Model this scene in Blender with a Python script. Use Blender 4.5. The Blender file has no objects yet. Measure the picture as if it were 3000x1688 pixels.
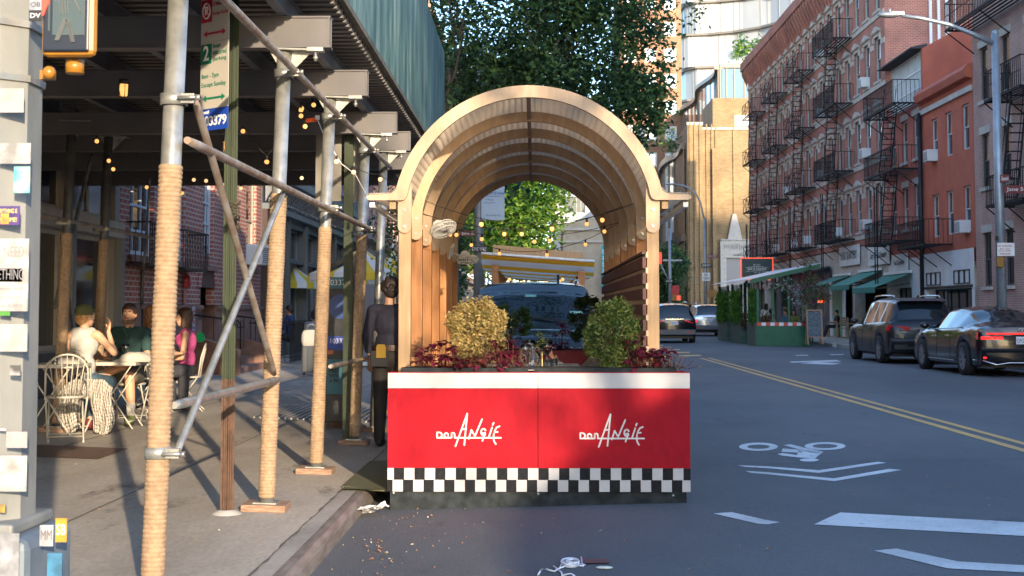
import bpy, bmesh, math, random
from mathutils import Vector, Matrix
random.seed(7)
PI=math.pi; R=math.radians
col=bpy.context.scene.collection
# ---------------- camera model (photo pixels 3000x1688) ----------------
FPX=4000.0; PX0,PY0=1500.0,680.0; CAMZ=1.53
th=math.atan(230/4000.0); ps=math.atan(65/4000.0*math.cos(th))
Fw=Vector((-math.sin(ps)*math.cos(th),math.cos(ps)*math.cos(th),math.sin(th)))
Rt=Vector((math.cos(ps),math.sin(ps),0)); Up=Rt.cross(Fw)
CAM=Vector((0,0,CAMZ))
def ray(px,py): return Fw+Rt*((px-PX0)/FPX)-Up*((py-PY0)/FPX)
def atY(px,py,Y): d=ray(px,py); return CAM+d*(Y/d.y)
def atX(px,py,X): d=ray(px,py); return CAM+d*(X/d.x)
def atZ(px,py,Z): d=ray(px,py); return CAM+d*((Z-CAMZ)/d.z)
RP=[(-60,-.07),(-1.36,-.07),(1.25,0),(5.3,.09),(9,.13),(11.6,.11),(200,.11)]
def rz(x):
    for (a,za),(b,zb) in zip(RP,RP[1:]):
        if x<=b: return za+(zb-za)*max(0,(x-a))/(b-a)
    return RP[-1][1]
def sz(x): return .06+max(0,-1.36-x)*.04 if x<0 else .24
def ground(px,py,dz=0):
    z=0
    for _ in range(6):
        p=atZ(px,py,z+dz); z=rz(p.x)
    return p
# ---------------- materials ----------------
MT={}
def _nt(name):
    m=bpy.data.materials.new(name); m.use_nodes=True
    nt=m.node_tree; b=nt.nodes['Principled BSDF']; return m,nt,b
def mat(name,c,rough=.6,metal=0,var=.0,scale=4.,bump=0,bscale=40.,spec=None,coat=0,c2=None,emit=0,alpha=1,trans=0,stretch=None,sub=0,det=4):
    if name in MT: return MT[name]
    m,nt,b=_nt(name); MT[name]=m
    c=tuple(c)+(1,) if len(c)==3 else c
    b.inputs['Base Color'].default_value=c; b.inputs['Roughness'].default_value=rough; b.inputs['Metallic'].default_value=metal
    if spec is not None: b.inputs['Specular IOR Level'].default_value=spec
    if coat: b.inputs['Coat Weight'].default_value=coat; b.inputs['Coat Roughness'].default_value=.04
    if trans: b.inputs['Transmission Weight'].default_value=trans
    if alpha<1: b.inputs['Alpha'].default_value=alpha
    tc=nt.nodes.new('ShaderNodeTexCoord'); vec=tc.outputs['Object']
    if stretch:
        mp=nt.nodes.new('ShaderNodeMapping'); mp.inputs['Scale'].default_value=stretch
        nt.links.new(vec,mp.inputs['Vector']); vec=mp.outputs['Vector']
    if var or c2:
        n=nt.nodes.new('ShaderNodeTexNoise'); n.inputs['Scale'].default_value=scale; n.inputs['Detail'].default_value=det
        nt.links.new(vec,n.inputs['Vector'])
        r=nt.nodes.new('ShaderNodeValToRGB'); r.color_ramp.elements[0].position=.35; r.color_ramp.elements[1].position=.65
        if c2 is None:
            a=tuple(max(0,x*(1-var)) for x in c[:3])+(1,); d=tuple(min(1,x*(1+var)) for x in c[:3])+(1,)
        else: a=c; d=tuple(c2)+(1,)
        r.color_ramp.elements[0].color=a; r.color_ramp.elements[1].color=d
        nt.links.new(n.outputs['Fac'],r.inputs['Fac']); nt.links.new(r.outputs['Color'],b.inputs['Base Color'])
    if bump:
        n2=nt.nodes.new('ShaderNodeTexNoise'); n2.inputs['Scale'].default_value=bscale; n2.inputs['Detail'].default_value=3
        nt.links.new(vec,n2.inputs['Vector'])
        bp=nt.nodes.new('ShaderNodeBump'); bp.inputs['Strength'].default_value=bump; bp.inputs['Distance'].default_value=.01
        nt.links.new(n2.outputs['Fac'],bp.inputs['Height']); nt.links.new(bp.outputs['Normal'],b.inputs['Normal'])
    if emit: b.inputs['Emission Color'].default_value=c; b.inputs['Emission Strength'].default_value=emit
    if sub:
        ts=nt.nodes.new('ShaderNodeBsdfTranslucent'); ts.inputs['Color'].default_value=tuple(min(1,x*2.2) for x in c[:3])+(1,)
        mx=nt.nodes.new('ShaderNodeMixShader'); mx.inputs['Fac'].default_value=sub
        out=nt.nodes['Material Output']
        nt.links.new(b.outputs[0],mx.inputs[1]); nt.links.new(ts.outputs[0],mx.inputs[2]); nt.links.new(mx.outputs[0],out.inputs[0])
    return m
def dirtmat(name,c,c2,c3,rough=.85,s1=.35,s2=3.,s3=14.,bump=.4,bs=110,spots=.62,stretch=(1,1,1),spec=.3):
    if name in MT: return MT[name]
    m,nt,b=_nt(name); MT[name]=m; L=nt.links.new; N=nt.nodes.new
    tc=N('ShaderNodeTexCoord'); mp=N('ShaderNodeMapping'); mp.inputs['Scale'].default_value=stretch; L(tc.outputs['Object'],mp.inputs[0])
    def no(sc,det=8,ro=.6):
        n=N('ShaderNodeTexNoise'); n.inputs['Scale'].default_value=sc; n.inputs['Detail'].default_value=det; n.inputs['Roughness'].default_value=ro; L(mp.outputs[0],n.inputs[0]); return n.outputs[0]
    def ramp(f,a,d):
        r=N('ShaderNodeMapRange'); r.inputs['From Min'].default_value=a; r.inputs['From Max'].default_value=d; L(f,r.inputs[0]); return r.outputs[0]
    def mix(f,A,B):
        x=N('ShaderNodeMix'); x.data_type='RGBA'; L(f,x.inputs[0])
        for i,v in ((6,A),(7,B)):
            if isinstance(v,tuple): x.inputs[i].default_value=v+(1,)
            else: L(v,x.inputs[i])
        return x.outputs[2]
    a=mix(ramp(no(s1),.38,.62),c,c2); d=mix(ramp(no(s2,10,.7),spots,spots+.12),a,c3); 
    g=N('ShaderNodeTexNoise'); g.inputs['Scale'].default_value=s3; g.inputs['Detail'].default_value=4; L(mp.outputs[0],g.inputs[0])
    v=N('ShaderNodeVectorMath'); v.operation='SCALE'; L(d,v.inputs[0]); r=N('ShaderNodeMapRange'); r.inputs['To Min'].default_value=.72; r.inputs['To Max'].default_value=1.28; L(g.outputs[0],r.inputs[0]); L(r.outputs[0],v.inputs['Scale']); L(v.outputs[0],b.inputs['Base Color'])
    b.inputs['Roughness'].default_value=rough; b.inputs['Specular IOR Level'].default_value=spec
    n2=N('ShaderNodeTexNoise'); n2.inputs['Scale'].default_value=bs; n2.inputs['Detail'].default_value=2; L(tc.outputs['Object'],n2.inputs[0])
    bp=N('ShaderNodeBump'); bp.inputs['Strength'].default_value=bump; bp.inputs['Distance'].default_value=.01; L(n2.outputs[0],bp.inputs['Height']); L(bp.outputs[0],b.inputs['Normal'])
    return m
def brickmat(name,c1,c2,mortar,bw=.22,rh=.075,ms=.008,dirt=.25):
    if name in MT: return MT[name]
    m,nt,b=_nt(name); MT[name]=m
    L=nt.links.new; N=nt.nodes.new
    tc=N('ShaderNodeTexCoord'); sp=N('ShaderNodeSeparateXYZ'); L(tc.outputs['Object'],sp.inputs[0])
    ad=N('ShaderNodeMath'); ad.operation='ADD'; L(sp.outputs['X'],ad.inputs[0]); L(sp.outputs['Y'],ad.inputs[1])
    cb=N('ShaderNodeCombineXYZ'); L(ad.outputs[0],cb.inputs['X']); L(sp.outputs['Z'],cb.inputs['Y'])
    br=N('ShaderNodeTexBrick'); L(cb.outputs[0],br.inputs['Vector'])
    br.inputs['Color1'].default_value=c1+(1,); br.inputs['Color2'].default_value=c2+(1,); br.inputs['Mortar'].default_value=mortar+(1,)
    br.inputs['Scale'].default_value=1; br.inputs['Brick Width'].default_value=bw; br.inputs['Row Height'].default_value=rh
    br.inputs['Mortar Size'].default_value=ms; br.inputs['Bias'].default_value=-.1
    n=N('ShaderNodeTexNoise'); n.inputs['Scale'].default_value=.7; n.inputs['Detail'].default_value=6; L(tc.outputs['Object'],n.inputs['Vector'])
    mr=N('ShaderNodeMapRange'); mr.inputs['From Min'].default_value=.3; mr.inputs['From Max'].default_value=.7
    mr.inputs['To Min'].default_value=1-dirt; mr.inputs['To Max'].default_value=1+dirt*.6; L(n.outputs['Fac'],mr.inputs['Value'])
    mx=N('ShaderNodeVectorMath'); mx.operation='SCALE'; L(br.outputs['Color'],mx.inputs[0]); L(mr.outputs[0],mx.inputs['Scale'])
    L(mx.outputs[0],b.inputs['Base Color']); b.inputs['Roughness'].default_value=.85
    bp=N('ShaderNodeBump'); bp.inputs['Strength'].default_value=.5; bp.inputs['Distance'].default_value=.01; bp.invert=True
    L(br.outputs['Fac'],bp.inputs['Height']); L(bp.outputs['Normal'],b.inputs['Normal'])
    return m
def woodmat(name,c1,c2,scale=3.,stretch=(12,12,1),rough=.6):
    if name in MT: return MT[name]
    m,nt,b=_nt(name); MT[name]=m; L=nt.links.new; N=nt.nodes.new
    tc=N('ShaderNodeTexCoord'); mp=N('ShaderNodeMapping'); mp.inputs['Scale'].default_value=stretch; L(tc.outputs['Object'],mp.inputs[0])
    oi=N('ShaderNodeObjectInfo'); 
    va=N('ShaderNodeVectorMath'); va.operation='ADD'; L(mp.outputs[0],va.inputs[0])
    sc=N('ShaderNodeMath'); sc.operation='MULTIPLY'; sc.inputs[1].default_value=37.; L(oi.outputs['Random'],sc.inputs[0]); L(sc.outputs[0],va.inputs[1])
    n=N('ShaderNodeTexNoise'); n.inputs['Scale'].default_value=scale; n.inputs['Detail'].default_value=6; n.inputs['Distortion'].default_value=.6; L(va.outputs[0],n.inputs['Vector'])
    r=N('ShaderNodeValToRGB'); r.color_ramp.elements[0].position=.3; r.color_ramp.elements[1].position=.7
    r.color_ramp.elements[0].color=c1+(1,); r.color_ramp.elements[1].color=c2+(1,); L(n.outputs['Fac'],r.inputs[0])
    hv=N('ShaderNodeHueSaturation'); L(r.outputs[0],hv.inputs['Color'])
    mr=N('ShaderNodeMapRange'); mr.inputs['To Min'].default_value=.82; mr.inputs['To Max'].default_value=1.15; L(oi.outputs['Random'],mr.inputs[0]); L(mr.outputs[0],hv.inputs['Value'])
    L(hv.outputs[0],b.inputs['Base Color']); b.inputs['Roughness'].default_value=rough
    bp=N('ShaderNodeBump'); bp.inputs['Strength'].default_value=.15; bp.inputs['Distance'].default_value=.005; L(n.outputs['Fac'],bp.inputs['Height']); L(bp.outputs['Normal'],b.inputs['Normal'])
    return m
# ---------------- mesh builder ----------------
SPLIT={'floor_band','reflective_tape','pilaster','column','side_wall','clamp','corbel','pier','arm','white_pipe','dark_shop_window','bolt','screw','hanger_plate','ridge_batten','stretcher','reflector','wiper','floor_band_','top_beam','upper_window','steel_band','wheel','rib','curtain','wiper','parapet_stud','side_barrier','inner_board','moulding','edge','channel','rusty_foot','stone_band_','iris','eye','eyebrow','stringer','tray','planter_tray','low_wall','door_arch_','lattice','step','panel','collar'}
class MB:
    def __init__(s): s.v=[]; s.f=[]; s.m=[]; s.cur=0; s.sm=[]
    def quad(s,a,b,c,d,sm=False):
        n=len(s.v); s.v+=[tuple(a),tuple(b),tuple(c),tuple(d)]; s.f.append((n,n+1,n+2,n+3)); s.m.append(s.cur); s.sm.append(sm)
    def poly(s,pts):
        n=len(s.v); s.v+=[tuple(p) for p in pts]; s.f.append(tuple(range(n,n+len(pts)))); s.m.append(s.cur); s.sm.append(False)
    def box(s,x0,y0,z0,x1,y1,z1,M=None):
        P=[(x0,y0,z0),(x1,y0,z0),(x1,y1,z0),(x0,y1,z0),(x0,y0,z1),(x1,y0,z1),(x1,y1,z1),(x0,y1,z1)]
        if M: P=[tuple(M@Vector(p)) for p in P]
        n=len(s.v); s.v+=P
        for f in ((0,3,2,1),(4,5,6,7),(0,1,5,4),(1,2,6,5),(2,3,7,6),(3,0,4,7)):
            s.f.append(tuple(n+i for i in f)); s.m.append(s.cur); s.sm.append(False)
        return s
    def bar(s,a,b,w,h=None,up=(0,0,1)):      # rectangular bar a->b
        a=Vector(a); b=Vector(b); h=h or w; d=(b-a).normalized(); u=Vector(up)
        if abs(d.dot(u))>.98: u=Vector((0,1,0))
        x=d.cross(u).normalized(); y=x.cross(d)
        P=[]
        for c in (a,b):
            for sx,sy in ((-1,-1),(1,-1),(1,1),(-1,1)): P.append(tuple(c+x*sx*w/2+y*sy*h/2))
        n=len(s.v); s.v+=P
        for f in ((0,1,2,3),(7,6,5,4),(0,4,5,1),(1,5,6,2),(2,6,7,3),(3,7,4,0)):
            s.f.append(tuple(n+i for i in f)); s.m.append(s.cur); s.sm.append(False)
        return s
    def cyl(s,a,b,r0,r1=None,n=12,cap=True):
        a=Vector(a); b=Vector(b); r1=r0 if r1 is None else r1; d=(b-a).normalized()
        u=Vector((0,0,1)) if abs(d.z)<.9 else Vector((1,0,0)); x=d.cross(u).normalized(); y=d.cross(x)
        k=len(s.v)
        for c,r in ((a,r0),(b,r1)):
            for i in range(n):
                t=2*PI*i/n; s.v.append(tuple(c+x*math.cos(t)*r+y*math.sin(t)*r))
        for i in range(n):
            j=(i+1)%n; s.f.append((k+i,k+n+i,k+n+j,k+j)); s.m.append(s.cur); s.sm.append(True)
        if cap:
            s.f.append(tuple(k+i for i in range(n))); s.m.append(s.cur); s.sm.append(False)
            s.f.append(tuple(k+n+i for i in range(n-1,-1,-1))); s.m.append(s.cur); s.sm.append(False)
        return s
    def tube(s,pts,r,n=6,close=False):
        pts=[Vector(p) for p in pts]; k=len(s.v); m=len(pts)
        rr=r if isinstance(r,(list,tuple)) else [r]*m
        px=None
        for i,p in enumerate(pts):
            q=pts[min(i+1,m-1)] if not close else pts[(i+1)%m]; o=pts[max(i-1,0)] if not close else pts[i-1]
            d=(q-o); d=d.normalized() if d.length>1e-9 else Vector((0,0,1))
            if px is None:
                u=Vector((0,0,1)) if abs(d.z)<.9 else Vector((1,0,0)); x=d.cross(u).normalized()
            else: x=(px-d*px.dot(d)).normalized()
            px=x; y=d.cross(x)
            for j in range(n):
                t=2*PI*j/n; s.v.append(tuple(p+x*math.cos(t)*rr[i]+y*math.sin(t)*rr[i]))
        for i in range(m if close else m-1):
            a=k+i*n; b=k+((i+1)%m)*n
            for j in range(n):
                l=(j+1)%n; s.f.append((a+j,b+j,b+l,a+l)); s.m.append(s.cur); s.sm.append(True)
        if not close:
            s.f.append(tuple(k+j for j in range(n))); s.m.append(s.cur); s.sm.append(False)
            s.f.append(tuple(k+(m-1)*n+j for j in range(n-1,-1,-1))); s.m.append(s.cur); s.sm.append(False)
        return s
    def lathe(s,prof,n=16,c=(0,0,0)):
        k=len(s.v)
        for (r,z) in prof:
            for i in range(n):
                t=2*PI*i/n; s.v.append((c[0]+r*math.cos(t),c[1]+r*math.sin(t),c[2]+z))
        for j in range(len(prof)-1):
            for i in range(n):
                l=(i+1)%n; s.f.append((k+j*n+i,k+j*n+l,k+(j+1)*n+l,k+(j+1)*n+i)); s.m.append(s.cur); s.sm.append(True)
        return s
    def sphere(s,c,r,n=12,m=8,M=None):
        rx,ry,rz_=(r,r,r) if not isinstance(r,(tuple,list)) else r
        k=len(s.v); c=Vector(c)
        for j in range(m+1):
            t=PI*j/m
            for i in range(n):
                a=2*PI*i/n; v=Vector((rx*math.sin(t)*math.cos(a),ry*math.sin(t)*math.sin(a),rz_*math.cos(t)))
                if M: v=M@v
                s.v.append(tuple(c+v))
        for j in range(m):
            for i in range(n):
                l=(i+1)%n; s.f.append((k+j*n+i,k+(j+1)*n+i,k+(j+1)*n+l,k+j*n+l)); s.m.append(s.cur); s.sm.append(True)
        return s
    def prism(s,pts,d):     # extrude polygon pts (3D) by vector d
        pts=[Vector(p) for p in pts]; d=Vector(d); n=len(pts); k=len(s.v)
        s.v+=[tuple(p) for p in pts]+[tuple(p+d) for p in pts]
        s.f.append(tuple(range(k,k+n))); s.m.append(s.cur); s.sm.append(False)
        s.f.append(tuple(range(k+2*n-1,k+n-1,-1))); s.m.append(s.cur); s.sm.append(False)
        for i in range(n):
            j=(i+1)%n; s.f.append((k+i,k+n+i,k+n+j,k+j)); s.m.append(s.cur); s.sm.append(False)
        return s
    def islands(s):
        par=list(range(len(s.f)))
        def find(a):
            while par[a]!=a: par[a]=par[par[a]]; a=par[a]
            return a
        own={}
        for i,f in enumerate(s.f):
            for v in f:
                k=tuple(round(c,4) for c in s.v[v])
                if k in own: par[find(i)]=find(own[k])
                else: own[k]=i
        g={}
        for i in range(len(s.f)): g.setdefault(find(i),[]).append(i)
        L=[]
        for fs in g.values():
            P=[s.v[v] for i in fs for v in s.f[i]]
            L.append([fs,[min(p[k] for p in P)-.002 for k in range(3)],[max(p[k] for p in P)+.002 for k in range(3)]])
        ch=True
        while ch:
            ch=False; out=[]
            for it in L:
                for o in out:
                    if all(it[1][k]<=o[2][k] and o[1][k]<=it[2][k] for k in range(3)):
                        o[0]+=it[0]; o[1]=[min(a,b) for a,b in zip(o[1],it[1])]; o[2]=[max(a,b) for a,b in zip(o[2],it[2])]; ch=True; break
                else: out.append(it)
            L=out
        return [sorted(x[0]) for x in L]
    def build(s,name,mats,parent=None,bevel=0,loc=None,smooth=None,fixn=True):
        if name in SPLIT and parent is not None:
            I=s.islands()
            if len(I)>1:
                o=None
                for fs in I[:100]:
                    b=MB(); mp={}
                    for i in fs:
                        t=[]
                        for v in s.f[i]:
                            if v not in mp: mp[v]=len(b.v); b.v.append(s.v[v])
                            t.append(mp[v])
                        b.f.append(tuple(t)); b.m.append(s.m[i]); b.sm.append(s.sm[i])
                    o=b._build(name,mats,parent,bevel,loc,smooth,fixn)
                return o
        return s._build(name,mats,parent,bevel,loc,smooth,fixn)
    def _build(s,name,mats,parent=None,bevel=0,loc=None,smooth=None,fixn=True):
        me=bpy.data.meshes.new(name); me.from_pydata(s.v,[],s.f)
        if not isinstance(mats,(list,tuple)): mats=[mats]
        for m in mats: me.materials.append(m)
        me.polygons.foreach_set('material_index',s.m)
        me.polygons.foreach_set('use_smooth',[bool(x) for x in s.sm] if smooth is None else [smooth]*len(s.f))
        me.update()
        if fixn and len(s.f)<20000:
            bm=bmesh.new(); bm.from_mesh(me); bmesh.ops.recalc_face_normals(bm,faces=bm.faces); bm.to_mesh(me); bm.free()
        o=bpy.data.objects.new(name,me); col.objects.link(o)
        if parent: o.parent=parent
        if loc: o.location=loc
        if bevel:
            b=o.modifiers.new('b','BEVEL'); b.width=bevel; b.segments=2; b.limit_method='ANGLE'; b.angle_limit=R(40)
        return o
def tag(o,label,cat,group=None,kind=None):
    if label: o['label']=label
    if cat: o['category']=cat
    if group: o['group']=group
    if kind: o['kind']=kind
    return o
def struct(o): o['kind']='structure'; return o
def empty(name,loc=(0,0,0),rz_=0,label=None,cat=None,group=None):
    o=bpy.data.objects.new(name,None); o.empty_display_size=.2; col.objects.link(o); o.location=loc; o.rotation_euler=(0,0,rz_)
    return tag(o,label,cat,group)
def kids(o): return [c for c in bpy.data.objects if c.parent==o]
def copy_tree(o,loc=None,rz_=None,label=None,parent=None,scale=None):
    c=o.copy(); col.objects.link(c); c.parent=parent
    if loc is not None: c.location=loc
    if rz_ is not None: c.rotation_euler=(0,0,rz_)
    if label: c['label']=label
    if scale: c.scale=scale
    for ch in CH(o): copy_tree(ch,parent=c)
    return c
def CH(o):
    return list(o.children)
_F={}
def text(name,s,size,m,parent,loc,rot,w=None,ext=.002,align='CENTER',bold=0,h=None):
    cu=bpy.data.curves.new(name,'FONT'); cu.body=s; cu.size=size; cu.align_x=align; cu.align_y='CENTER'; cu.extrude=ext; cu.offset=bold; cu.resolution_u=3
    t=bpy.data.objects.new(name,cu); col.objects.link(t)
    dg=bpy.context.evaluated_depsgraph_get(); dg.update(); me=bpy.data.meshes.new_from_object(t.evaluated_get(dg)); me.name=name
    bpy.data.objects.remove(t); bpy.data.curves.remove(cu)
    if not len(me.vertices): return None
    xs=[v.co.x for v in me.vertices]; ys=[v.co.y for v in me.vertices]
    sx=(w/(max(xs)-min(xs))) if w else 1; sy=(h/(max(ys)-min(ys))) if h else (sx if w and not h else 1)
    for v in me.vertices: v.co.x*=sx; v.co.y*=sy
    me.materials.clear(); me.materials.append(m)
    o=bpy.data.objects.new(name,me); col.objects.link(o); o.parent=parent; o.location=loc; o.rotation_euler=rot
    return o
FRONT=(PI/2,0,0)
# palette
GALV=mat('galvanised_steel',(.36,.365,.345),.36,.6,var=.25,scale=9,bump=.1,bscale=60)
DSTEEL=mat('dark_painted_steel',(.055,.052,.055),.55,.3,var=.3,scale=5)
RUST=mat('rusty_steel',(.085,.045,.028),.7,.2,var=.3,scale=14,bump=.1)
BLACK=mat('black_iron',(.018,.018,.02),.5,.3)
ROPE=mat('rope',(.30,.205,.125),.9,0,var=.16,scale=30,bump=.4,bscale=160)
PLY=woodmat('plywood',(.38,.255,.155),(.49,.355,.23),3.,(5,5,1.5))
CEDAR=woodmat('cedar',(.33,.125,.032),(.47,.21,.07),3.,(14,14,1.))
CEDARL=woodmat('pale_cedar',(.37,.22,.10),(.49,.32,.17),3.,(14,14,1.))
WHITE=mat('white_paint',(.78,.78,.76),.5,var=.05,scale=3)
LGREY=mat('light_grey',(.5,.5,.5),.5)
GLASS=mat('window_glass',(.03,.04,.05),.04,0,spec=.6)
GLASSD=mat('dark_glass',(.012,.016,.02),.06,0,spec=.7)
ASPH=dirtmat('asphalt',(.086,.094,.104),(.128,.133,.14),(.06,.064,.07),.82,.30,2.2,60,.6,95,.60,(1,.45,1))
CONC=dirtmat('sidewalk_concrete',(.28,.245,.20),(.40,.355,.30),(.13,.11,.095),.85,.55,1.3,26,.3,120,.58,(1.5,.5,1))
CONC2=mat('pale_concrete',(.34,.32,.29),.85,0,c2=(.42,.40,.37),scale=4,bump=.2,bscale=80)
BULB=mat('lit_bulb',(1.0,.45,.13),.3,emit=.30)
BULBW=mat('pale_bulb',(1.0,.60,.30),.3,emit=.25)
CLEAR=mat('clear_glass',(.9,.92,.92),.03,trans=1.)
# ---------------- camera, light, sky ----------------
sc=bpy.context.scene
cd=bpy.data.cameras.new('camera'); cam=bpy.data.objects.new('camera',cd); col.objects.link(cam); sc.camera=cam
cam.matrix_world=Matrix(((Rt.x,Up.x,-Fw.x,0),(Rt.y,Up.y,-Fw.y,0),(Rt.z,Up.z,-Fw.z,CAMZ),(0,0,0,1)))
cd.sensor_width=36; cd.lens=FPX/3000*36; cd.shift_y=-(844-PY0)/3000; cd.clip_end=2000; cd.clip_start=.1
cd.dof.use_dof=True; cd.dof.focus_distance=11.2; cd.dof.aperture_fstop=9.0
w=bpy.data.worlds.new('World'); sc.world=w; w.use_nodes=True; nt=w.node_tree
sky=nt.nodes.new('ShaderNodeTexSky'); sky.sky_type='NISHITA'; sky.sun_disc=False
SUNAZ=math.atan2(.32,-.947); SUNEL=R(13)
sky.sun_elevation=SUNEL; sky.sun_rotation=SUNAZ; sky.air_density=1.; sky.dust_density=.7; sky.ozone_density=3.0
nt.links.new(sky.outputs[0],nt.nodes['Background'].inputs[0]); nt.nodes['Background'].inputs[1].default_value=.15
sl=bpy.data.lights.new('sun','SUN'); sl.energy=2.0; sl.angle=R(.6); sl.color=(1,.80,.56); so=bpy.data.objects.new('sun',sl); col.objects.link(so)
sd=Vector((.32*math.cos(SUNEL),-.947*math.cos(SUNEL),math.sin(SUNEL)))
so.rotation_euler=sd.to_track_quat('Z','Y').to_euler()
sc.view_settings.view_transform='Standard'; sc.view_settings.look='None'; sc.view_settings.exposure=2.3; sc.view_settings.gamma=1
sc.render.engine='CYCLES'
# ---------------- ground sheets ----------------
XL,XR=-1.36,11.6
b=MB()
b.quad((-300,-200,-.35),(300,-200,-.35),(300,600,-.35),(-300,600,-.35)); struct(b.build('ground',CONC))
b=MB(); ys=[-60,-20,0,4,8,12,16,20,30,45,70,105,160,400]; 
xs=[x for x,_ in RP]; xs[0]=XL; xs=xs[0:1]+[ -.2,1.25,3.2,5.3,7.2,9,10.4,XR]
for ya,yb in zip(ys,ys[1:]):
    for xa,xb in zip(xs,xs[1:]): b.quad((xa,ya,rz(xa)),(xb,ya,rz(xb)),(xb,yb,rz(xb)),(xa,yb,rz(xa)))
struct(b.build('road',ASPH))
b=MB()   # side street
b.quad((-120,-9,-.08),(XL,-9,-.07),(XL,3.2,-.07),(-120,3.2,-.08)); b.quad((XR,-9,.11),(120,-9,.11),(120,20,.11),(XR,20,.11)); b.quad((XR,100.5,.11),(80,100.5,.11),(80,112,.11),(XR,112,.11)); struct(b.build('side_street',ASPH))
# sidewalks
b=MB()
for ya,yb in [(3.2,24),(24,60),(60,400)]:
    b.quad((-7.3,ya,sz(-7.3)),(XL-.2,ya,sz(XL-.2)),(XL-.2,yb,sz(XL-.2)),(-7.3,yb,sz(-7.3)))
b.quad((-7.3,3.2,sz(-7.3)),(-7.3,3.2,-.2),(XL-.2,3.2,-.2),(XL-.2,3.2,sz(XL)))
struct(b.build('sidewalk',CONC))
b=MB()
for ya,yb in ((20,100.5),(112,300)): b.box(XR+.18,ya,-.1,22,yb,.24)
struct(b.build('pavement',CONC))
# score lines of the sidewalk flags and grates
b=MB(); jm=mat('joint',(.10,.092,.085),.9)
Y=4.4
while Y<60:
    b.quad((-7.2,Y,sz(-7.2)+.003),(XL-.2,Y,sz(XL)+.003),(XL-.2,Y+.016,sz(XL)+.003),(-7.2,Y+.016,sz(-7.2)+.003)); Y+=1.52
for x in (-3.1,-4.65,-6.1): b.quad((x,3.2,sz(x)+.004),(x+.014,3.2,sz(x)+.004),(x+.014,60,sz(x)+.004),(x,60,sz(x)+.004))
pts=[]; random.seed(3); Y=3.4
xa=XL-.2
while Y<40:       # open crack behind the kerb
    w_=.004+random.random()**2*.014; x2=XL-.205+random.uniform(-.005,.005)
    pts.append((Y,x2,w_)); Y+=.14
for (y0,x0,w0),(y1,x1,w1) in zip(pts,pts[1:]):
    b.quad((x0-w0,y0,.074),(x0+w0*.6,y0,.074),(x1+w1*.6,y1,.074),(x1-w1,y1,.074))
struct(b.build('pavement_joints',jm))
# kerbs : steel faced on the left
b=MB(); prof=[(-.09,.066),(-.07,.066),(-.03,.06),(-.008,.04),(0,.01),(.004,-.12)]
ks=[3.2,6,9,12.2,12.21,18,30,60,200,400]
for ya,yb in zip(ks,ks[1:]):
    for (xa,za),(xb,zb) in zip(prof,prof[1:]): b.quad((XL+xa,ya,za),(XL+xb,ya,zb),(XL+xb,yb,zb),(XL+xa,yb,za),sm=True)
b.poly([(XL+x,3.2,z) for x,z in prof]+[(XL-.09,3.2,-.12)])
struct(b.build('kerb',mat('kerb_steel',(.15,.125,.11),.55,.2,c2=(.24,.21,.19),scale=6,bump=.3,bscale=30,stretch=(3,.6,3))))
b=MB(); b.box(XL-.2,3.2,-.12,XL-.0905,400,.067); struct(b.build('kerb_stone',dirtmat('kerb_stone',(.26,.24,.21),(.36,.33,.29),(.15,.13,.115),.85,1.,4,30)))
b=MB()
for ya,yb in ((20,52.5),(53.5,100.5),(112,300)): b.box(XR,ya,-.1,XR+.18,yb,.245)
struct(b.build('kerb',CONC2))
# ---------------- road markings ----------------
WP=dirtmat('white_road_paint',(.60,.62,.63),(.46,.48,.49),(.16,.165,.17),.75,1.5,7.,40,.2,90,.60)
YP=dirtmat('yellow_road_paint',(.62,.38,.13),(.50,.31,.12),(.20,.15,.10),.75,1.5,7.,40,.2,90,.60)
def gp(p,dz=.004): q=ground(p[0],p[1]); return (q.x,q.y,rz(q.x)+dz)
b=MB()
for x0,x1 in ((5.0,5.11),(5.245,5.345)): b.quad((x0,9,rz(x0)+.004),(x1,9,rz(x1)+.004),(x1,41.7,rz(x1)+.004),(x0,41.7,rz(x0)+.004))
for k in range(5):
    y=43.5+k*3.2; b.quad((4.6,y,rz(4.6)+.004),(5.3,y,rz(5.3)+.004),(5.4,y+1.1,rz(5.4)+.004),(4.7,y+1.1,rz(4.7)+.004))
for x0,x1 in ((5.0,5.11),(5.245,5.345)): b.quad((x0,60,rz(x0)+.004),(x1,60,rz(x1)+.004),(x1,98,rz(x1)+.004),(x0,98,rz(x0)+.004))
struct(b.build('yellow_centre_line',YP))
b=MB()
def gpoly(L): b.poly([gp(p) for p in L])
gpoly([(2162,1364),(2250,1368),(2399,1379),(2399,1387),(2250,1373),(2180,1369)]); gpoly([(2399,1379),(2571,1354),(2597,1357),(2399,1387)])
gpoly([(2184,1381),(2250,1385),(2442,1403),(2444,1411),(2250,1391),(2200,1387)]); gpoly([(2442,1403),(2605,1375),(2642,1378),(2444,1411)])
def ring(cx,cy,rx,ry,ix,iy):
    for i in range(28):
        a=2*PI*i/28; c=2*PI*(i+1)/28
        b.quad(gp((cx+rx*math.cos(a),cy+ry*math.sin(a))),gp((cx+rx*math.cos(c),cy+ry*math.sin(c))),gp((cx+ix*math.cos(c),cy+iy*math.sin(c))),gp((cx+ix*math.cos(a),cy+iy*math.sin(a))))
ring(2222,1310,57,12,33,6.3); ring(2417,1308,60,11.5,37,6.3)
z6=lambda L:[(2250+x*.392,1120+y*.392) for x,y in L]
gpoly(z6([(118,472),(172,466),(262,490),(415,522),(362,540),(230,505)])); gpoly(z6([(110,497),(215,505),(262,520),(245,530),(100,522)]))
gpoly(z6([(70,540),(110,532),(220,548),(350,572),(240,566),(110,552)])); gpoly(z6([(230,505),(415,522),(350,572),(218,548)]))
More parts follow.
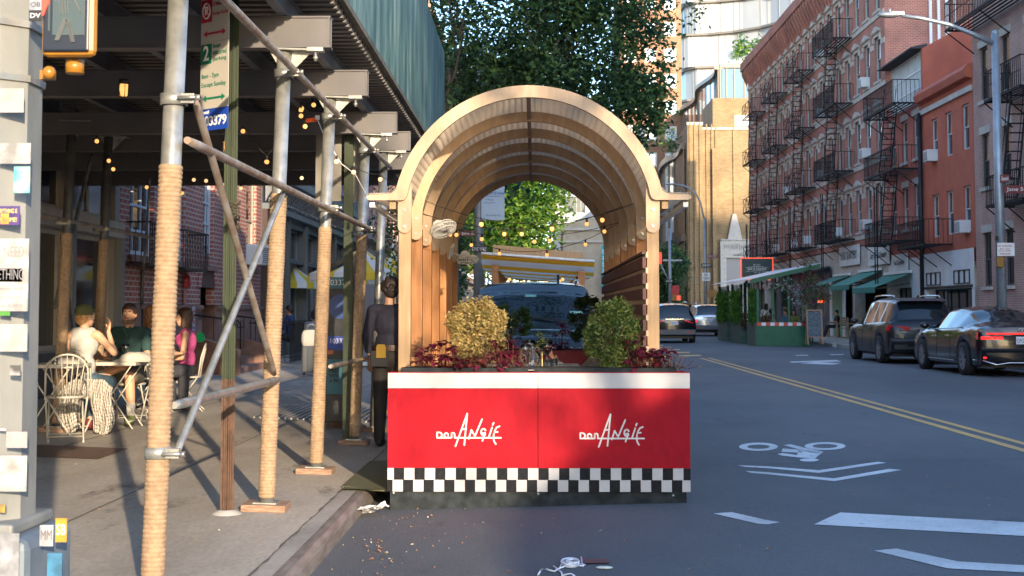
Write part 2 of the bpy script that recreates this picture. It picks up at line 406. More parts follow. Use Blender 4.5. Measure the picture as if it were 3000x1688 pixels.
gpoly([(2250+(308+72*math.cos(a))*.392,1120+(584+12*math.sin(a))*.392) for a in [2*PI*i/20 for i in range(20)]])
gpoly([(2385,1538),(2430,1517),(2462,1503),(3000,1532),(3120,1538),(3120,1581),(3000,1572)])
gpoly([(2090,1506),(2143,1502),(2240,1524),(2285,1532),(2250,1538),(2220,1536)])
gpoly([(2560,1615),(2626,1609),(2807,1647),(2790,1668),(2771,1666)]); gpoly([(2807,1647),(3000,1658),(3120,1664),(3120,1685),(3000,1679),(2790,1668)])
for L in ([(2312,1060),(2450,1055),(2465,1060),(2320,1063)],[(2345,1066),(2390,1061),(2465,1065),(2440,1069),(2380,1067)],[(2330,1041),(2470,1038),(2472,1040),(2332,1043)]): gpoly(L)
struct(b.build('white_road_marking',WP))
# crack in asphalt
b=MB(); random.seed(5); L=[]
for i in range(30):
    L.append((1.6+i*.12,13.55+.25*math.sin(i*.5)*.2+random.uniform(-.02,.02)))
for (x0,y0),(x1,y1) in zip(L,L[1:]): b.quad((x0,y0,rz(x0)+.004),(x1,y1,rz(x1)+.004),(x1,y1+.012,rz(x1)+.004),(x0,y0+.012,rz(x0)+.004))
struct(b.build('road_crack',mat('tar',(.03,.03,.032),.9)))
# sidewalk hatch plate
b=MB()
b.quad((-6.2,12.55,sz(-6.2)+.007),(-4.0,12.55,sz(-4.0)+.007),(-4.0,13.5,sz(-4.0)+.007),(-6.2,13.5,sz(-6.2)+.007)); tag(b.build('hatch_plate',mat('brown_plate',(.13,.085,.065),.7,.4,var=.2,scale=30)),'flat brown steel hatch plate set in sidewalk before white chairs','plate')
b=MB()
for i in range(24):
    x=-3.6+i*.08; b.bar((x,17.6,sz(x)+.012),(x,19.9,sz(x)+.012),.022,.02)
tag(b.build('sidewalk_grate',mat('grate_metal',(.5,.5,.52),.35,.8)),'shiny slotted vent grate in shaded sidewalk behind rope posts','grate')
# ================= dining shelter with arches =================
PK=empty('dining_shelter',(-.045,11.0,0),0,'pale plywood barrel arch dining shelter on cedar posts behind red planter','dining shelter')
AR=1.12; CZ=2.262; BAY=1.138; NR=7
ROOFM=mat('polycarbonate',(.46,.40,.34),.5,c2=(.49,.43,.37),scale=1.5,sub=.35)
RIBEDGE=mat('rib_edge',(.34,.20,.12),.7)
def arc(r,a0,a1,n): return [(r*math.cos(a0+(a1-a0)*i/n),CZ+r*math.sin(a0+(a1-a0)*i/n)) for i in range(n+1)]
T=.045
def tongue(b,s,y0,y1,ztop):
    cx=1.02; rr=.056; zb=2.222
    P=[(cx-rr,ztop),(cx+rr,ztop)]+[(cx+rr*math.cos(-PI*i/10),zb+rr*math.sin(-PI*i/10)) for i in range(11)]
    pts=[(s*x,y0,z) for x,z in P]
    b.prism(pts[::-1] if s<0 else pts,(0,y1-y0,0))
def rib_mesh(ro=AR,ri=AR-.10,T=.045,ear=True):
    b=MB(); a0=R(15); O=arc(ro,a0,PI-a0,44); I=arc(ri,a0,PI-a0,44)
    for k in range(len(O)-1):
        (a,za),(c,zc)=O[k],O[k+1]; (d,zd),(e,ze)=I[k],I[k+1]; b.cur=0
        b.quad((a,0,za),(c,0,zc),(e,0,ze),(d,0,zd)); b.quad((a,T,za),(d,T,zd),(e,T,ze),(c,T,zc))
        b.quad((a,0,za),(a,T,za),(c,T,zc),(c,0,zc),sm=True); b.cur=1; b.quad((d,0,zd),(e,0,ze),(e,T,ze),(d,T,zd),sm=True)
    b.cur=0
    for s in (1,-1):
        ox,oz=O[0]; ix,iz=I[0]
        if ear:
            P=[(ix,iz),(ox,oz)]
            for t in (.2,.4,.6,.8,1): an=t*PI/2; P.append((ox+.085*(1-math.cos(an)),oz-.068*math.sin(an)))
            P+=[(1.30,oz-.072),(1.322,oz-.078),(1.335,oz-.095),(1.322,oz-.112),(1.30,oz-.118),(1.04,oz-.118)]
            for t in (.25,.5,.75): an=t*PI/2; P.append((1.04-(1.04-ix-.004)*math.sin(an),oz-.118+(iz-oz+.118)*.9*(1-math.cos(an))))
        else: P=[(ix,iz),(ox,oz),(1.076,2.40),(1.076,2.30),(.964,2.30),(.964,2.42)]
        pts=[(s*x,0,z) for x,z in P]
        b.prism(pts[::-1] if s<0 else pts,(0,T,0))
        if ear: tongue(b,s,T+.0005,T+.022,2.60)
        else: tongue(b,s,-.012,-.0005,2.46)
    return b
def bolts(yf):
    b=MB()
    for s in (1,-1):
        for z in (2.222,2.36): b.cyl((s*1.02,yf-.012,z),(s*1.02,yf,z),.013,n=10)
    return b
rm=None; pm=None; 
post_b=MB(); post_b.box(-.05,-.045,-.02,.05,.045,2.27)
for i in range(NR):
    y=.15+i*BAY
    if rm is None:
        rm=rib_mesh().build('arch_rib',[PLY,RIBEDGE],PK,loc=(0,y,0)); bo=bolts(T).build('bolt',GALV,rm)
        rib0=rm
    else:
        if i==1: rib1=rib_mesh(AR-.05,AR-.142,ear=False).build('arch_rib',[PLY,RIBEDGE],PK,loc=(0,y,0)); bolts(-.012).build('bolt',GALV,rib1)
        else: c=copy_tree(rib1,parent=PK); c.location=(0,y,0)
    for s in (1,-1):
        if pm is None: pm=post_b.build('post',CEDARL,PK,bevel=.004)
        else:
            pm=pm.copy(); col.objects.link(pm); pm.parent=PK
            if i==1: pm.data=pm.data.copy(); pm.data.materials[0]=CEDAR
        pm.location=(s*1.02,y+.045+T+.024,0)
        if i>0:
            if 'cedar_post' not in globals(): cedar_post=pm.data.copy(); cedar_post.materials[0]=CEDAR
            pm.data=cedar_post
# roof cladding
b=MB(); ro=AR-.045; yb0=.196; yb1=.15+(NR-1)*BAY+.15; rr=[(1.33,2.496),(1.14,2.50),(1.075,2.56)]
P=rr+arc(ro,R(17),PI-R(17),48)+[(-x,z) for x,z in rr[::-1]]
for (xa,za),(xb,zb) in zip(P,P[1:]): b.quad((xa,yb0,za),(xb,yb0,zb),(xb,yb1,zb),(xa,yb1,za),sm=True)
r_=b.build('roof_sheet',ROOFM,PK,fixn=False); so_=r_.modifiers.new('s','SOLIDIFY'); so_.thickness=.008; so_.offset=1
b=MB()
for i in range(NR-1):
    y=.15+i*BAY; b.bar((0,y+T,CZ+AR-.06),(0,y+BAY-.002,CZ+AR-.10),.035,.05)
b.build('ridge_batten',mat('batten_grey',(.30,.23,.18),.7),PK)

for s in (1,-1):
    b=MB(); b.bar((s*1.12,.2,2.40),(s*1.12,yb1,2.40),.05,.07); b.build('edge_beam',CEDARL,PK)
    b=MB(); b.bar((s*1.29,.2,2.40),(s*1.29,yb1,2.40),.04,.04); b.build('gutter_bar',WHITE,PK)
# floor deck
b=MB(); b.box(-1.12,.35,-.06,1.12,7.1,.06); b.build('floor_deck',CEDAR,PK)
# slatted screen, street side
SL=mat('red_brown_slat',(.11,.035,.03),.6,var=.15,scale=8); 
for i in range(NR-1):
    y0=.15+i*BAY+.12; y1=y0+BAY-.10
    b=MB(); z=.98
    y0=.15+i*BAY+.005; y1=y0+BAY-.02
    while z<1.98: b.box(.93,y0,z,.955,y1,z+.090); z+=.128
    b.box(.925,y0,1.99,.96,y1,2.012); b.box(.957,y0+.2,.98,.963,y0+.24,1.98)
    b.build('slat_panel',SL,PK)
    b=MB(); z=.98
    while z<1.95: b.box(.956,y0,z+.085,.975,y1,z+.132); z+=.128
    b._build('backing_strip',woodmat('pale_strip',(.60,.42,.26),(.74,.55,.36)),PK)  # wood coloured extra pale so the shaded strips look like sunlit boards
# ============ planter boxes ============
RED=dirtmat('red_panel',(.33,.0015,.010),(.28,.002,.012),(.37,.035,.035),.6,1.2,5.,20,.06,8,.66,(1,1,.45),.15)
BW_W=mat('white_panel',(.39,.39,.40),.45,var=.04,scale=3); BW_K=mat('black_panel',(.011,.012,.015),.6,var=.3,scale=30,spec=.12)
DK=mat('dark_plinth',(.026,.031,.034),.8,var=.35,scale=12,spec=.1)
SOIL=mat('soil',(.03,.022,.016),.95,bump=.8,bscale=60)
def front_box():
    t=empty('planter_barrier',(0,11.0,0),0,'long red planter barrier with white cursive lettering and chequered base','planter barrier')
    X0,X1=-1.175,1.245; Y1=.42
    b=MB(); b.box(X0+.02,.02,-.075,X1-.03,Y1,.085); b.build('plinth',DK,t)
    seam=.03
    for xa,xb in ((X0,seam-.002),(seam+.002,X1)):
        b=MB(); b.box(xa,0,.273,xb,.02,.905); b.build('red_panel',RED,t)
        b=MB(); b.box(xa,-.001,.908,xb,.02,1.03); b.build('white_band',BW_W,t)
    # checks
    b=MB(); cw=(X1-X0)/29.3; 
    for r in range(2):
        z0=.086+r*.0935
        x=X0-(cw*.5 if r==0 else cw*.38); k=0
        while x<X1:
            xa=max(x,X0); xb=min(x+cw,X1)
            if xb-xa>.002:
                b.cur=(k+r+1)%2; b.box(xa,0,z0,xb,.02,z0+.0925)
            x+=cw; k+=1
    b.build('chequer_band',[BW_W,BW_K],t)
    b=MB(); b.box(X0,.021,.086,X0+.02,Y1,1.03); b.box(X1-.02,.021,.086,X1,Y1,1.03); b.box(X0+.021,Y1-.02,.086,X1-.021,Y1,1.03); b.build('side_board',RED,t)
    b=MB(); b.box(X0+.0,.0,1.031,X1,.022,1.036); b.build('red_trim',RED,t)
    b=MB(); b.box(X0+.1,.05,.86,-.05,Y1-.04,1.068); b.box(.0,.05,.86,X1-.1,Y1-.04,1.068); b.build('planter_tray',DK,t)
    b=MB(); b.quad((X0+.12,.07,1.07),(X1-.12,.07,1.07),(X1-.12,Y1-.06,1.07),(X0+.12,Y1-.06,1.07)); b.build('soil',SOIL,t)
    b=MB()
    for x,z in ((X0+.05,.075),(seam,.07),(X1-.14,.06)): b.sphere((x,-.006,z),.010)
    b.build('screw',GALV,t)
    # logo strokes, zoom coordinates (2576/700 scale) of the photo
    def arc_(cx,cy,rx,ry,a0,a1,n=8): return [(cx+rx*math.cos(R(a0+(a1-a0)*i/n)),cy+ry*math.sin(R(a0+(a1-a0)*i/n))) for i in range(n+1)]
    S=[[(262,379),(112,379),(112,320),(138,320)]+arc_(138,350,25,28,-90,90), arc_(211,353,22,24,0,360,14), [(268,379),(268,328)], [(268,350)]+arc_(285,345,16,18,-160,0)+[(301,379),(800,379)],
       [(310,470),(437,118),(405,458)],[(373,292),(425,280)],[(453,390),(482,295),(520,362),(597,178)],
       [(634,300)]+arc_(612,318,26,36,-60,-270,10)+[(630,345),(629,326),(606,330)],[(628,338),(600,412)],[(705,268),(670,372)],[(722,218),(712,240)],
       [(785,255),(755,268),(735,300),(723,340),(720,385),(728,420),(745,447)],[(728,320),(765,316)]]
    for dx,dy in ((0,0),(1545,8)):
        b=MB()
        for L in S:
            pts=[]
            for (x,y) in L:
                p=atY(1250+(x+dx)*.27174,1180+(y+dy)*.27174,10.99); pts.append((p.x,-.001,p.z))
            r=.0061
            for k,(p,q) in enumerate(zip(pts,pts[1:])):
                p=Vector(p); q=Vector(q); d=(q-p).normalized(); n=Vector((-d.z,0,d.x))*r
                b.prism([p-n,q-n,q+n,p+n],(0,-.002-.00015*k,0))
            for p in pts: b.cyl((p[0],-.001,p[2]),(p[0],-.0033,p[2]),r,n=10)
        b.build('lettering',mat('logo_white',(.56,.56,.56),.5),t)
    return t
front_box()
def rear_box():
    t=empty('planter_barrier',(-.05,11.15+NR*BAY-.9,0),0,'dark red planter wall closing far end of dining shelter','planter barrier')
    b=MB(); b.box(-1.0,0,.06,1.0,.03,1.0); b.box(-1.0,.35,-.05,1.0,.38,1.0); b.box(-1,.031,.06,-.97,.349,1.0); b.box(.97,.031,.06,1.,.349,1.0); b.build('panel',mat('crimson_panel',(.30,.008,.02),.5),t)
    b=MB(); b.box(-.96,.04,.9,.96,.34,1.02); b.build('planter_tray',DK,t)
rear_box()
# entry ramp plate
b=MB(); b.poly([(-1.56,11.15,.085),(-1.18,11.05,.10),(-1.18,13.2,.10),(-1.56,13.2,.085)]); b.prism([(-1.58,11.3,.07),(-1.18,11.1,.07),(-1.18,13.2,.07),(-1.58,13.2,.07)],(0,0,.02))
tag(b.build('ramp_plate',mat('olive_plate',(.13,.13,.075),.6,.2)),'olive metal ramp plate bridging kerb beside red barrier','ramp')
# ============ fans ============
def fan():
    t=empty('wall_fan')
    b=MB(); b.box(-.02,-.05,-.09,.0,.05,.09); b.build('bracket',WHITE,t)
    b=MB(); b.cyl((0,0,-.02),(.12,0,-.01),.012); b.sphere((.17,.0,.03),(.06,.05,.05)); b.build('motor',WHITE,t)
    ax=Vector((.35,-.35,-.87)).normalized()
    Mx=ax.to_track_quat('Z','Y').to_matrix().to_4x4(); Mx.translation=Vector((.22,-.03,-.01))
    cg=MB()
    for z,r in ((-.035,.115),(0,.135),(.035,.12)):
        cg.tube([Mx@Vector((r*math.cos(2*PI*i/24),r*math.sin(2*PI*i/24),z)) for i in range(24)],.0045,5,close=True)
    for i in range(30):
        a=2*PI*i/30; c,s_=math.cos(a),math.sin(a)
        cg.tube([Mx@Vector((c*.02,s_*.02,-.05)),Mx@Vector((c*.115,s_*.115,-.035)),Mx@Vector((c*.135,s_*.135,0)),Mx@Vector((c*.12,s_*.12,.035)),Mx@Vector((c*.02,s_*.02,.055))],.0032,3)
    cg.build('cage',WHITE,t)
    bl=MB()
    for i in range(4):
        a=2*PI*i/4
        P=[Mx@Vector((math.cos(a+da)*r,math.sin(a+da)*r,dz)) for r,da,dz in ((.02,-.3,-.008),(.105,-.32,-.015),(.11,.32,.015),(.02,.3,.008))]
        bl.poly(P)
    bl.cyl(Mx@Vector((0,0,-.03)),Mx@Vector((0,0,.03)),.025)
    bl.build('blades',LGREY,t)
    return t
f=fan(); p=atY(1234,668,13.45); f.location=p; tag(f,'white round wall fan on third left arch post, tilted upward and larger','fan',group='white fans on the left arch posts')
p=atY(1325,738,16.8); f2=copy_tree(f,loc=p,rz_=R(-15),label='smaller white wall fan on a farther left arch post beside the one way sign')
f2.rotation_euler=(R(35),R(20),R(-10))
# ============ string lights ============
CORD=mat('cord',(.02,.018,.016),.7)
def string(p0,p1,sag,bulbs,label,mb=BULB,n=20,size=.021):
    p0,p1=Vector(p0),Vector(p1); t=empty('string_light',tuple(p0),0,label,'string lights')
    P=[(p1-p0)*(i/n)+Vector((0,0,-sag*4*(i/n)*(1-i/n))) for i in range(n+1)]
    b=MB(); b.tube(P,.0035,5); b.build('cord',CORD,t)
    for u in bulbs:
        q=(p1-p0)*u+Vector((0,0,-sag*4*u*(1-u)))
        s=MB(); s.cyl(q+Vector((0,0,.002)),q-Vector((0,0,.035)),.010,.012,8); so=s.build('socket',CORD,t)
        g=MB(); g.sphere(q-Vector((0,0,.035+size*.85)),(size,size,size*1.1),10,8); g.build('bulb',mb,so)
    return t
string(atY(1215,575,12.3),atY(1860,595,12.5),.22,[.30,.62,.85],'string lights drooping highest across front of the arches',BULB)
string(atY(1220,620,13.4),atY(1858,590,13.6),.22,[.40,.48,.78],'string lights crossing behind the highest string, ending at right post',BULB)
string(atY(1280,660,14.6),atY(1850,640,14.7),.16,[.1,.23,.5,.58,.86],'lower middle string lights under the arches near the fans',BULB)
string(atY(1310,670,16.5),atY(1810,655,15.5),.30,[.02,.15,.32,.6,.82],'lowest string lights dipping before striped canopy',BULB)
# ================= sidewalk shed =================
XP=-1.95
def pipe_post(name,x,y,ztop,rope_top,label,dark=False,base=True):
    z0=sz(x); t=empty(name,(x,y,z0),0,label,'shed post',group='posts of the sidewalk shed'); t.rotation_euler=(0,.030,0)
    b=MB(); b.cyl((0,0,.06),(0,0,ztop-z0),.053,n=20); b.build('pipe',DPIPE if dark else GALV,t)
    if rope_top:
        top=rope_top-z0; pitch=.024; n=int((top-.09)/pitch); prof=[]
        for i in range(n):
            z=.09+i*pitch
            k=(i//9)%5; r=.0575+.0012*math.sin(i*.37)
            prof+=[(r-.001,z),(r+.0034,z+pitch*.22),(r+.0046,z+pitch*.5),(r+.0034,z+pitch*.78)]
        prof.append((.054,top))
        m=MB(); m.lathe(prof,20); m.build('rope_wrap',ROPE,t,fixn=False)
    if base:
        b=MB(); b.box(-.16,-.14,0,.16,.14,.05); b.build('timber_pad',mat('worn_timber',(.20,.11,.07),.85,c2=(.33,.22,.15),scale=12,stretch=(1,6,6)),t,bevel=.006)
        b=MB(); b.box(-.085,-.085,.051,.085,.085,.061); b.build('base_plate',GALV,t)
    # head bracket (gusset)
    b=MB(); h=ztop-z0
    b.box(-.11,-.09,h-.012,.24,.09,h)
    b.prism([(.055,-.005,h-.012),(.20,-.005,h-.012),(.055,-.005,h-.17)],(0,.012,0)); b.prism([(-.055,-.005,h-.012),(-.11,-.005,h-.012),(-.055,-.005,h-.1)],(0,.012,0))
    b.build('head_plate',GALV,t)
    return t
DPIPE=mat('dull_pipe',(.16,.16,.165),.45,.7,var=.25,scale=8)
LEAN=.03
names=[('nearest and largest rope wrapped galvanised post holding both diagonal braces',7.06,2.29),('second rope wrapped post just right of the green sign post',10.0,2.39),
 ('third rope wrapped post in row, left of the dark kiosk',12.26,2.28),('fourth rope wrapped post between kiosk and waiter',14.87,2.35)]
posts=[pipe_post('shed_post',XP if i else -1.96,y,3.46,rt,l) for i,(l,y,rt) in enumerate(names)]
pipe_post('shed_post',XP+.02,16.5,3.46,None,'bare galvanised post without rope beside the waiter')
for (y,l) in ((14.9,'dark inner post wrapped in rope, nearest to the signal pole'),(16.2,'inner rope wrapped post behind the woman in cap'),(18.8,'inner rope wrapped post mostly hidden behind the nearest rope post')):
    pipe_post('shed_post',-5.2,y,3.62,2.38,l,dark=True)
pipe_post('shed_post',XP,19.3,3.46,None,'last bare post far behind the waiter at the shed end')
# collars and clamps as things of their own -> parts of braces
def clamp(b,c,r=.062):
    x,y,z=c; b.lathe([(r+.004,-.03),(r+.010,-.03),(r+.010,.03),(r+.004,.03)],16,c)
    b.bar((x+.05,y-.045,z),(x+.12,y-.045,z),.03,.05); b.cyl((x+.04,y-.085,z),(x+.16,y-.085,z),.009,n=8); b.cyl((x+.135,y-.085,z),(x+.16,y-.085,z),.016,n=6)
def brace(label,a,c,r=.024,m=None,clamps=(),name='brace_pipe'):
    t=empty(name,(0,0,0),0,label,'brace pipe')
    b=MB(); b.tube([a,Vector(a).lerp(Vector(c),.03),Vector(a).lerp(Vector(c),.97),c],[r*.75,r,r,r*.75],10); b.build('pipe',m or GALV,t)
    if clamps:
        for k in clamps: b=MB(); clamp(b,k); b._build('clamp',GALV,t)
    return t
W=mat('weathered_pipe',(.40,.37,.33),.5,.4,c2=(.25,.17,.12),scale=7,bump=.2)
xb=XP+.09; yf=-.0
zt=3.28
brace('long top rail pipe running along outer posts under the beams',(xb+.1,5.9,zt+.02),(xb+.1,16.7,zt),.026,W,[(XP+.098,7.06,zt),(XP+.098,10,zt),(XP+.098,12.26,zt),(XP+.098,14.87,zt)])
brace('middle rail pipe from nearest rope post to the arch shelter',(xb+.065,7.0,2.41),(xb+.065,15.3,2.42),.026,W,[(XP+.07,12.26,2.45),(XP+.07,14.87,2.42)])
brace('diagonal brace falling from high on nearest post to low on second post',tuple(atY(571,291,7.1)),tuple(atY(804,1095,9.93)),.022,W,[(-1.883,7.06,2.63)])
brace('diagonal brace rising from low clamp on nearest post to second post',tuple(atY(516,1330,7.1)),tuple(atY(833,556,9.9)),.022,GALV,[(-1.937,7.06,.80)])
brace('low shiny rail pipe between nearest and second rope posts',tuple(atY(510,1188,7.1)),tuple(atY(812,1113,9.93)),.026,GALV,[])
brace('low short rail pipe between third and fourth rope posts',tuple(atY(967,1074,12.3)),tuple(atY(1075,1050,14.8)),.024,W,[])
brace('inner rail pipe linking the three dark inner posts',(-5.12,14.0,2.52),(-5.12,18.7,2.50),.024,W,[(-5.2,14.9,2.5),(-5.2,16.2,2.5)])
brace('slanting dark brace pipe between first and second inner posts',tuple(atY(270,450,16.1)),tuple(atY(160,905,15.3)),.024,DPIPE,[])
brace('thin slanting pipe dropping from third inner post',tuple(atY(440,520,18.6)),tuple(atY(413,900,19)),.016,DPIPE,[])
brace('slanting pipe leaning between first two inner posts to the ground',tuple(atY(180,690,15.5)),tuple(atY(215,1000,16.3)),.022,DPIPE,[])
# beams
BEAM=mat('beam_paint',(.12,.112,.112),.6,.1,c2=(.085,.083,.09),scale=2.2,bump=.1,bscale=20,det=8)
SH=empty('sidewalk_shed',(-3.5,14,3.5),0,'dark steel sidewalk shed roof over the pavement with teal plywood parapet','sidewalk shed')
def rel(b,name,m,bev=0,**k):
    o=b.build(name,m,SH,**k); o.location=(3.5,-14,-3.5); return o
beams=[7.06,10.0,12.26,14.87,16.5,18.7,21.0]
for y in beams+[4.6]:
    b=MB(); x0,x1=-7.25 if y<12.5 else -7.25,-1.50; z0,z1=3.465,3.70
    b.box(x0,y-.065,z0,x1,y+.065,z0+.014); b.box(x0,y-.065,z1-.014,x1,y+.065,z1); b.box(x0,y-.006,z0+.0141,x1,y+.006,z1-.0141)
    b.box(x1-.02,y-.06,z0+.015,x1-.006,y+.06,z1-.015)
    # boxed web so the face reads flat
    b.box(x0,y-.052,z0+.015,x1-.021,y-.007,z1-.015)
    rel(b,'cross_beam',BEAM)
    b=MB(); b.box(x1-.17,y-.085,z0-.03,x1-.05,y-.0,z0-.001); b.cyl((x1-.11,y-.05,z0-.10),(x1-.11,y-.05,z0-.03),.011,n=8); b.sphere((x1-.11,y-.05,z0-.075),.02,8,6); rel(b,'beam_clip',GALV)
JO=mat('joist_paint',(.12,.13,.15),.5,.2,var=.2,scale=4)
for i,x in enumerate((-1.85,-2.5,-3.2,-3.9,-4.6,-5.4,-6.2,-7.0)):
    b=MB(); b.box(x-.035,4.0,3.702,x+.035,22.5,3.71); b.box(x-.004,4.0,3.7105,x+.004,22.5,3.86); b.box(x-.035,4.0,3.8605,x+.035,22.5,3.868); rel(b,'joist',JO)
b=MB(); y=4.0; k=0
while y<22.6:    # corrugated deck, ridges across
    b.box(-7.25,y,3.872,-1.53,y+.085,3.90); b.box(-7.25,y+.085,3.90,-1.53,y+.17,3.93); y+=.17
rel(b,'corrugated_deck',mat('deck_sheet',(.15,.14,.13),.6,.2,c2=(.10,.09,.085),scale=3))
# teal plywood parapet
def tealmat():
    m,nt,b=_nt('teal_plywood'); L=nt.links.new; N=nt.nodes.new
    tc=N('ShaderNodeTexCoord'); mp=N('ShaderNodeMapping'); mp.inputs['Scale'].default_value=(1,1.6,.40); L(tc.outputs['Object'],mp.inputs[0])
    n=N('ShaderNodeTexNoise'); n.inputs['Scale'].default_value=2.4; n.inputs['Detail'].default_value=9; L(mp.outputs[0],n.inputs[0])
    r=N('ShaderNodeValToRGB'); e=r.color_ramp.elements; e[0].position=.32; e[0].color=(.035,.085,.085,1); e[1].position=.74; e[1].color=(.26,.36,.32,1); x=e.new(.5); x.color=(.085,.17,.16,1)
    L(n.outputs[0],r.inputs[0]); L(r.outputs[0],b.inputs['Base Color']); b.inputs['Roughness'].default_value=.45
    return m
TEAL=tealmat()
y=4.0
while y<22.6:
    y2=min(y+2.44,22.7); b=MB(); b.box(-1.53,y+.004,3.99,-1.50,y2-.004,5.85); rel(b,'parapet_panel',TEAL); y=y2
for ya,yb in ((4.0,13.0),(13.0,17.4),(17.4,22.7)):
    b=MB(); b.box(-1.60,ya+.003,3.935,-1.475,yb-.003,3.985); rel(b,'edge_board',mat('edge_board',(.07,.065,.05),.7,c2=(.12,.11,.085),scale=8))
b=MB()
for y in (4.2,6.44,8.88,11.32,13.76,16.2,18.64,21.08): b.bar((-1.58,y,3.93),(-1.58,y,5.8),.06,.08)
rel(b,'parapet_stud',CEDAR)
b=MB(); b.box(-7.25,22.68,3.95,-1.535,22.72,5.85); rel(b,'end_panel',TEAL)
# hanging ladder frame, caged lamps
t=empty('hanging_rack',(0,0,0),0,'small blue grey steel rack hanging under shed roof near signal pole','rack')
b=MB(); A=atY(182,268,15.0); B=atY(218,268,15.0); 
for p,q in ((A,(A.x,A.y,A.z-.46)),(B,(B.x,B.y,B.z-.44)),(A,B),((A.x,A.y,A.z-.2),(B.x,B.y,B.z-.2))): b.bar(p,q,.05,.03)
b.build('steel_bars',JO,t)
for (px,py,Y,l) in ((665,432,12.0,'glowing caged work lamp under beam right of green sign post'),(362,266,10.6,'glowing caged work lamp high under shed left of nearest post')):
    p=atY(px,py,Y); t=empty('work_lamp',tuple(p),0,l,'lamp')
    b=MB(); b.cyl((0,0,.05),(0,0,.09),.04,n=12); b.build('lamp_base',BLACK,t)
    b=MB(); b.cyl((0,0,-.04),(0,0,.05),.03,.035,n=12); b.build('lamp_glass',BULB,t)
    b=MB()
    for i in range(6): a=PI*i/3; b.tube([(.042*math.cos(a),.042*math.sin(a),.05),(.046*math.cos(a),.046*math.sin(a),0),(.03*math.cos(a),.03*math.sin(a),-.055),(0,0,-.06)],.003,4)
    b.build('cage',BLACK,t)
# festoon bulbs under the shed
def spx(pts,Y,label,mb=BULBW,cord_sag=.02,size=.022):
    P=[atY(px,py-12,y_) for (px,py),y_ in zip(pts,Y)]
    t=empty('string_light',tuple(P[0]),0,label,'string lights')
    o=P[0]; path=[]
    for a,c in zip(P,P[1:]):
        for i in range(6): u=i/6; path.append(a.lerp(c,u)-o+Vector((0,0,-.1*u*(1-u))))
    path.append(P[-1]-o)
    b=MB(); b.tube(path,.0035,4); b.build('cord',CORD,t)
    for p in P:
        q=p-o; s=MB(); s.cyl(q,q-Vector((0,0,.035)),.011,n=8); s_=s.build('socket',CORD,t)
        g=MB(); g.sphere(q-Vector((0,0,.035+size*.9)),size,10,8); g.build('bulb',mb,s_)
spx([(284,410),(319,468),(332,493),(430,547),(534,565)],[13.6,14.2,14.6,15.6,16.6],'warm string lights strung from an inner post down past the brick wall',BULB)
spx([(568,525),(604,528),(654,540),(706,550),(780,472),(884,520)],[15.5]*6,'string lights with pale bulbs crossing behind green sign post')
spx([(712,380),(782,470),(884,313),(919,303)],[13,13,12.9,12.9],'warm string lights hanging under shed beam between second and third posts',BULB)
spx([(986,468),(1036,500),(1114,522),(1180,560)],[12.2,13,13.5,14],'string lights with pale bulbs drooping toward left arch posts')
spx([(882,318),(882,335),(894,366)],[12.8,12.8,12.8],'cluster of warm bulbs around orange plug adaptor',BULB)
p=atY(912,352,12.8); b=MB(); b.box(-.05,-.015,-.018,.05,.015,.018,Matrix.Translation(p)@Matrix.Rotation(R(-8),4,'Y')); tag(b.build('plug_adaptor',mat('orange_plastic',(.9,.12,.02),.4)),'orange plug adaptor hanging among warm bulbs under the shed','plug')
p=atY(930,345,12.8); b=MB(); b.box(p.x-.018,p.y-.02,p.z-.02,p.x+.018,p.y+.01,p.z+.02); tag(b.build('plug_block',WHITE),'white plug block fixed to orange adaptor','plug')
b=MB(); b.tube([atY(930,350,12.8),atY(950,400,12.8),atY(1000,480,13),atY(1040,510,13.2),atY(1075,575,13.6),atY(1120,600,14.5)],.005,5); tag(b.build('power_cord',WHITE),'white power cord running from orange adaptor toward arch shelter','cord')
# ================= facade toolkit (local: x along, -y outward, z up) =================
def wall_mesh(b,L,z0,z1,holes,y=0,depth=.18):
    xs=sorted(set([0,L]+[h[0] for h in holes]+[h[1] for h in holes])); zs=sorted(set([z0,z1]+[h[2] for h in holes]+[h[3] for h in holes]))
    xs=[x for x in xs if 0<=x<=L]; zs=[z for z in zs if z0<=z<=z1]
    for xa,xb in zip(xs,xs[1:]):
        for za,zb in zip(zs,zs[1:]):
            cx,cz=(xa+xb)/2,(za+zb)/2
            if any(h[0]<cx<h[1] and h[2]<cz<h[3] for h in holes): continue
            b.quad((xa,y,za),(xb,y,za),(xb,y,zb),(xa,y,zb))
    for (xa,xb,za,zb) in holes:
        b.quad((xa,y,za),(xa,y,zb),(xa,y+depth,zb),(xa,y+depth,za)); b.quad((xb,y,zb),(xb,y,za),(xb,y+depth,za),(xb,y+depth,zb))
        b.quad((xa,y,zb),(xb,y,zb),(xb,y+depth,zb),(xa,y+depth,zb)); b.quad((xa,y,za),(xa,y+depth,za),(xb,y+depth,za),(xb,y,za))
def shell(b,L,z0,z1,D,top=True):
    b.quad((0,0,z0),(0,0,z1),(0,D,z1),(0,D,z0)); b.quad((L,0,z0),(L,D,z0),(L,D,z1),(L,0,z1)); b.quad((0,D,z0),(0,D,z1),(L,D,z1),(L,D,z0))
    if top: b.quad((0,0,z1),(L,0,z1),(L,D,z1),(0,D,z1))
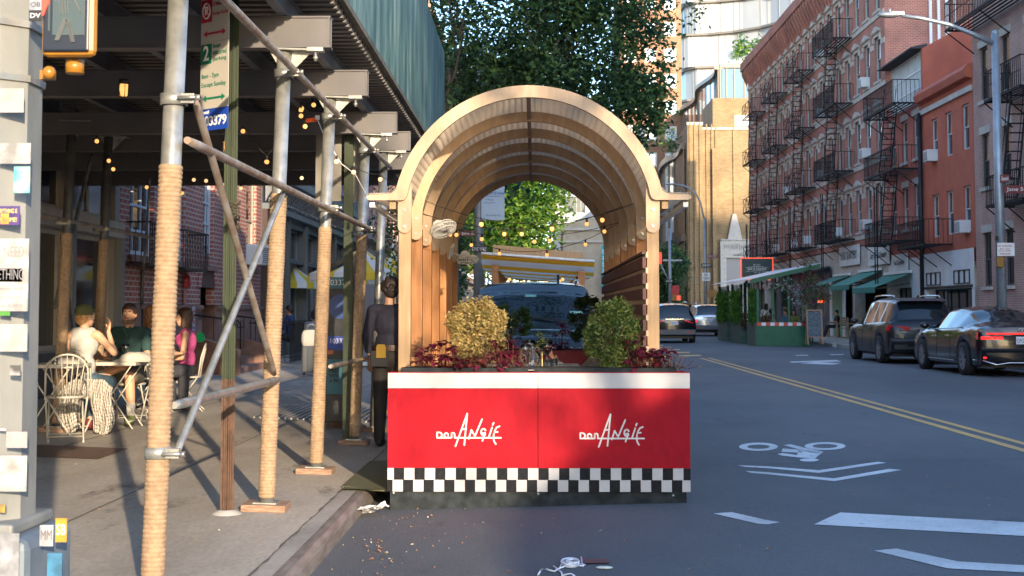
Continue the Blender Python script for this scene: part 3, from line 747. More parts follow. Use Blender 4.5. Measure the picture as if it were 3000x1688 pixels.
def window(parent,x0,x1,z0,z1,fm,gm=GLASS,y=.08,fw=.06,cross=(1,1),lintel=None,sill=None,lm=None,name='window',hood=False):
    w,h=x1-x0,z1-z0; e=.0015
    b=MB(); 
    b.box(x0+e,y,z0+e,x0+fw,y+.07,z1-e); b.box(x1-fw,y,z0+e,x1-e,y+.07,z1-e); b.box(x0+fw,y,z1-fw,x1-fw,y+.07,z1-e); b.box(x0+fw,y,z0+e,x1-fw,y+.07,z0+fw)
    nx,nz=cross
    for i in range(1,nx): x=x0+w*i/nx; b.box(x-.018,y+.012,z0+fw,x+.018,y+.06,z1-fw)
    for i in range(1,nz): z=z0+h*i/nz; b.box(x0+fw,y+.008,z-.022,x1-fw,y+.064,z+.022)
    o=b.build(name,fm,parent)
    g=MB(); yy=y+.045
    if nz==2 and nx==1:
        zc=(z0+z1)/2
        g.quad((x0+fw,yy-.02,zc),(x1-fw,yy-.02,zc),(x1-fw,yy-.012,z1-fw),(x0+fw,yy-.012,z1-fw)); g.quad((x0+fw,yy+.01,z0+fw),(x1-fw,yy+.01,z0+fw),(x1-fw,yy+.01,zc),(x0+fw,yy+.01,zc))
    else: g.quad((x0+fw,yy,z0+fw),(x1-fw,yy,z0+fw),(x1-fw,yy,z1-fw),(x0+fw,yy,z1-fw))
    g.build('pane',gm,o,fixn=False)
    if sill: s=MB(); s.box(x0-.09,-.08,z0-.12,x1+.09,.12,z0-.002); s.build('sill',sill,o)
    if lintel:
        s=MB()
        if hood:
            s.box(x0-.14,-.05,z1+.002,x1+.14,.05,z1+.20); s.prism([(x0-.24,-.15,z1+.20),(x1+.24,-.15,z1+.20),((x0+x1)/2,-.15,z1+.47)],(0,.16,0)); s.box(x0-.22,-.13,z1+.16,x1+.22,.03,z1+.21)
            s.box(x0-.18,-.09,z1-.22,x0-.05,.0,z1+.01); s.box(x1+.05,-.09,z1-.22,x1+.18,.0,z1+.01)
        else: s.box(x0-.12,-.03,z1+.002,x1+.12,.08,z1+.26)
        s.build('lintel',lintel,o)
    return o
def acunit(parent,x,z,wd=.55,h=.38):
    b=MB(); b.box(x-wd/2,-.36,z,x+wd/2,.10,z+h)
    o=b.build('air_conditioner',mat('ac_white',(.68,.68,.66),.5),parent,bevel=.015)
    g=MB(); 
    for i in range(8): zz=z+.05+i*(h-.1)/8; g.box(x-wd/2+.05,-.367,zz,x+wd/2-.05,-.361,zz+.018)
    g.build('grille',mat('ac_grille',(.10,.11,.12),.6),o)
    return o
NG=lambda n,c,**k: mat(n,c,**k)
# ---------------- left row: local x -> +Y, outward -> +X -------------
def left(name,y0,label,x=-7.0,cat='building'): return empty(name,(x,y0,0),PI/2,label,cat)
BR1=brickmat('red_brick',(.37,.11,.08),(.26,.075,.06),(.46,.38,.32),bw=.27,rh=.093,ms=.013)
BROWN=mat('brownstone',(.20,.11,.085),.85,c2=(.26,.15,.115),scale=3,bump=.2)
TAUPE=mat('taupe_trim',(.36,.31,.26),.55,var=.08,scale=5); TAUPED=mat('dark_taupe',(.26,.235,.21),.6)  # second taupe is a darker tone for the shop wall
LBLUE=mat('pale_window_frame',(.55,.60,.66),.5)
# corner shop y 9..23
t=left('corner_shop',8.0,'cream trimmed corner shop with big glass behind outdoor tables'); L=14.9
holes=[]; u=.4
b=MB(); 
cols=[(i*2.42+.35,i*2.42+2.55) for i in range(6)]
for a,c in cols: holes+= [(a,c,.95,2.72),(a,c,3.02,3.85)]
wall_mesh(b,L,0,4.35,holes); shell(b,L,0,14.,9,True); b.quad((0,0,4.35),(L,0,4.35),(L,0,14),(0,0,14)); b.build('wall',TAUPED,t)
for a,c in cols:
    window(t,a,c,.95,2.72,TAUPE,GLASSD,cross=(1,1),fw=.07); window(t,a,c,3.02,3.85,TAUPE,GLASSD,cross=(2,1),fw=.07)
b=MB(); b.box(0,-.10,2.74,L,-.002,3.0); b.box(0,-.06,3.87,L,-.002,4.0); b.build('transom_band',TAUPE,t)
b=MB(); b.box(0,-.35,4.36,L+.03,-.003,4.62); b.box(0,-.22,4.12,L,-.003,4.355); b.box(0,-.13,4.0,L,-.004,4.118); b.build('cornice',TAUPE,t)
b=MB()
for a,c in cols: b.box(c+.03,-.12,.3,c+.19,-.004,2.73)
b.build('pilaster',mat('grey_pilaster',(.16,.17,.18),.5),t)
b=MB(); b.box(.0,-.02,.25,L,-.005,.92); b.build('base_panel',mat('dark_base',(.04,.04,.045),.5),t)
# brick house y 22.9..34.9
t=left('brick_house',22.92,'red brick house with pale arched-top windows and brownstone base',-7.0); L=11.9
wn=[(.55,2.05,2.5,4.75),(5.8,6.75,2.5,4.75),(3.0,4.3,2.5,4.75),(10.1,11.3,2.6,4.9)]
up=[(.7+i*2.9,1.8+i*2.9,z,z+2.0) for i in range(4) for z in (6.6,10.0)]
dr=(5.6,6.85,.2,2.1)
b=MB(); wall_mesh(b,L,1.65,14,[(a,c,d,e) for a,c,d,e in wn+up]+[(5.6,6.85,1.65,2.1)]); shell(b,L,0,14,9); b.build('wall',BR1,t)
b=MB(); wall_mesh(b,L,0,1.63,[(5.6,6.85,.2,1.63)],y=-.05,depth=.35); b.box(0,-.09,1.56,5.58,-.051,1.64); b.box(6.87,-.09,1.56,L,-.051,1.64); b.build('stone_base',BROWN,t)
for k,(a,c,d,e) in enumerate(wn[:3]): window(t,a,c,d,e,LBLUE,GLASSD,cross=(3,5),fw=.09,sill=BROWN)
window(t,*wn[3],TAUPE,GLASSD,cross=(1,2),sill=BROWN)
for a in up: window(t,*a,LBLUE,GLASSD,cross=(1,2),sill=BROWN,lintel=BROWN)
# arched door
b=MB(); N=12; cx,w_=6.225,.625; P=[(5.6,.21),(6.85,.21),(6.85,2.1)]+[(cx+w_*math.cos(PI*i/N),2.1+w_*.0+.52*math.sin(PI*i/N)) for i in range(1,N)]+[(5.6,2.1)]
b.prism([(x,.28,z) for x,z in P[:3]]+[(5.6,.28,2.1)],(0,.05,0)); b.build('door',mat('brown_door',(.20,.10,.06),.5,var=.1),t)
b=MB()
for i in range(N):
    a0,a1=PI*i/N,PI*(i+1)/N
    for r0,r1,y in ((.625,.86,-.03),):
        q=[(cx+r0*math.cos(a0),y,2.02+r0*.8*math.sin(a0)),(cx+r1*math.cos(a0),y,2.02+r1*.85*math.sin(a0)),(cx+r1*math.cos(a1),y,2.02+r1*.85*math.sin(a1)),(cx+r0*math.cos(a1),y,2.02+r0*.8*math.sin(a1))]
        b.prism(q,(0,.02,0))
b.build('door_arch',BR1,t)
b=MB(); b.prism([(cx+.625*math.cos(PI*i/N),-.012,2.02+.5*math.sin(PI*i/N)) for i in range(N+1)],(0,.01,0)); b.build('door_tympanum',mat('tympanum',(.09,.045,.035),.8),t)
acunit(t,10.7,2.65,.8,.5)
for a,c in ((.35,2.2),(2.75,4.5)):    # juliet balconies
    b=MB(); y0=-.42
    b.box(a,y0,2.30,c,0,2.34); b.bar((a,y0,3.05),(c,y0,3.05),.03); b.bar((a,y0,3.05),(a,0,3.05),.03); b.bar((c,y0,3.05),(c,0,3.05),.03); b.bar((a,y0,2.45),(c,y0,2.45),.02)
    for i in range(15): x=a+(c-a)*i/14; b.bar((x,y0,2.34),(x,y0,3.05),.014)
    for x in (a,c):
        for k in range(4): b.bar((x,y0+.1*k+.05,2.34),(x,y0+.1*k+.05,3.05),.014)
    b.build('balcony',BLACK,t)
b=MB(); b.bar((1.2,-.05,.3),(1.2,-.05,2.25),.05); b.build('drain_pipe',BLACK,t)
# bell, sign, number, stoop
p=atX(545,825,-6.93); b=MB(); b.lathe([(0,.09),(.10,.08),(.15,.03),(.16,0)],16); o=tag(b.build('alarm_bell',mat('bell_red',(.30,.015,.02),.35)),'round dark red alarm bell on brick wall left of arched door','bell'); o.location=p; o.rotation_euler=(0,PI/2,0)
p=atX(541,875,-6.97); b=MB(); b.box(-.002,-.10,-.16,.01,.10,.16); o=tag(b.build('wall_notice',mat('pink_notice',(.42,.16,.13),.6)),'small reddish notice under the alarm bell','notice'); o.location=p
p=atX(566,933,-6.9); b=MB(); b.box(-.002,-.12,-.30,.01,.12,.24); o=tag(b.build('wall_notice',mat('grey_notice',(.42,.42,.48),.6)),'tall pale notice with red writing beside house number','notice'); o.location=p
for k,s in enumerate(('GAS','SHUT','OFF','VALVE')): text('lettering',s,.09,mat('notice_red',(.5,.05,.05),.6),o,(.012,0,.14-.11*k),(PI/2,0,PI/2),w=.17)
p=atX(586,926,-6.93); e_=empty('house_number',tuple(p),0,'black house number beside the arched door','house number'); text('digits','107',.24,BLACK,e_,(.01,0,0),(PI/2,0,PI/2),w=.34)
p=atX(573,985,-6.75); b=MB(); b.cyl((-.10,0,0),(.12,-.16,-.02),.11,n=14); b.build('jar_body',mat('jar_brown',(.25,.14,.06),.4),None)
jb=bpy.data.objects[-1] if False else [o for o in col.objects if o.name.startswith('jar_body')][-1]
jb.name='jar'; jb.location=p; tag(jb,'brown jar with bright green lid sticking out beside the door','jar')
b=MB(); b.cyl((.121,-.161,-.02),(.15,-.185,-.024),.10,n=14); b.build('lid',mat('green_lid',(.02,.42,.10),.4),jb)
ST=empty('stoop',(-6.99,27.2,.2),PI/2,'brown stone stoop with black handrails before arched door','stoop')
def stoop():
    b=MB(); b.prism([(-.1,-1.1,0),(-.1,-1.1,.55),(-.1,0,.9),(-.1,0,0)],(.3,0,0)); b.prism([(3.6,-1.1,0),(3.6,-1.1,.55),(3.6,0,.75),(3.6,0,0)],(.3,0,0)); b.build('side_wall',mat('stoop_brown',(.17,.07,.045),.8,c2=(.25,.16,.11),scale=2),ST)
    b=MB()
    for i in range(3): b.box(.21,-1.0+i*.33,0.001*i,3.59,-.05,.16*(i+1))
    b.build('step',BROWN,ST)
    for x in (.4,3.3):
        b=MB(); b.tube([(x,-1.05,.2),(x,-1.05,1.05),(x,-1.0,1.12),(x,-.05,1.25)],.018,6); b.tube([(x,-1.05,1.0)]+[(x,-1.05-.08*math.sin(a),1.05+.08*math.cos(a)) for a in (0,1,2,3,4,5)],.012,5); b.bar((x,-.5,.5),(x,-.5,1.18),.015); b.build('handrail',BLACK,ST)
stoop()
# dark shopfront with bracketed cornice y 34.9..52
t=left('dark_shopfront_building',34.95,'grey building with bracketed cornice above dark shopfront behind parasols'); L=19
GR=mat('grey_trim',(.22,.235,.24),.5,var=.1); PIER=mat('pier_brown',(.10,.055,.045),.6)
cols=[(.9+i*3.0,3.4+i*3.0) for i in range(6)]
b=MB(); wall_mesh(b,L,0,4.2,[(a,c,.9,2.9) for a,c in cols]+[(a,c,3.0,3.9) for a,c in cols],depth=.4); wall_mesh(b,L,4.2,14,[(.8+i*2.2,1.9+i*2.2,z,z+1.9) for i in range(8) for z in (5.8,9.2)]); shell(b,L,0,14,9); b.build('wall',mat('slate_paint',(.11,.12,.125),.6),t)
for a,c in cols: window(t,a,c,.9,2.9,GR,GLASSD,y=.2,fw=.08,cross=(2,1)); window(t,a,c,3.0,3.9,GR,GLASSD,y=.2,fw=.07,cross=(2,1))
for i in range(8):
    for z in (5.8,9.2): window(t,.8+i*2.2,1.9+i*2.2,z,z+1.9,LBLUE,GLASSD,cross=(1,2),sill=CONC2)
b=MB(); b.box(-.1,-.55,4.9,L,-.003,5.05); b.box(-.1,-.4,5.051,L,-.003,5.2); b.box(0,-.18,4.15,L,-.003,4.3); b.build('cornice',GR,t)
b=MB()
for i in range(44): x=.15+i*.43; b.prism([(x,-.05,4.35),(x,-.12,4.5),(x,-.42,4.88),(x,-.05,4.88)],(.12,0,0)); b.sphere((x+.06,-.16,4.42),.05,6,5)
b.build('corbel',mat('corbel_grey',(.33,.34,.35),.5),t)
b=MB(); b.box(.0,-.14,.2,.35,-.004,4.15); b.box(.05,-.3,2.6,.75,-.15,2.72); b.build('pier',PIER,t)
b=MB()
for i in range(1,7): x=.5+i*3.0; b.box(x-.14,-.1,.2,x+.14,-.003,4.1)
b.build('column',mat('column_grey',(.10,.11,.115),.5),t)
# low black railing
t=empty('iron_railing',(-5.9,33,.28),0,'black iron railing before the dark shopfront','railing')
b=MB(); b.bar((0,0,.95),(0,9,.95),.03); b.bar((0,0,.12),(0,9,.12),.03)
for i in range(70): b.bar((0,i*.13,0),(0,i*.13,1.0),.016)
b.bar((0,0,.95),(-1.0,0,.95),.03); b.bar((0,0,.12),(-1,0,.12),.03)
for i in range(9): b.bar((-i*.12,0,0),(-i*.12,0,1.02),.018)
b.build('bars',BLACK,t)
# far left brick apartment blocks
def block(name,y0,L,H,label,wm,fr,xo=-7.0,fl=3.1,z1=4.4,sp=2.1,first=1.0,ac=(),base=None,cor=True,D=10):
    t=left(name,y0,label,xo); rows=int((H-z1-.8)/fl)+0; n=int((L-first)/sp)
    hs=[(first+i*sp,first+i*sp+1.0,z1+.7+k*fl,z1+2.5+k*fl) for i in range(n) for k in range(rows)]
    b=MB(); wall_mesh(b,L,0,H,hs); shell(b,L,0,H,D); b.build('wall',wm,t)
    w0=None
    for h in hs[:100]:
        if w0 is None: w0=window(t,*h,fr,GLASS,cross=(1,2),sill=CONC2); o0=h; w0l=w0
        else:
            c=copy_tree(w0,parent=t); c.location=(h[0]-o0[0],0,h[2]-o0[2])
    for i,k in ac: acunit(t,first+i*sp+.5,z1+.72+k*fl)
    if base: b=MB(); b.box(0,-.06,0,L,-.003,z1); b.build('ground_storey',base,t)
    if cor: b=MB(); b.box(0,-.4,z1,L,-.061,z1+.2); b.box(-.1,-.45,H,L,.1,H+.5); b.build('cornice',mat('pink_stone',(.36,.24,.19),.7),t)
    return t
BR3=brickmat('pink_brick',(.36,.19,.13),(.28,.14,.095),(.36,.28,.22))
block('brick_row_house',54,33,15,'brick row house beyond dark shopfront, hidden mostly by arch',BR1,LBLUE,base=mat('pink_base',(.34,.25,.21),.7))
block('apartment_block',88,110,21,'pinkish brick apartment block with row of air conditioners seen left under arch',BR3,LBLUE,ac=[(i,0) for i in range(14,34,2)],base=mat('pink_base',(.34,.25,.21),.7))
block('apartment_tower',72,60,52,'tall beige brick tower rising behind the tree and teal parapet',brickmat('beige_brick',(.34,.26,.19),(.28,.20,.14),(.36,.3,.25)),WHITE,-10,ac=[(2,6),(5,8),(7,9),(3,10)],cor=False,D=16)
# parasols: yellow and white
PY_=mat('parasol_yellow',(.85,.58,.05),.8,sub=.4); PW=mat('parasol_white',(.88,.88,.86),.8,sub=.4)
def parasol(loc,label,s=1):
    t=empty('parasol',loc,0,label,'parasol','yellow and white parasols')
    N=16; pr=[(0,.98),(.10,.78),(.30,.60),(.62,.42),(1.0,.22),(1.03,.04)]
    b=MB()
    for j in range(len(pr)-1):
        for i in range(N*2):
            a0,a1=PI*i/N,PI*(i+1)/N; (r0,z0),(r1,z1)=pr[j],pr[j+1]
            b.cur=(i//2)%2 
            b.quad((r0*s*math.cos(a0),r0*s*math.sin(a0),2+z0),(r1*s*math.cos(a0),r1*s*math.sin(a0),2+z1),(r1*s*math.cos(a1),r1*s*math.sin(a1),2+z1),(r0*s*math.cos(a1),r0*s*math.sin(a1),2+z0),sm=True)
    b.build('canopy',[PY_,PW],t,fixn=False)
    b=MB(); b.cyl((0,0,0),(0,0,3.15),.025,n=8); b.cyl((0,0,0),(0,0,.08),.3,n=16); b.build('pole',WHITE,t)
    return t
p=atY(1057,900,33); parasol((p.x,33,.2),'yellow and white parasol with tall pointed top nearest, behind kiosk',1.25)
p=atY(1150,900,37); parasol((p.x,37,.2),'yellow and white parasol partly hidden behind the waiter',1.3)
p=atY(852,900,41.0); parasol((p.x,41,.15),'yellow and white parasol close to the dark shopfront, partly behind second rope post',.8)
# ---------------- right row: local x -> -Y, outward -> -X ---------------
def right(name,yfar,label,x=15.5): return empty(name,(x,yfar,0),-PI/2,label,'building')
TB=brickmat('tenement_brick',(.47,.135,.09),(.37,.10,.068),(.44,.30,.23),ms=.012,dirt=.3)
CREAM=mat('cream_stone',(.56,.51,.43),.8,c2=(.44,.41,.36),scale=3,bump=.15,bscale=30)
YF=98.3; t=right('tenement_building',YF,'five storey red brick tenement with four black fire escapes and corbelled cornice'); L=YF-60.0; D=5.2
TEN=t
rowz=[5.25,8.55,11.85,15.05]; wh=2.0
ncol=19; xs0=[1.1+i*1.97 for i in range(ncol)]
hs=[(x,x+.95,z,z+wh) for x in xs0 for z in rowz]
b=MB(); wall_mesh(b,L,4.6,18.2,hs); shell(b,L,4.6,19.3,D); b.build('wall',TB,t)
b=MB(); wall_mesh(b,L,0,4.55,[(.8,6.2,.6,3.0),(7,12,.6,3.0),(13,20,.6,3.0),(27.6,31.5,.5,2.9),(32,38,.5,2.9)],depth=.5); shell(b,L,0,4.55,D,False); b.build('ground_storey',CREAM,t)
b=MB()
for x0,x1 in ((.8,6.2),(7,12),(13,20)): b.quad((x0,.5,.6),(x1,.5,.6),(x1,.5,3),(x0,.5,3))
b.build('dark_shop_window',GLASSD,t)
w0=None
for h in hs:
    if w0 is None: w0=window(t,*h,mat('stone_frame',(.52,.53,.48),.6),GLASS,cross=(1,2),sill=CREAM,lintel=CREAM,hood=True); h0=h
    else: c=copy_tree(w0,parent=t); c.location=(h[0]-h0[0],0,h[2]-h0[2])
b=MB()
for z in (5.0,6.9,8.3,10.2,11.6,13.5,14.8,16.6): 
    seg=[0]+[v for x in xs0 for v in (x-.15,x+1.1)]+[L]
    if z in (5.0,8.3,11.6,14.8): b.box(0,-.045,z-.12,L,-.003,z+.10)
    else:
        for a,c in zip(seg[::2],seg[1::2]):
            if c-a>.05: b.box(a,-.03,z-.12,c,-.003,z+.12)
b.build('stone_band',CREAM,t)
b=MB(); b.box(-.1,-.55,18.75,L+.02,-.001,19.35); b.box(0,-.12,18.2,L,-.001,18.74); b.quad((0,0,18.2),(L,0,18.2),(L,0,19.3),(0,0,19.3)); b.build('cornice',TB,t)
b=MB()
for i in range(54):
    x=.2+i*.7; b.prism([(x,-.13,17.5),(x,-.16,17.7),(x,-.5,18.45),(x,-.5,18.74),(x,-.121,18.74)],(.22,0,0)); b.box(x-.1,-.10,17.35,x+.32,-.002,17.5)
b.build('corbel',TB,t)
for i,k in ((17,0),(17,1),(17,2),(12,1),(12,2),(12,3),(14,0),(8,0),(7,1),(10,0),(5,0)): acunit(t,xs0[i]+.47,rowz[k]+.02,.6,.45)
FE=mat('fire_escape_black',(.012,.013,.015),.7,0,spec=.2)
def fire_escape(parent,xa,xb,zs,stair=True,last=True,d=.95,xs=False):
    """xa..xb along the wall, one balcony per z"""
    b=MB(); r=.024
    for z in zs:
        for i in range(6): y=-.08-i*d/5.5; b.box(xa,y-.03,z-.02,xb,y+.03,z+.015)
        for x in (xa,xb): b.bar((x,0,z-.03),(x,-d,z-.03),.05,.06)
        b.bar((xa,-d,z-.03),(xb,-d,z-.03),.05,.08)
        n=int((xb-xa)/.16)
        if xs:
            n=-1; q=(xb-xa)/3
            for i in range(4): b.bar((xa+q*i,-d,z),(xa+q*i,-d,z+.92),.03)
            for i in range(3): b.bar((xa+q*i,-d,z+.03),(xa+q*i+q,-d,z+.9),.022); b.bar((xa+q*i+q,-d,z+.03),(xa+q*i,-d,z+.9),.022)
        for i in range(n+1): x=xa+(xb-xa)*i/n; b.bar((x,-d,z),(x,-d,z+.92),.022)
        for x in (xa,xb):
            for i in range(6): b.bar((x,-d*i/6,z),(x,-d*i/6,z+.92),.017)
            b.bar((x,0,z+.92),(x,-d,z+.92),.03); b.bar((x,0,z-.85),(x,-d,z-.05),.035)
        b.bar((xa,-d,z+.92),(xb,-d,z+.92),.035); b.bar((xa,-d,z+.46),(xb,-d,z+.46),.02)
        b.bar(((xa+xb)/2,0,z-.85),((xa+xb)/2,-d,z-.05),.035)
    o=b.build('fire_escape',FE,parent)
    if stair:
        s=MB()
        for k,(za,zb) in enumerate(zip(zs,zs[1:])):
            m=(xa+xb)/2; x0,x1=(m-.55,m+.55); y=-d*.62
            for dy in (-.24,.24): s.bar((x0,y+dy,za+.05),(x1,y+dy,zb),.03,.10); s.bar((x0,y+dy,za+.95),(x1,y+dy,zb+.85),.022)
            for i in range(12): u=(i+.5)/12; X=x0+(x1-x0)*u; Z=za+.05+(zb-za-.05)*u; s.box(X-.08,y-.24,Z-.012,X+.08,y+.24,Z+.012)
        if last:
            x=(xa+xb)/2-.4; y=-d-.05; z0=zs[0]
            for dx in (-.2,.2): s.bar((x+dx,y,z0-1.9),(x+dx,y,z0+2.4),.045)
            for i in range(14): s.bar((x-.2,y,z0-1.8+i*.3),(x+.2,y,z0-1.8+i*.3),.025)
        s.build('stair',FE,o)
    return o
for xa,xb in ((3.3,7.6),(11.1,15.5),(18.9,23.4),(27.3,32.3)): fire_escape(t,xa,xb,[z-.25 for z in rowz],xs=xa<25)
# side wall pipes and chimney of the tenement (facing camera)
b=MB()
for i in range(4): y=1.95+i*.36; b.box(L+.001,y,11.9,L+.09,y+.12,19.6)
b.build('white_pipe',mat('white_pipe',(.7,.7,.72),.5),t)
b=MB(); b.box(L+.001,1.7,4,L+.35,4.4,12.2); b.build('chimney_breast',brickmat('grey_brick',(.16,.12,.12),(.12,.09,.09),(.22,.2,.19)),t)
# left orange house
OR=mat('orange_stucco',(.52,.13,.07),.8,c2=(.43,.105,.06),scale=1.5,bump=.12,bscale=25,det=8)
OR2=brickmat('orange_painted_brick',(.50,.13,.09),(.43,.11,.075),(.42,.15,.11),dirt=.15)
t=right('orange_brick_house',59.98,'narrow orange brick house with white glazed attic and iron balconies'); L=5.4; D=5
hs=[(x,x+.8,z,z+1.75) for x in (.7,2.5,4.2) for z in (4.9,7.7)]
b=MB(); wall_mesh(b,L,3.7,9.9,hs); shell(b,L,3.7,9.9,D); b.build('wall',OR2,t)
for h in hs: window(t,*h,mat('stone_frame',(.4,.4,.37)),GLASS,cross=(1,2),sill=CREAM,lintel=CREAM)
b=MB(); b.box(.4,.25,9.93,5.35,.3,12.0); b.build('attic_glass',GLASSD,t)
b=MB()
for i in range(15): x=.4+i*.354; b.box(x-.045,.17,9.93,x+.045,.245,12.0)
for z in (9.95,10.6,11.3,12.0): b.box(.38,.16,z-.03,5.37,.2445,z+.03)
b.build('attic_frame',WHITE,t)
b=MB(); b.prism([(.1,-.38,12.04),(.1,-.38,12.10),(.1,.3,12.25),(.1,.3,12.05)],(5.3,0,0)); b.build('roof',mat('tar_roof',(.05,.05,.05),.8),t)
b=MB(); b.prism([(5.42,.02,9.95),(5.42,.02,12.0),(5.42,3.0,13.6),(5.42,5.5,13.7),(5.42,5.5,9.95)],(.25,0,0)); b.build('gable_wall',OR,t)
fire_escape(t,.2,5.2,[4.35,7.25,9.9],d=1.05)
b=MB(); b.box(.1,-.05,.2,5.3,-.003,.45); b.build('base',CREAM,t)
GF=mat('white_fascia',(.74,.75,.72),.6,c2=(.64,.65,.63),scale=2)
b=MB(); wall_mesh(b,L,0,3.69,[(.3,3.6,.45,2.5)],depth=.6); b.build('shop_wall',GF,t)
window(t,.3,3.6,.45,2.5,BLACK,GLASSD,y=.4,cross=(4,1))
# right orange house
t=right('orange_stucco_house',54.55,'smooth orange stucco house with rounded parapet above white shopfront'); L=6.4; D=5
hs=[(x,x+.85,z,z+1.65) for x in (1.3,3.1,5.1) for z in (4.35,7.3)]
b=MB(); wall_mesh(b,L,3.75,9.5,hs); shell(b,L,3.75,9.5,D); b.build('wall',OR,t)
for h in hs: window(t,*h,mat('white_frame',(.6,.6,.58),.5),GLASS,cross=(1,2),fw=.07)
b=MB(); b.prism([(0,0,9.75),(0,-.25,9.8),(0,-.32,10.05),(0,-.18,10.25),(0,.2,10.33),(0,5,10.3),(0,5,9.51),(0,.02,9.51)],(L,0,0)); b.build('parapet',OR,t)
b=MB(); b.box(.02,-.10,9.3,L,-.003,9.5); b.build('grey_band',CREAM,t)
acunit(t,1.7,7.28,.6,.45); acunit(t,5.5,4.3,.65,.45)
fire_escape(t,.1,3.8,[4.0],stair=False,d=1.05); 
b=MB(); b.cyl((.15,-.12,.5),(.15,-.12,9.4),.09,n=10); b.build('drain_pipe',BLACK,t)
b=MB(); wall_mesh(b,L,0,3.74,[(.5,6.1,.4,2.35)],y=-.06,depth=.6); b.build('shop_wall',GF,t)
b=MB(); b.box(.4,-.12,2.36,6.2,-.063,2.45); b.build('shop_trim',BLACK,t)
window(t,.5,6.1,.4,2.35,BLACK,GLASSD,y=.3,cross=(6,1),name='shop_window')
b=MB()
for i in range(7): x=.75+i*.33; b.box(x,.7,.5,x+.14,.72,2.3)
b.build('curtain',mat('tan_curtain',(.45,.33,.25),.8),t)
for i in range(3): window(t,.6+i*.62,1.18+i*.62,2.5,3.0,BLACK,mat('pane_pale',(.5,.52,.5),.4),y=-.10,fw=.03); 
for i in range(3): window(t,4.1+i*.62,4.68+i*.62,2.5,3.0,BLACK,MT['pane_pale'],y=-.10,fw=.03)
# right brick building (continues out of frame toward the camera)
PB=brickmat('rose_brick',(.47,.25,.19),(.39,.20,.155),(.50,.39,.33),ms=.012); 
t=right('rose_brick_building',48.1,'rose brown brick building with stone lintels at right edge behind street lamp'); L=28; D=12
hs=[(x,x+.85,z,z+1.85) for x in (.75,2.9,5.2,7.4,9.6,12,14.4,17,19.5,22,24.5) for z in (2.35,5.75,8.75)]
b=MB(); wall_mesh(b,L,0,15,hs); shell(b,L,0,15,D); b.build('wall',PB,t)
w0=None
for h in hs:
    if w0 is None: w0=window(t,*h,mat('dark_frame',(.09,.09,.09),.5),GLASSD,cross=(1,2),sill=CREAM,lintel=CREAM); h0=h
    else: c=copy_tree(w0,parent=t); c.location=(h[0]-h0[0],0,h[2]-h0[2])
fire_escape(t,3.9,7.2,[4.9,8.3],d=.9); fire_escape(t,.2,7.4,[11.4],stair=False,d=1.0)
# awnings and shop signs
def stripes():
    m,nt,b=_nt('awning_stripe'); L=nt.links.new; N=nt.nodes.new
    tc=N('ShaderNodeTexCoord'); w=N('ShaderNodeTexWave'); w.wave_type='BANDS'; w.bands_direction='X'; w.inputs['Scale'].default_value=1.9; L(tc.outputs['Object'],w.inputs[0])
    r=N('ShaderNodeValToRGB'); r.color_ramp.interpolation='CONSTANT'; r.color_ramp.elements[0].color=(.012,.16,.11,1); r.color_ramp.elements[1].color=(.12,.32,.26,1); r.color_ramp.elements[1].position=.72
    L(w.outputs[0],r.inputs[0]); L(r.outputs[0],b.inputs['Base Color']); b.inputs['Roughness'].default_value=.8; return m
AW=stripes()
def awning(yfar,ynear,zt,zf,label,d=1.45):
    t=empty('awning',(15.46,yfar,0),-PI/2,label,'awning','green awnings over the shops'); L=yfar-ynear
    b=MB(); b.prism([(0,0,zt),(0,-d,zf),(0,-d,zf+.02),(0,0,zt+.02)],(L,0,0)); b.build('canopy',AW,t)
    b=MB(); n=int(L/.12)
    b.box(0,-d-.012,zf-.17,L,-d-.002,zf+.01)
    for i in range(n): x=i*L/n; b.prism([(x,-d-.012,zf-.17),(x+L/n,-d-.012,zf-.17),(x+L/n/2,-d-.012,zf-.23)],(0,.008,0))
    b.build('valance',AW,t)
    b=MB()
    for x in (.3,L-.3): b.bar((x,0,zt-.4),(x,-d+.1,zf-.05),.05)
    b.build('arm',BLACK,t)
    b=MB(); b.box(-.05,-.12,zt+.02,L+.05,.0,zt+.14); b.build('housing',WHITE,t)
awning(70.4,67.0,3.24,2.75,'green striped awning farthest left, smallest of the three'); awning(65.0,61.0,3.30,2.66,'middle green striped awning between two others'); awning(60.2,56.2,3.05,2.47,'nearest and lowest green striped awning above parked grey car',1.5)
def shopsign(yc,z,s,wd,h,label,board=True,tm=BLACK,cond=True):
    t=empty('shop_sign',(15.40,yc,z),-PI/2,label,'shop sign')
    b=MB(); b.box(-wd/2-.35,-.02,-h/2,wd/2+.35,.04,h/2); b.build('board',GF,t)
    text('lettering',s,.5,tm,t,(0,-.03,0),FRONT,w=wd,h=h*.42,bold=.0)
shopsign(67.0,4.2,'A SALT & BATTERY',3.4,.95,'white sign board reading A SALT & BATTERY above the awnings')
shopsign(61.3,4.0,'Carry On Tea & Sympathy',2.9,.85,'white sign board reading Carry On Tea & Sympathy')
shopsign(57.8,3.55,'Tea & Sympathy',1.7,.7,'white sign board reading Tea & Sympathy over nearest awning')
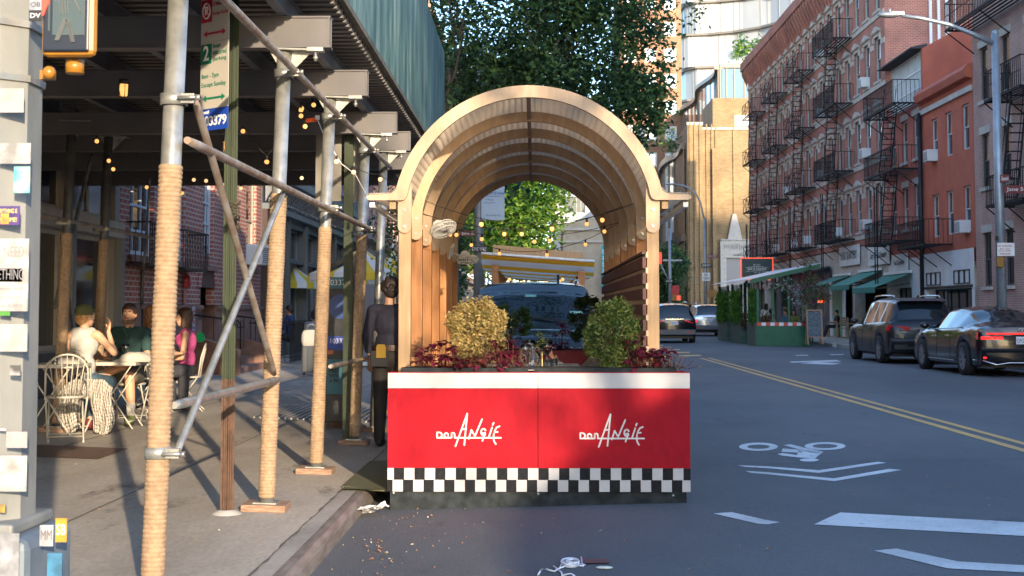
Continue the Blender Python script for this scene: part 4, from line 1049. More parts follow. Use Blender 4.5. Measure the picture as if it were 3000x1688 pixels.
# blue shopfront behind green shelter
t=right('blue_shopfront',86.5,'dark blue bar shopfront behind the green dining shelter',15.38); t['category']='shopfront'; t.name='blue_shopfront'
b=MB(); wall_mesh(b,15.3,0,3.75,[(1,4,.9,2.8),(5,6,.3,2.6),(7,10,.9,2.8),(11.4,14.2,1.2,2.9)],depth=.1); b.build('front',mat('navy_paint',(.02,.04,.085),.4,var=.15),t)
for h in [(1,4,.9,2.8),(5,6,.3,2.6),(7,10,.9,2.8),(11.4,14.2,1.2,2.9)]: window(t,*h,mat('navy_paint',(.02,.04,.085)),GLASSD,y=.02,fw=.06,name='window')
b=MB(); b.prism([(.0,-.0,3.75),(0,-.9,3.55),(0,-.9,3.6),(0,0,3.85)],(15.3,0,0)); b.build('canopy_strip',mat('tar_roof',(.05,.05,.05)),t)
b=MB(); b.box(12.0,-.004,1.95,13.4,-.001,2.07); b.build('neon_strip',mat('neon_red',(1,.12,.04),.4,emit=.4),t)
# teal posterboard shop under first awning
b=MB(); b.box(15.30,68.2,.24,15.36,70.2,2.6); tag(b.build('mural_panel',mat('mural_green',(.08,.28,.22),.5,c2=(.18,.36,.16),scale=5,det=8)),'green painted glass panel under farthest awning','panel')
b=MB(); b.box(15.28,70.4,.24,15.34,71.0,3.2); b.box(15.28,67.6,.24,15.34,68.1,3.0); tag(b.build('white_pier',GF),'white shop pier beside green painted panel','pier')
# hanging sign with neon frame
t=empty('hanging_sign',(0,0,0),0,'dark green hanging sign with glowing red border and ribbon lettering','sign')
A=atY(2173,818,84); Bp=atY(2262,758,84); x0,z0,x1,z1=A.x,A.z,Bp.x,Bp.z
b=MB(); b.box(x0,83.95,z0,x1,84.05,z1); b.build('board',mat('sign_green',(.012,.045,.05),.4),t)
b=MB(); w_=.06
for q in ((x0-w_,z0-w_,x1+w_,z0),(x0-w_,z1,x1+w_,z1+w_),(x0-w_,z0,x0,z1),(x1,z0,x1+w_,z1)): b.box(q[0],83.93,q[1],q[2],84.07,q[3])
b.build('neon_frame',mat('neon_frame',(1,.10,.04),.4,emit=.22),t)
cw_=mat('sign_cream',(.75,.75,.65),.5); cxm=(x0+x1)/2; czm=(z0+z1)/2
text('lettering','Jack & Charlie\'s',.3,cw_,t,(cxm,83.94,czm),FRONT,w=1.15,bold=.006); text('lettering','EST 2021',.2,cw_,t,(cxm,83.94,czm+.24),FRONT,w=.42); text('lettering','NO. 118',.2,cw_,t,(cxm,83.94,czm-.22),FRONT,w=.38)
b=MB()
for dz in (.13,-.12): b.tube([(cxm+dx,83.935,czm+dz-.06*(dx/.7)**2) for dx in (-.7,-.5,-.3,-.1,.1,.3,.5,.7)],.014,4)
b.build('ribbon',cw_,t)
b=MB(); b.bar((x0-.5,84,z1+.22),(15.5,84,z1+.22),.05); b.tube([(x0-.3,84,z1+.22),(15.4,84,z1+1.4)],.012,4); b.bar((x0+.2,84,z1+.05),(x0+.2,84,z1+.22),.02); b.bar((x1-.2,84,z1+.05),(x1-.2,84,z1+.22),.02); b.build('bracket',BLACK,t)
# ---------------- far buildings ----------------
YB=brickmat('yellow_brick',(.31,.205,.095),(.21,.135,.06),(.30,.23,.15),bw=.34,rh=.12,ms=.014,dirt=.25)
t=empty('yellow_brick_theatre',(13.3,118,0),0,'sunlit yellow brick building with stepped piers and pale stone door surround','building')
b=MB(); b.box(0,0,0,1.3,14,17.6); b.box(1.301,.9,0,14.5,14,17.3); b.build('wall',YB,t)
b=MB()
for x,y in ((.15,0),(.55,0),(1.0,0),(1.7,.9),(2.15,.9),(2.5,.9),(4.05,.9),(6.1,.9)): b.box(x,y-.14,9.8 if x>4 and x<5 else 0,x+.12,y-.002,17.8)
b.box(2.2,.45,0,2.5,.898,15.6); b.build('pier',YB,t)
b=MB(); b.box(-.05,-.06,17.6,1.35,.2,17.85); b.box(1.36,.8,17.3,14.5,1.1,17.5); b.build('coping',CREAM,t)
b=MB(); b.box(2.85,.55,0,3.35,.899,6.1); b.box(5.4,.55,0,5.9,.899,6.1); b.box(2.85,.5,6.101,5.9,.88,7.7); b.prism([(3.5,.6,7.701),(4.75,.6,7.701),(4.5,.6,8.9),(4.25,.6,9.9),(3.95,.6,9.9),(3.75,.6,8.9)],(0,.28,0))
for i in range(14): b.sphere((2.95+i*.22,.5,7.62),.10,6,5)
b.build('stone_surround',mat('pale_stone',(.52,.48,.42),.8,c2=(.44,.41,.37),scale=4,bump=.5,bscale=9),t)
b=MB(); b.box(3.352,.7,0,5.398,.88,6.08); b.build('shutter',mat('grey_shutter',(.30,.28,.27),.6),t)
b=MB(); random.seed(9)
for i in range(16): x=3.15+i*.165; b.box(x,.46,6.85+random.uniform(-.06,.06),x+random.uniform(.05,.11),.499,7.25+random.uniform(-.05,.06))
b.build('relief_band',mat('stone_letters',(.30,.28,.25),.8),t)
# upper sunlit annex of the theatre, set back
b=MB(); b.box(3.0,6,17.4,14.5,14,20.9); b.build('upper_wall',YB,t)
b=MB(); b.box(5.0,5.93,18.3,6.6,5.99,19.3); b.box(6.9,5.93,18.3,9.5,5.99,19.3); b.build('upper_window',WHITE,t)
# glass terraces: curved slabs
FR=mat('bronze_frame',(.10,.085,.07),.4,.5); GB=mat('sky_glass',(.10,.19,.28),.12,0,spec=.3)  # blue base colour of the corner box glass stands in for reflected sky
GB2=mat('mirror_glass',(.55,.58,.58),.08,.8,c2=(.30,.36,.40),scale=.35,det=2)
t=empty('glass_pavilion',(0,0,0),0,'wavy mirrored glass building with bronze bands left of the yellow brick','building')
def ribbon(b,pts,z0,z1):
    for (xa,ya),(xc,yc) in zip(pts,pts[1:]): b.quad((xa,ya,z0),(xc,yc,z0),(xc,yc,z1),(xa,ya,z1),sm=True)
def curve(x0,x1,y0,y1,n=16,amp=1.): return [(x0+(x1-x0)*i/n+amp*math.sin(2*PI*i/n),y0+(y1-y0)*i/n) for i in range(n+1)]
def px_rib(L,Yf,Yn):     # list of px columns for a wavy face: from far (left) to near (right)
    return [((px-1565)/4000*y,y) for px,y in L]
levels=[(0,3.7),(4.3,7.6),(8.2,11.6),(12.2,15.7)]
face=[(13.2+.3*math.sin(i*.5),119.5+i*1.6+1.2*math.sin(i*.6)) for i in range(26)]
b=MB(); fb=MB()
for k,(za,zb) in enumerate(levels):
    sh=[(x,y) for x,y in face]
    ribbon(b,sh,za,zb)
    for (xa,ya),(xc,yc) in zip(sh,sh[1:]): fb.prism([(xa-.35,ya,zb),(xc-.35,yc,zb),(xc+.5,yc,zb),(xa+.5,ya,zb)],(0,0,.55))
    for j in range(0,26,2): fb.bar((sh[j][0]-.06,sh[j][1],za),(sh[j][0]-.06,sh[j][1],zb),.09)
b.build('glass_wall',GB2,t,fixn=False); fb.build('band',FR,t)
# upper tier set back, running up to the bronze corner box
b=MB(); fb=MB(); sh=[(17.7+.35*math.sin(i*.7),130+i*1.8) for i in range(20)]
for za,zb in ((16.2,18.2),(18.6,24.6)):
    ribbon(b,sh,za,zb)
    for (xa,ya),(xc,yc) in zip(sh,sh[1:]): fb.prism([(xa-.4,ya,zb),(xc-.4,yc,zb),(xc+.5,yc,zb),(xa+.5,ya,zb)],(0,0,.4))
for j in range(0,20,1): fb.bar((sh[j][0]-.06,sh[j][1],18.6),(sh[j][0]-.06,sh[j][1],24.6),.07)
b.build('upper_glass_wall',GB2,t,fixn=False); fb.build('upper_band',FR,t)
p0=atY(2112,300,130); p1=atY(2206,186,130)
t=empty('glass_corner_box',(p0.x,130,p0.z),0,'bronze framed glass corner box coloured blue like reflected sky, with roof garden','building'); W_,H_=p1.x-p0.x+2.5,p1.z-p0.z
b=MB(); b.box(.12,.1,.2,W_,8,H_-.4); b.build('glass',GB,t)
b=MB(); b.box(-.1,-.15,H_-.42,W_,8,H_); b.box(-.1,-.15,-.15,W_,8,.2); 
for x in (0,.55,1.3,2.3,3.2,4.4): b.box(x-.04,-.02,.2,x+.04,.098,H_-.42)
b.box(-.12,-.1,.2,.05,.2,H_-.42); b.build('frame',FR,t)
b=MB(); b.box(0,.5,H_+.01,W_,.55,H_+1.5); b.build('glass_rail',mat('pale_rail',(.7,.75,.72),.1),t)
# white glass tower
WG=mat('white_glass',(.42,.44,.44),.35,.0,c2=(.30,.32,.34),scale=.2,stretch=(1,1,.2))
t=empty('glass_tower',(0,0,0),0,'overexposed white curved glass tower rising behind tree and brick buildings','building')
YT=190
def cx_(px,Y): return (px-1565)/4000*Y
prof=[(cx_(1985,YT),YT+6),(cx_(1992,YT),YT+2),(cx_(2020,YT),YT),(cx_(2080,YT),YT-.5),(cx_(2150,YT),YT-2),(cx_(2220,YT),YT-5),(cx_(2300,YT-8),YT-9),(cx_(2420,YT-12),YT-13)]
b=MB(); fb=MB(); mu=MB()
for k in range(14):
    z0=8+k*4.6; off=(1.2 if k%2 else 0); pr=[(x+off,y) for x,y in prof]
    ribbon(b,pr,z0,z0+4.3)
    for (xa,ya),(xc,yc) in zip(pr,pr[1:]): fb.prism([(xa-.3,ya-.5,z0+4.3),(xc-.3,yc-.5,z0+4.3),(xc,yc+1,z0+4.3),(xa,ya+1,z0+4.3)],(0,0,.3))
    random.seed(k)
    for (xa,ya),(xc,yc) in zip(pr,pr[1:]):
        for u in (.15,.4,.65,.9):
            if random.random()<.6: mu.bar((xa+(xc-xa)*u,ya+(yc-ya)*u-.06,z0+(.0)),(xa+(xc-xa)*u,ya+(yc-ya)*u-.06,z0+4.3),.09)
b.build('glass_wall',WG,t,fixn=False); fb.build('floor_band',mat('floor_band',(.16,.15,.13),.5),t); mu.build('mullion',mat('mullion',(.17,.18,.18),.5),t)
b=MB(); b.box(prof[0][0]+1,YT+8,0,prof[-1][0],YT+30,72); b.build('core',WG,t)
# orange brick tower with white windows behind the tree edge
t=empty('brick_apartment_tower',(cx_(1820,160),160,0),0,'sunlit orange brick apartment tower with white window bands behind tree','building')
OB=brickmat('salmon_brick',(.36,.17,.09),(.30,.14,.07),(.34,.24,.17)); Lw=cx_(2000,160)-cx_(1820,160)
hs=[(.5+i*2.35,1.9+i*2.35,6+k*3.1,7.7+k*3.1) for i in range(3) for k in range(12)]
b=MB(); wall_mesh(b,Lw,0,44,hs); shell(b,Lw,0,44,14); b.build('wall',OB,t)
w0=None
for h in hs:
    if w0 is None: w0=window(t,*h,WHITE,GB2,fw=.22,cross=(2,2)); h0=h
    else: c=copy_tree(w0,parent=t); c.location=(h[0]-h0[0],0,h[2]-h0[2])
# buildings seen through the arch
t=empty('white_office_building',(cx_(1625,150),150,0),0,'white office building with dark window strips seen through arch','building')
b=MB(); L=10; hs=[(.4,4.0,16.2,17.6),(1.0,3.4,12.2,14.0),(.6,3.6,8.2,10.2),(5,9,16.2,17.6),(5,9,12.2,14)]
wall_mesh(b,L,0,22,hs,depth=.5); shell(b,L,0,22,14); b.build('wall',mat('bluish_white',(.60,.62,.62),.7,var=.06,scale=1),t)
for h in hs: window(t,*h,LGREY,GLASSD,cross=(5,1),y=.3,fw=.1)
t=empty('cream_theatre_building',(cx_(1650,112),112,0),0,'cream stuccoed building with gabled parapet and teal museum banner','building')
b=MB(); b.box(0,0,0,5.2,10,8.3); b.prism([(0,0,8.301),(5.2,0,8.301),(5.2,0,8.6),(3.0,0,9.1),(1.8,0,9.1),(0,0,8.6)],(0,1,0)); b.build('wall',mat('cream_stucco',(.48,.40,.29),.8,c2=(.40,.33,.24),scale=1.5),t)
b=MB(); b.box(-.1,-.15,7.1,5.25,-.002,7.25); b.box(-.1,-.2,8.1,5.25,-.002,8.3); b.build('moulding',CREAM,t)
p=atY(1762,720,110.6); q=atY(1772,848,110.6)
t=empty('museum_banner',(p.x,110.6,q.z),0,'long teal vertical banner reading MUSEUM OF seen inside right arches','banner')
b=MB(); b.box(0,-.03,0,.42,.0,p.z-q.z); b.build('cloth',mat('banner_teal',(.0,.36,.40),.6),t)
text('lettering','MUSEUM OF',.3,mat('banner_white',(.75,.8,.8),.6),t,(.21,-.035,2.3),(PI/2,-PI/2,0),w=1.9,h=.24,bold=.008)
b=MB(); b.box(cx_(1760,126),126,0,cx_(1760,126)+3.4,138,14); tag(b.build('background_building',mat('tan_wall',(.52,.42,.28),.8,c2=(.44,.35,.24),scale=1.)),'tan plastered building between museum banner and glass pavilion','building')
# ---------- unseen street behind the camera; right-hand blocks placed and sized to shade the road ----------
SH_=brickmat('shade_brick',(.28,.10,.07),(.22,.08,.06),(.3,.2,.16))
def rear(x0,x1,y,d,h,label):
    t=empty('corner_building',(x0,y,0),PI,label,'building'); L=x1-x0; t.location=(x1,y,0)
    hs=[(1+i*2.6,2.1+i*2.6,2+k*3.3,4+k*3.3) for i in range(int((L-1.5)/2.6)) for k in range(min(5,int((h-3)/3.3)))]
    b=MB(); wall_mesh(b,L,0,h,hs,y=0); shell(b,L,0,h,d); b.build('wall',SH_,t)
    if hs:
        w0=window(t,*hs[0],WHITE,GLASS,cross=(1,2),sill=CREAM)
        for h_ in hs[1:60]: c=copy_tree(w0,parent=t); c.location=(h_[0]-hs[0][0],0,h_[2]-hs[0][2])
rear(19.15,26,-30,12,29,'unseen brick corner building behind the viewer, sized to shade the road'); rear(26.1,45,-30,12,23.5,'wider unseen brick building behind the viewer, sized to shade the road'); rear(45.1,92,-30,12,46,'tall unseen brick block behind the viewer, sized to shade the far street')
t=empty('box_truck',(7.6,-8.6,0),0,'unseen white box truck added behind the viewer to shade the planter','truck')  # unseen truck added to cast shade on the planter's lower right
b=MB(); b.box(-1.0,-3.2,1.0,1.2,3.2,4.9); b.build('cargo_box',WHITE,t,bevel=.05)
b=MB(); b.prism([(-1.05,3.25,.6),(-1.05,5.0,.6),(-1.05,5.0,1.5),(-1.05,4.6,2.4),(-1.05,3.25,2.5)],(2.1,0,0)); b.build('cab',mat('truck_blue',(.05,.12,.3),.3),t,bevel=.06)
for x in (-1.0,1.0):
    for y in (-2,4.1): b=MB(); b.cyl((x-.13,y,.45),(x+.13,y,.45),.45,n=20); b.build('wheel',BLACK,t)

t=empty('corner_building',(-7.2,-50,0),PI/2,'left brick building across the side street behind the viewer','building')
b=MB(); hs=[(2+i*2.7,3.1+i*2.7,1+k*3.3,3+k*3.3) for i in range(13) for k in range(4)]; wall_mesh(b,40,0,15,hs); shell(b,40,0,15,12); b.build('wall',SH_,t)
w0=window(t,*hs[0],WHITE,GLASS,cross=(1,2),sill=CREAM)
for h_ in hs[1:]: c=copy_tree(w0,parent=t); c.location=(h_[0]-hs[0][0],0,h_[2]-hs[0][2])
t=empty('corner_building',(-38,-12,0),PI/2,'brick building closing the side street far to the left','building'); b=MB(); wall_mesh(b,22,0,14,[(2+i*2.7,3.1+i*2.7,1+k*3.3,3+k*3.3) for i in range(6) for k in range(3)]); shell(b,22,0,14,8); b.build('wall',SH_,t)
# ================= vehicles (local: front +y, width x, z up) =================
TYRE=mat('tyre',(.018,.018,.018),.8); RIM=mat('alloy_rim',(.24,.25,.27),.35,.3); RIMD=mat('dark_rim',(.05,.05,.055),.35,.6)
CGL=mat('car_glass',(.008,.012,.016),.04,0,spec=.55); TAIL=mat('tail_lamp',(.30,.006,.01),.2,emit=.05); TAILON=mat('lit_tail_lamp',(1.,.02,.015),.2,emit=.45)
CHR=mat('chrome',(.7,.7,.7),.15,1.); TRIM=mat('black_trim',(.015,.015,.016),.5); PLATE=mat('plate_white',(.65,.66,.7),.5)
def interp(T,y):
    for (a,*va),(b,*vb) in zip(T,T[1:]):
        if y<=b: u=max(0,(y-a)/(b-a)) if b>a else 0; u=u*u*(3-2*u)*.35+u*.65; return [p+(q-p)*u for p,q in zip(va,vb)]
    return list(T[-1][1:])
def car(name,label,cat,group,T,wy,wr,paint,rim,zs=.28,hw=.95,rails=None,tail=None,grille=None,plate_txt=None,glassy=None,nrim=5,headl=True,mirror=True):
    """T rows: y, half width, belt z, top z, top half width ; y from rear to front"""
    t=empty(name,(0,0,0),0,label,cat,group)
    y0,y1=T[0][0],T[-1][0]; n=int((y1-y0)/.055); Y=[y0+(y1-y0)*i/n for i in range(n+1)]
    G=[]
    for y in Y:
        w,zb,zt,wt=interp(T,y)
        low=zs
        for c in wy:
            d=abs(y-c)
            if d<wr+.055: low=max(low,.0+math.sqrt(max(0,(wr+.055)**2-d*d))+wr*.98)
        low=min(low,zb-.18); low=max(low,zs)
        endk=min(1,min(y-y0,y1-y)/.35)
        zlo=low+ (1-endk)**2*.12
        pts=[(w*.90,zlo-.03),(w*.97,zlo),(w*1.0,zlo+(zb-zlo)*.30),(w*.992,zlo+(zb-zlo)*.62),(w*.975,zb-.07),(w*.93,zb)]
        gh=zt-zb
        if gh>.12: pts+=[(wt+(w*.90-wt)*.04+.02,zt-.10),(wt-.02,zt-.045),(wt-.14,zt-.012),(wt*.5,zt+.012),(0,zt+.02)]
        else: pts+=[(w*.86,zb+gh*.35+.01),(w*.78,zb+gh*.7+.012),(w*.6,zt),(w*.3,zt+.015),(0,zt+.02)]
        G.append([(y,p,z,gh) for p,z in pts])
    body=MB(); gl=MB()
    gy=glassy
    for i in range(n):
        for j in range(len(G[0])-1):
            A,B,C,D=G[i][j],G[i+1][j],G[i+1][j+1],G[i][j+1]
            ym=(A[0]+B[0])/2
            isg=False
            if j==5 and min(A[3],B[3])>.16: # side glass with pillars
                isg=not any(abs(ym-p)<.045 for p in gy['pillars']) and gy['side'][0]<ym<gy['side'][1]
            if j>=7 and (gy['ws'][0]<ym<gy['ws'][1] or gy['rw'][0]<ym<gy['rw'][1]): isg=True
            for s in (1,-1):
                P=[(s*q[1],q[0],q[2]) for q in (A,B,C,D)]
                if s<0: P=P[::-1]
                (gl if isg else body).quad(*P,sm=True)
    # end caps
    for g in (G[0],G[-1]):
        yy=g[0][0]
        for s in (1,-1):
            for a,c in zip(g,g[1:]): body.quad((0,yy,a[2]),(s*a[1],yy,a[2]),(s*c[1],yy,c[2]),(0,yy,c[2]))
    sm=MB()
    for yy in gy.get('seams',(-.62,.40,1.30)):
        for s in (1,-1):
            w,zb,zt,wt=interp(T,yy); lo=zs+.12
            sm.bar((s*(w*.975+.004),yy,zb-.05),(s*(w+.003),yy-.02,zs+(zb-zs)*.35),.008,.006); sm.bar((s*(w+.003),yy-.02,zs+(zb-zs)*.35),(s*(w*.985+.003),yy,lo),.008,.006)
    sm.build('door_seam',TRIM,t)
    for yy in (gy.get('handles',(-.45,.60))):
        for s in (1,-1): w,zb,_,_=interp(T,yy); hb=MB(); hb.box(min(s*(w-.01),s*(w+.018)),yy-.10,zb-.16,max(s*(w-.01),s*(w+.018)),yy+.10,zb-.135); hb.build('door_handle',CHR if name=='black_sedan' else paint,t)
    def weld(o):
        bm=bmesh.new(); bm.from_mesh(o.data); bmesh.ops.remove_doubles(bm,verts=bm.verts,dist=.0008); bmesh.ops.recalc_face_normals(bm,faces=bm.faces); bm.to_mesh(o.data); bm.free()
        for p in o.data.polygons: p.use_smooth=True
        e=o.modifiers.new('e','EDGE_SPLIT'); e.split_angle=R(38)
    weld(body.build('body',paint,t,fixn=False)); weld(gl.build('windows',CGL,t,fixn=False))
    u=MB(); u.box(-hw*.86,y0+.25,.2,hw*.86,y1-.25,.62); u.build('underbody',TRIM,t)
    for c in wy:
        for s in (1,-1):
            x=s*(hw-.10)
            m=MB(); 
            m.lathe([(wr*.66,-.11),(wr*.96,-.115),(wr,-.08),(wr,.08),(wr*.96,.115),(wr*.66,.11)],28)
            o=m.build('wheel',TYRE,t,fixn=False); o.location=(x,c,wr); o.rotation_euler=(0,s*PI/2,0)
            m=MB(); m.lathe([(wr*.66,.085),(wr*.70,.11),(wr*.62,.10),(wr*.60,.02)],28)
            for k in range(nrim):
                a=2*PI*k/nrim
                for da in (-.16,.16): m.bar((.03*math.cos(a),.03*math.sin(a),.085),(wr*.66*math.cos(a+da),wr*.66*math.sin(a+da),.10),.032,.02)
            m.cyl((0,0,.06),(0,0,.105),.05,n=12); m.build('rim',rim,o)
            m=MB(); m.cyl((0,0,-.05),(0,0,.03),wr*.6,n=20); m.build('brake_disc',TRIM,o)
    if mirror:
        for s in (1,-1):
            m=MB(); yv=gy['mirror'][0]; m.sphere((s*(hw+.08),yv,gy['mirror'][1]),(.11,.07,.075),10,8); m.bar((s*(hw-.08),yv,gy['mirror'][1]-.03),(s*(hw+.04),yv,gy['mirror'][1]-.03),.03); m.build('mirror',paint if s else paint,t)
    if rails:
        for s in (1,-1):
            m=MB(); ya,yb,zr,xr=rails; m.tube([(s*xr,ya,zr-.05),(s*xr,ya+.12,zr+.01),(s*xr,(ya+yb)/2,zr+.03),(s*xr,yb-.12,zr+.01),(s*xr,yb,zr-.06)],.018,6); m.build('roof_rail',CHR,t)
    return t
def part(t,name,m,fn,bevel=0):
    b=MB(); fn(b); return b.build(name,m,t,bevel=bevel)
def rear_plate(t,y,z,txt,w=.32):
    o=part(t,'plate',PLATE,lambda b:b.box(-w/2,y-.012,z-.08,w/2,y-.002,z+.08))
    if txt: text('characters',txt,.1,mat('plate_ink',(.03,.04,.12),.6),o,(0,y-.014,z-.01),FRONT,w=w*.85,h=.085)
# --- grey SUV (parked) ---
GREY=mat('grey_car_paint',(.016,.019,.024),.35,.1,spec=.3,coat=.25)
T=[(-2.45,.82,.86,.90,.6),(-2.42,.90,1.0,1.06,.7),(-2.30,.96,1.09,1.14,.72),(-2.12,.985,1.11,1.45,.66),(-1.95,.99,1.11,1.68,.64),(-1.4,1.0,1.10,1.73,.66),(-.2,1.0,1.06,1.745,.68),(.45,1.0,1.03,1.70,.67),(.85,1.0,1.02,1.50,.68),(1.35,.995,1.01,1.10,.72),(1.6,.99,1.0,1.05,.7),(2.1,.97,.93,.98,.65),(2.38,.90,.80,.86,.6),(2.46,.82,.66,.7,.5)]
t=car('grey_suv','dark grey suv parked at far kerb behind the black sedan, rear toward us','car','cars parked along the right kerb',T,(-1.49,1.49),.375,GREY,RIM,hw=1.0,rails=(-1.7,.5,1.79,.60),
  glassy=dict(pillars=(-1.35,-.55,.42),side=(-1.95,1.28),ws=(.52,1.32),rw=(-2.27,-1.98),mirror=(.95,1.12)),nrim=5)
GS=t
p=atZ(2574,1062,.13); GS.location=(9.22+1.0,38.3,rz(10))
part(t,'tail_light',TAIL,lambda b:(b.prism([(-.99,-2.30,.93),(-.985,-2.38,1.02),(-.45,-2.47,.985),(-.42,-2.47,.90),(-.8,-2.46,.86),(-.99,-2.32,.87)],(0,.10,0))),.01)
part(t,'tail_light',TAIL,lambda b:(b.prism([(.99,-2.30,.93),(.985,-2.38,1.02),(.45,-2.47,.985),(.42,-2.47,.90),(.8,-2.46,.86),(.99,-2.32,.87)],(0,.10,0))),.01)
part(t,'reflector',TAIL,lambda b:(b.box(-.92,-2.43,.60,-.62,-2.40,.655),b.box(.62,-2.43,.60,.92,-2.40,.655)))
part(t,'bumper',GREY,lambda b:(b.prism([(-.93,-2.49,.55),(-.93,-2.50,.64),(-.93,-2.44,.70),(-.93,-2.2,.70),(-.93,-2.2,.32),(-.93,-2.42,.32)],(1.86,0,0))),.03)
part(t,'diffuser',TRIM,lambda b:(b.box(-.8,-2.515,.40,.8,-2.49,.47),b.prism([(-.85,-2.512,.40),(-.55,-2.512,.40),(-.50,-2.512,.52),(-.85,-2.512,.52)],(0,.03,0)),b.prism([(.85,-2.512,.40),(.55,-2.512,.40),(.50,-2.512,.52),(.85,-2.512,.52)],(0,.03,0))))
rear_plate(t,-2.475,.83,'KHR 4207')
part(t,'badge',CHR,lambda b:b.cyl((0,-2.49,1.0),(0,-2.465,1.0),.045,n=16))
part(t,'antenna',GREY,lambda b:b.prism([(-.02,-1.6,1.74),(-.02,-1.75,1.82),(-.02,-1.8,1.74)],(.04,0,0)))
part(t,'spoiler',GREY,lambda b:b.prism([(-.62,-2.22,1.66),(-.62,-1.9,1.735),(-.62,-1.9,1.67)],(1.24,0,0)),.01)
# --- black sedan ---
NAVY=mat('black_car_paint',(.006,.007,.010),.2,0,spec=.45,coat=.3)
T=[(-2.62,.80,.84,.88,.6),(-2.58,.90,.98,1.04,.7),(-2.35,.94,1.03,1.09,.7),(-1.85,.955,1.04,1.13,.7),(-1.65,.96,1.035,1.20,.62),(-.95,.97,1.02,1.43,.58),(-.2,.975,1.0,1.485,.6),(.4,.975,.98,1.46,.6),(.85,.97,.97,1.30,.62),(1.45,.965,.96,1.06,.66),(1.9,.96,.92,.98,.65),(2.4,.93,.82,.88,.6),(2.62,.84,.70,.74,.5),(2.68,.76,.6,.63,.4)]
t=car('black_sedan','glossy black sedan nearest at right edge with full width glowing red tail strip','car','cars parked along the right kerb',T,(-1.56,1.56),.365,NAVY,RIM,hw=.975,zs=.24,
  glassy=dict(pillars=(-.62,-.05),side=(-1.35,1.28),ws=(.5,1.42),rw=(-1.78,-1.0),mirror=(1.0,1.06)),nrim=7)
t.location=(9.34+.975,31.6,rz(10.2))
def tl(b):
    b.box(-.80,-2.635,.905,.80,-2.60,.935)
part(t,'tail_strip',TAILON,tl)
for s in (1,-1):
    part(t,'tail_light',TAILON,lambda b:[b.box(min(s*a,s*(a+.10)),-2.63+(.10 if a>.8 else 0),.80,max(s*a,s*(a+.10)),-2.58+(.1 if a>.8 else 0),.86) for a in (.45,.57,.69,.80)])
    part(t,'tail_housing',TAIL,lambda b:b.prism([(s*.94,-2.42,.80),(s*.95,-2.40,.95),(s*.43,-2.605,.955),(s*.43,-2.605,.79)],(0,.05,0)))
    part(t,'reflector',TAILON,lambda b:b.box(min(s*.55,s*.86),-2.615,.40,max(s*.55,s*.86),-2.59,.435))
part(t,'bumper',NAVY,lambda b:b.prism([(-.9,-2.62,.52),(-.9,-2.635,.60),(-.9,-2.58,.66),(-.9,-2.3,.66),(-.9,-2.3,.26),(-.9,-2.55,.26)],(1.8,0,0)),.03)
part(t,'chrome_trim',CHR,lambda b:(b.tube([(-.95,-2.2,.36),(-.86,-2.60,.35),(-.6,-2.64,.27),(-.35,-2.65,.31),(.35,-2.65,.31),(.6,-2.64,.27),(.86,-2.60,.35)],.013,5),b.box(-.99,-1.0,.30,-.975,1.0,.325)))
part(t,'window_trim',CHR,lambda b:b.tube([(-.905,y,interp(T,y)[1]+.012) for y in (-1.4,-1.,-.5,0,.5,1.,1.3)],.010,5))
rear_plate(t,-2.625,.78,'DFG-8841',.36)
o=empty('emblem'); o.parent=t
part(o,'rings',CHR,lambda b:[b.tube([(x+.036*math.cos(a),-2.622,.99+.036*math.sin(a)) for a in [2*PI*i/14 for i in range(14)]],.006,5,close=True) for x in (-.08,-.027,.027,.08)])
bpy.data.objects.remove(o); [setattr(q,'parent',t) for q in [x for x in col.objects if x.name.startswith('rings')]]
text('model_lettering','A8 L',.09,CHR,t,(-.52,-2.615,.68),FRONT,w=.2,bold=.004)
part(t,'antenna',NAVY,lambda b:b.prism([(-.02,-.8,1.46),(-.02,-.95,1.53),(-.02,-1.0,1.45)],(.04,0,0)))
# --- black SUV seen from front beyond the shelter ---
BLK=mat('black_gloss_paint',(.008,.009,.011),.2,0,spec=.5,coat=.35)
T=[(-2.6,.9,1.1,1.3,.7),(-2.5,1.0,1.15,1.75,.76),(-2.2,1.03,1.16,1.90,.82),(-.5,1.03,1.16,1.95,.84),(.1,1.03,1.17,1.92,.83),(.45,1.03,1.18,1.75,.86),(1.0,1.03,1.20,1.32,.90),(1.25,1.03,1.20,1.28,.8),(2.0,1.02,1.16,1.23,.8),(2.45,.98,1.06,1.13,.75),(2.62,.93,.95,1.0,.7),(2.66,.88,.85,.9,.6)]
t=car('black_suv','large black suv facing us, parked just beyond the dining shelter','car',None,T,(-1.52,1.52),.40,BLK,RIM,hw=1.02,rails=(-2.1,.1,1.98,.70),zs=.32,
  glassy=dict(pillars=(-1.35,-.45,.3),side=(-2.3,.95),ws=(.14,1.0),rw=(-2.6,-2.25),mirror=(.75,1.28)))
t.rotation_euler=(0,0,PI); t.location=(-.02,22.5,rz(0)-.02); t.scale=(1.05,1.05,1.05)
def gr(b):
    for r in range(8):
        for k in range(14):
            x=-.62+k*.095+(.045 if r%2 else 0); b.box(x,2.68,.52+r*.052,x+.06,2.70,.535+r*.052)
part(t,'grille',TRIM,lambda b:b.box(-.70,2.60,.48,.70,2.675,.93),.02); part(t,'grille_studs',CHR,gr)
part(t,'grille_bar',CHR,lambda b:b.box(-.86,2.60,.965,.86,2.68,1.0))
for s in (1,-1): part(t,'headlight',mat('headlight',(.5,.52,.55),.1,.3),lambda b:b.prism([(s*.72,2.64,.82),(s*.98,2.45,.84),(s*.99,2.42,.95),(s*.74,2.64,.95)],(0,.03,0)))
part(t,'plate',PLATE,lambda b:b.box(-.16,2.70,.60,.16,2.715,.76))
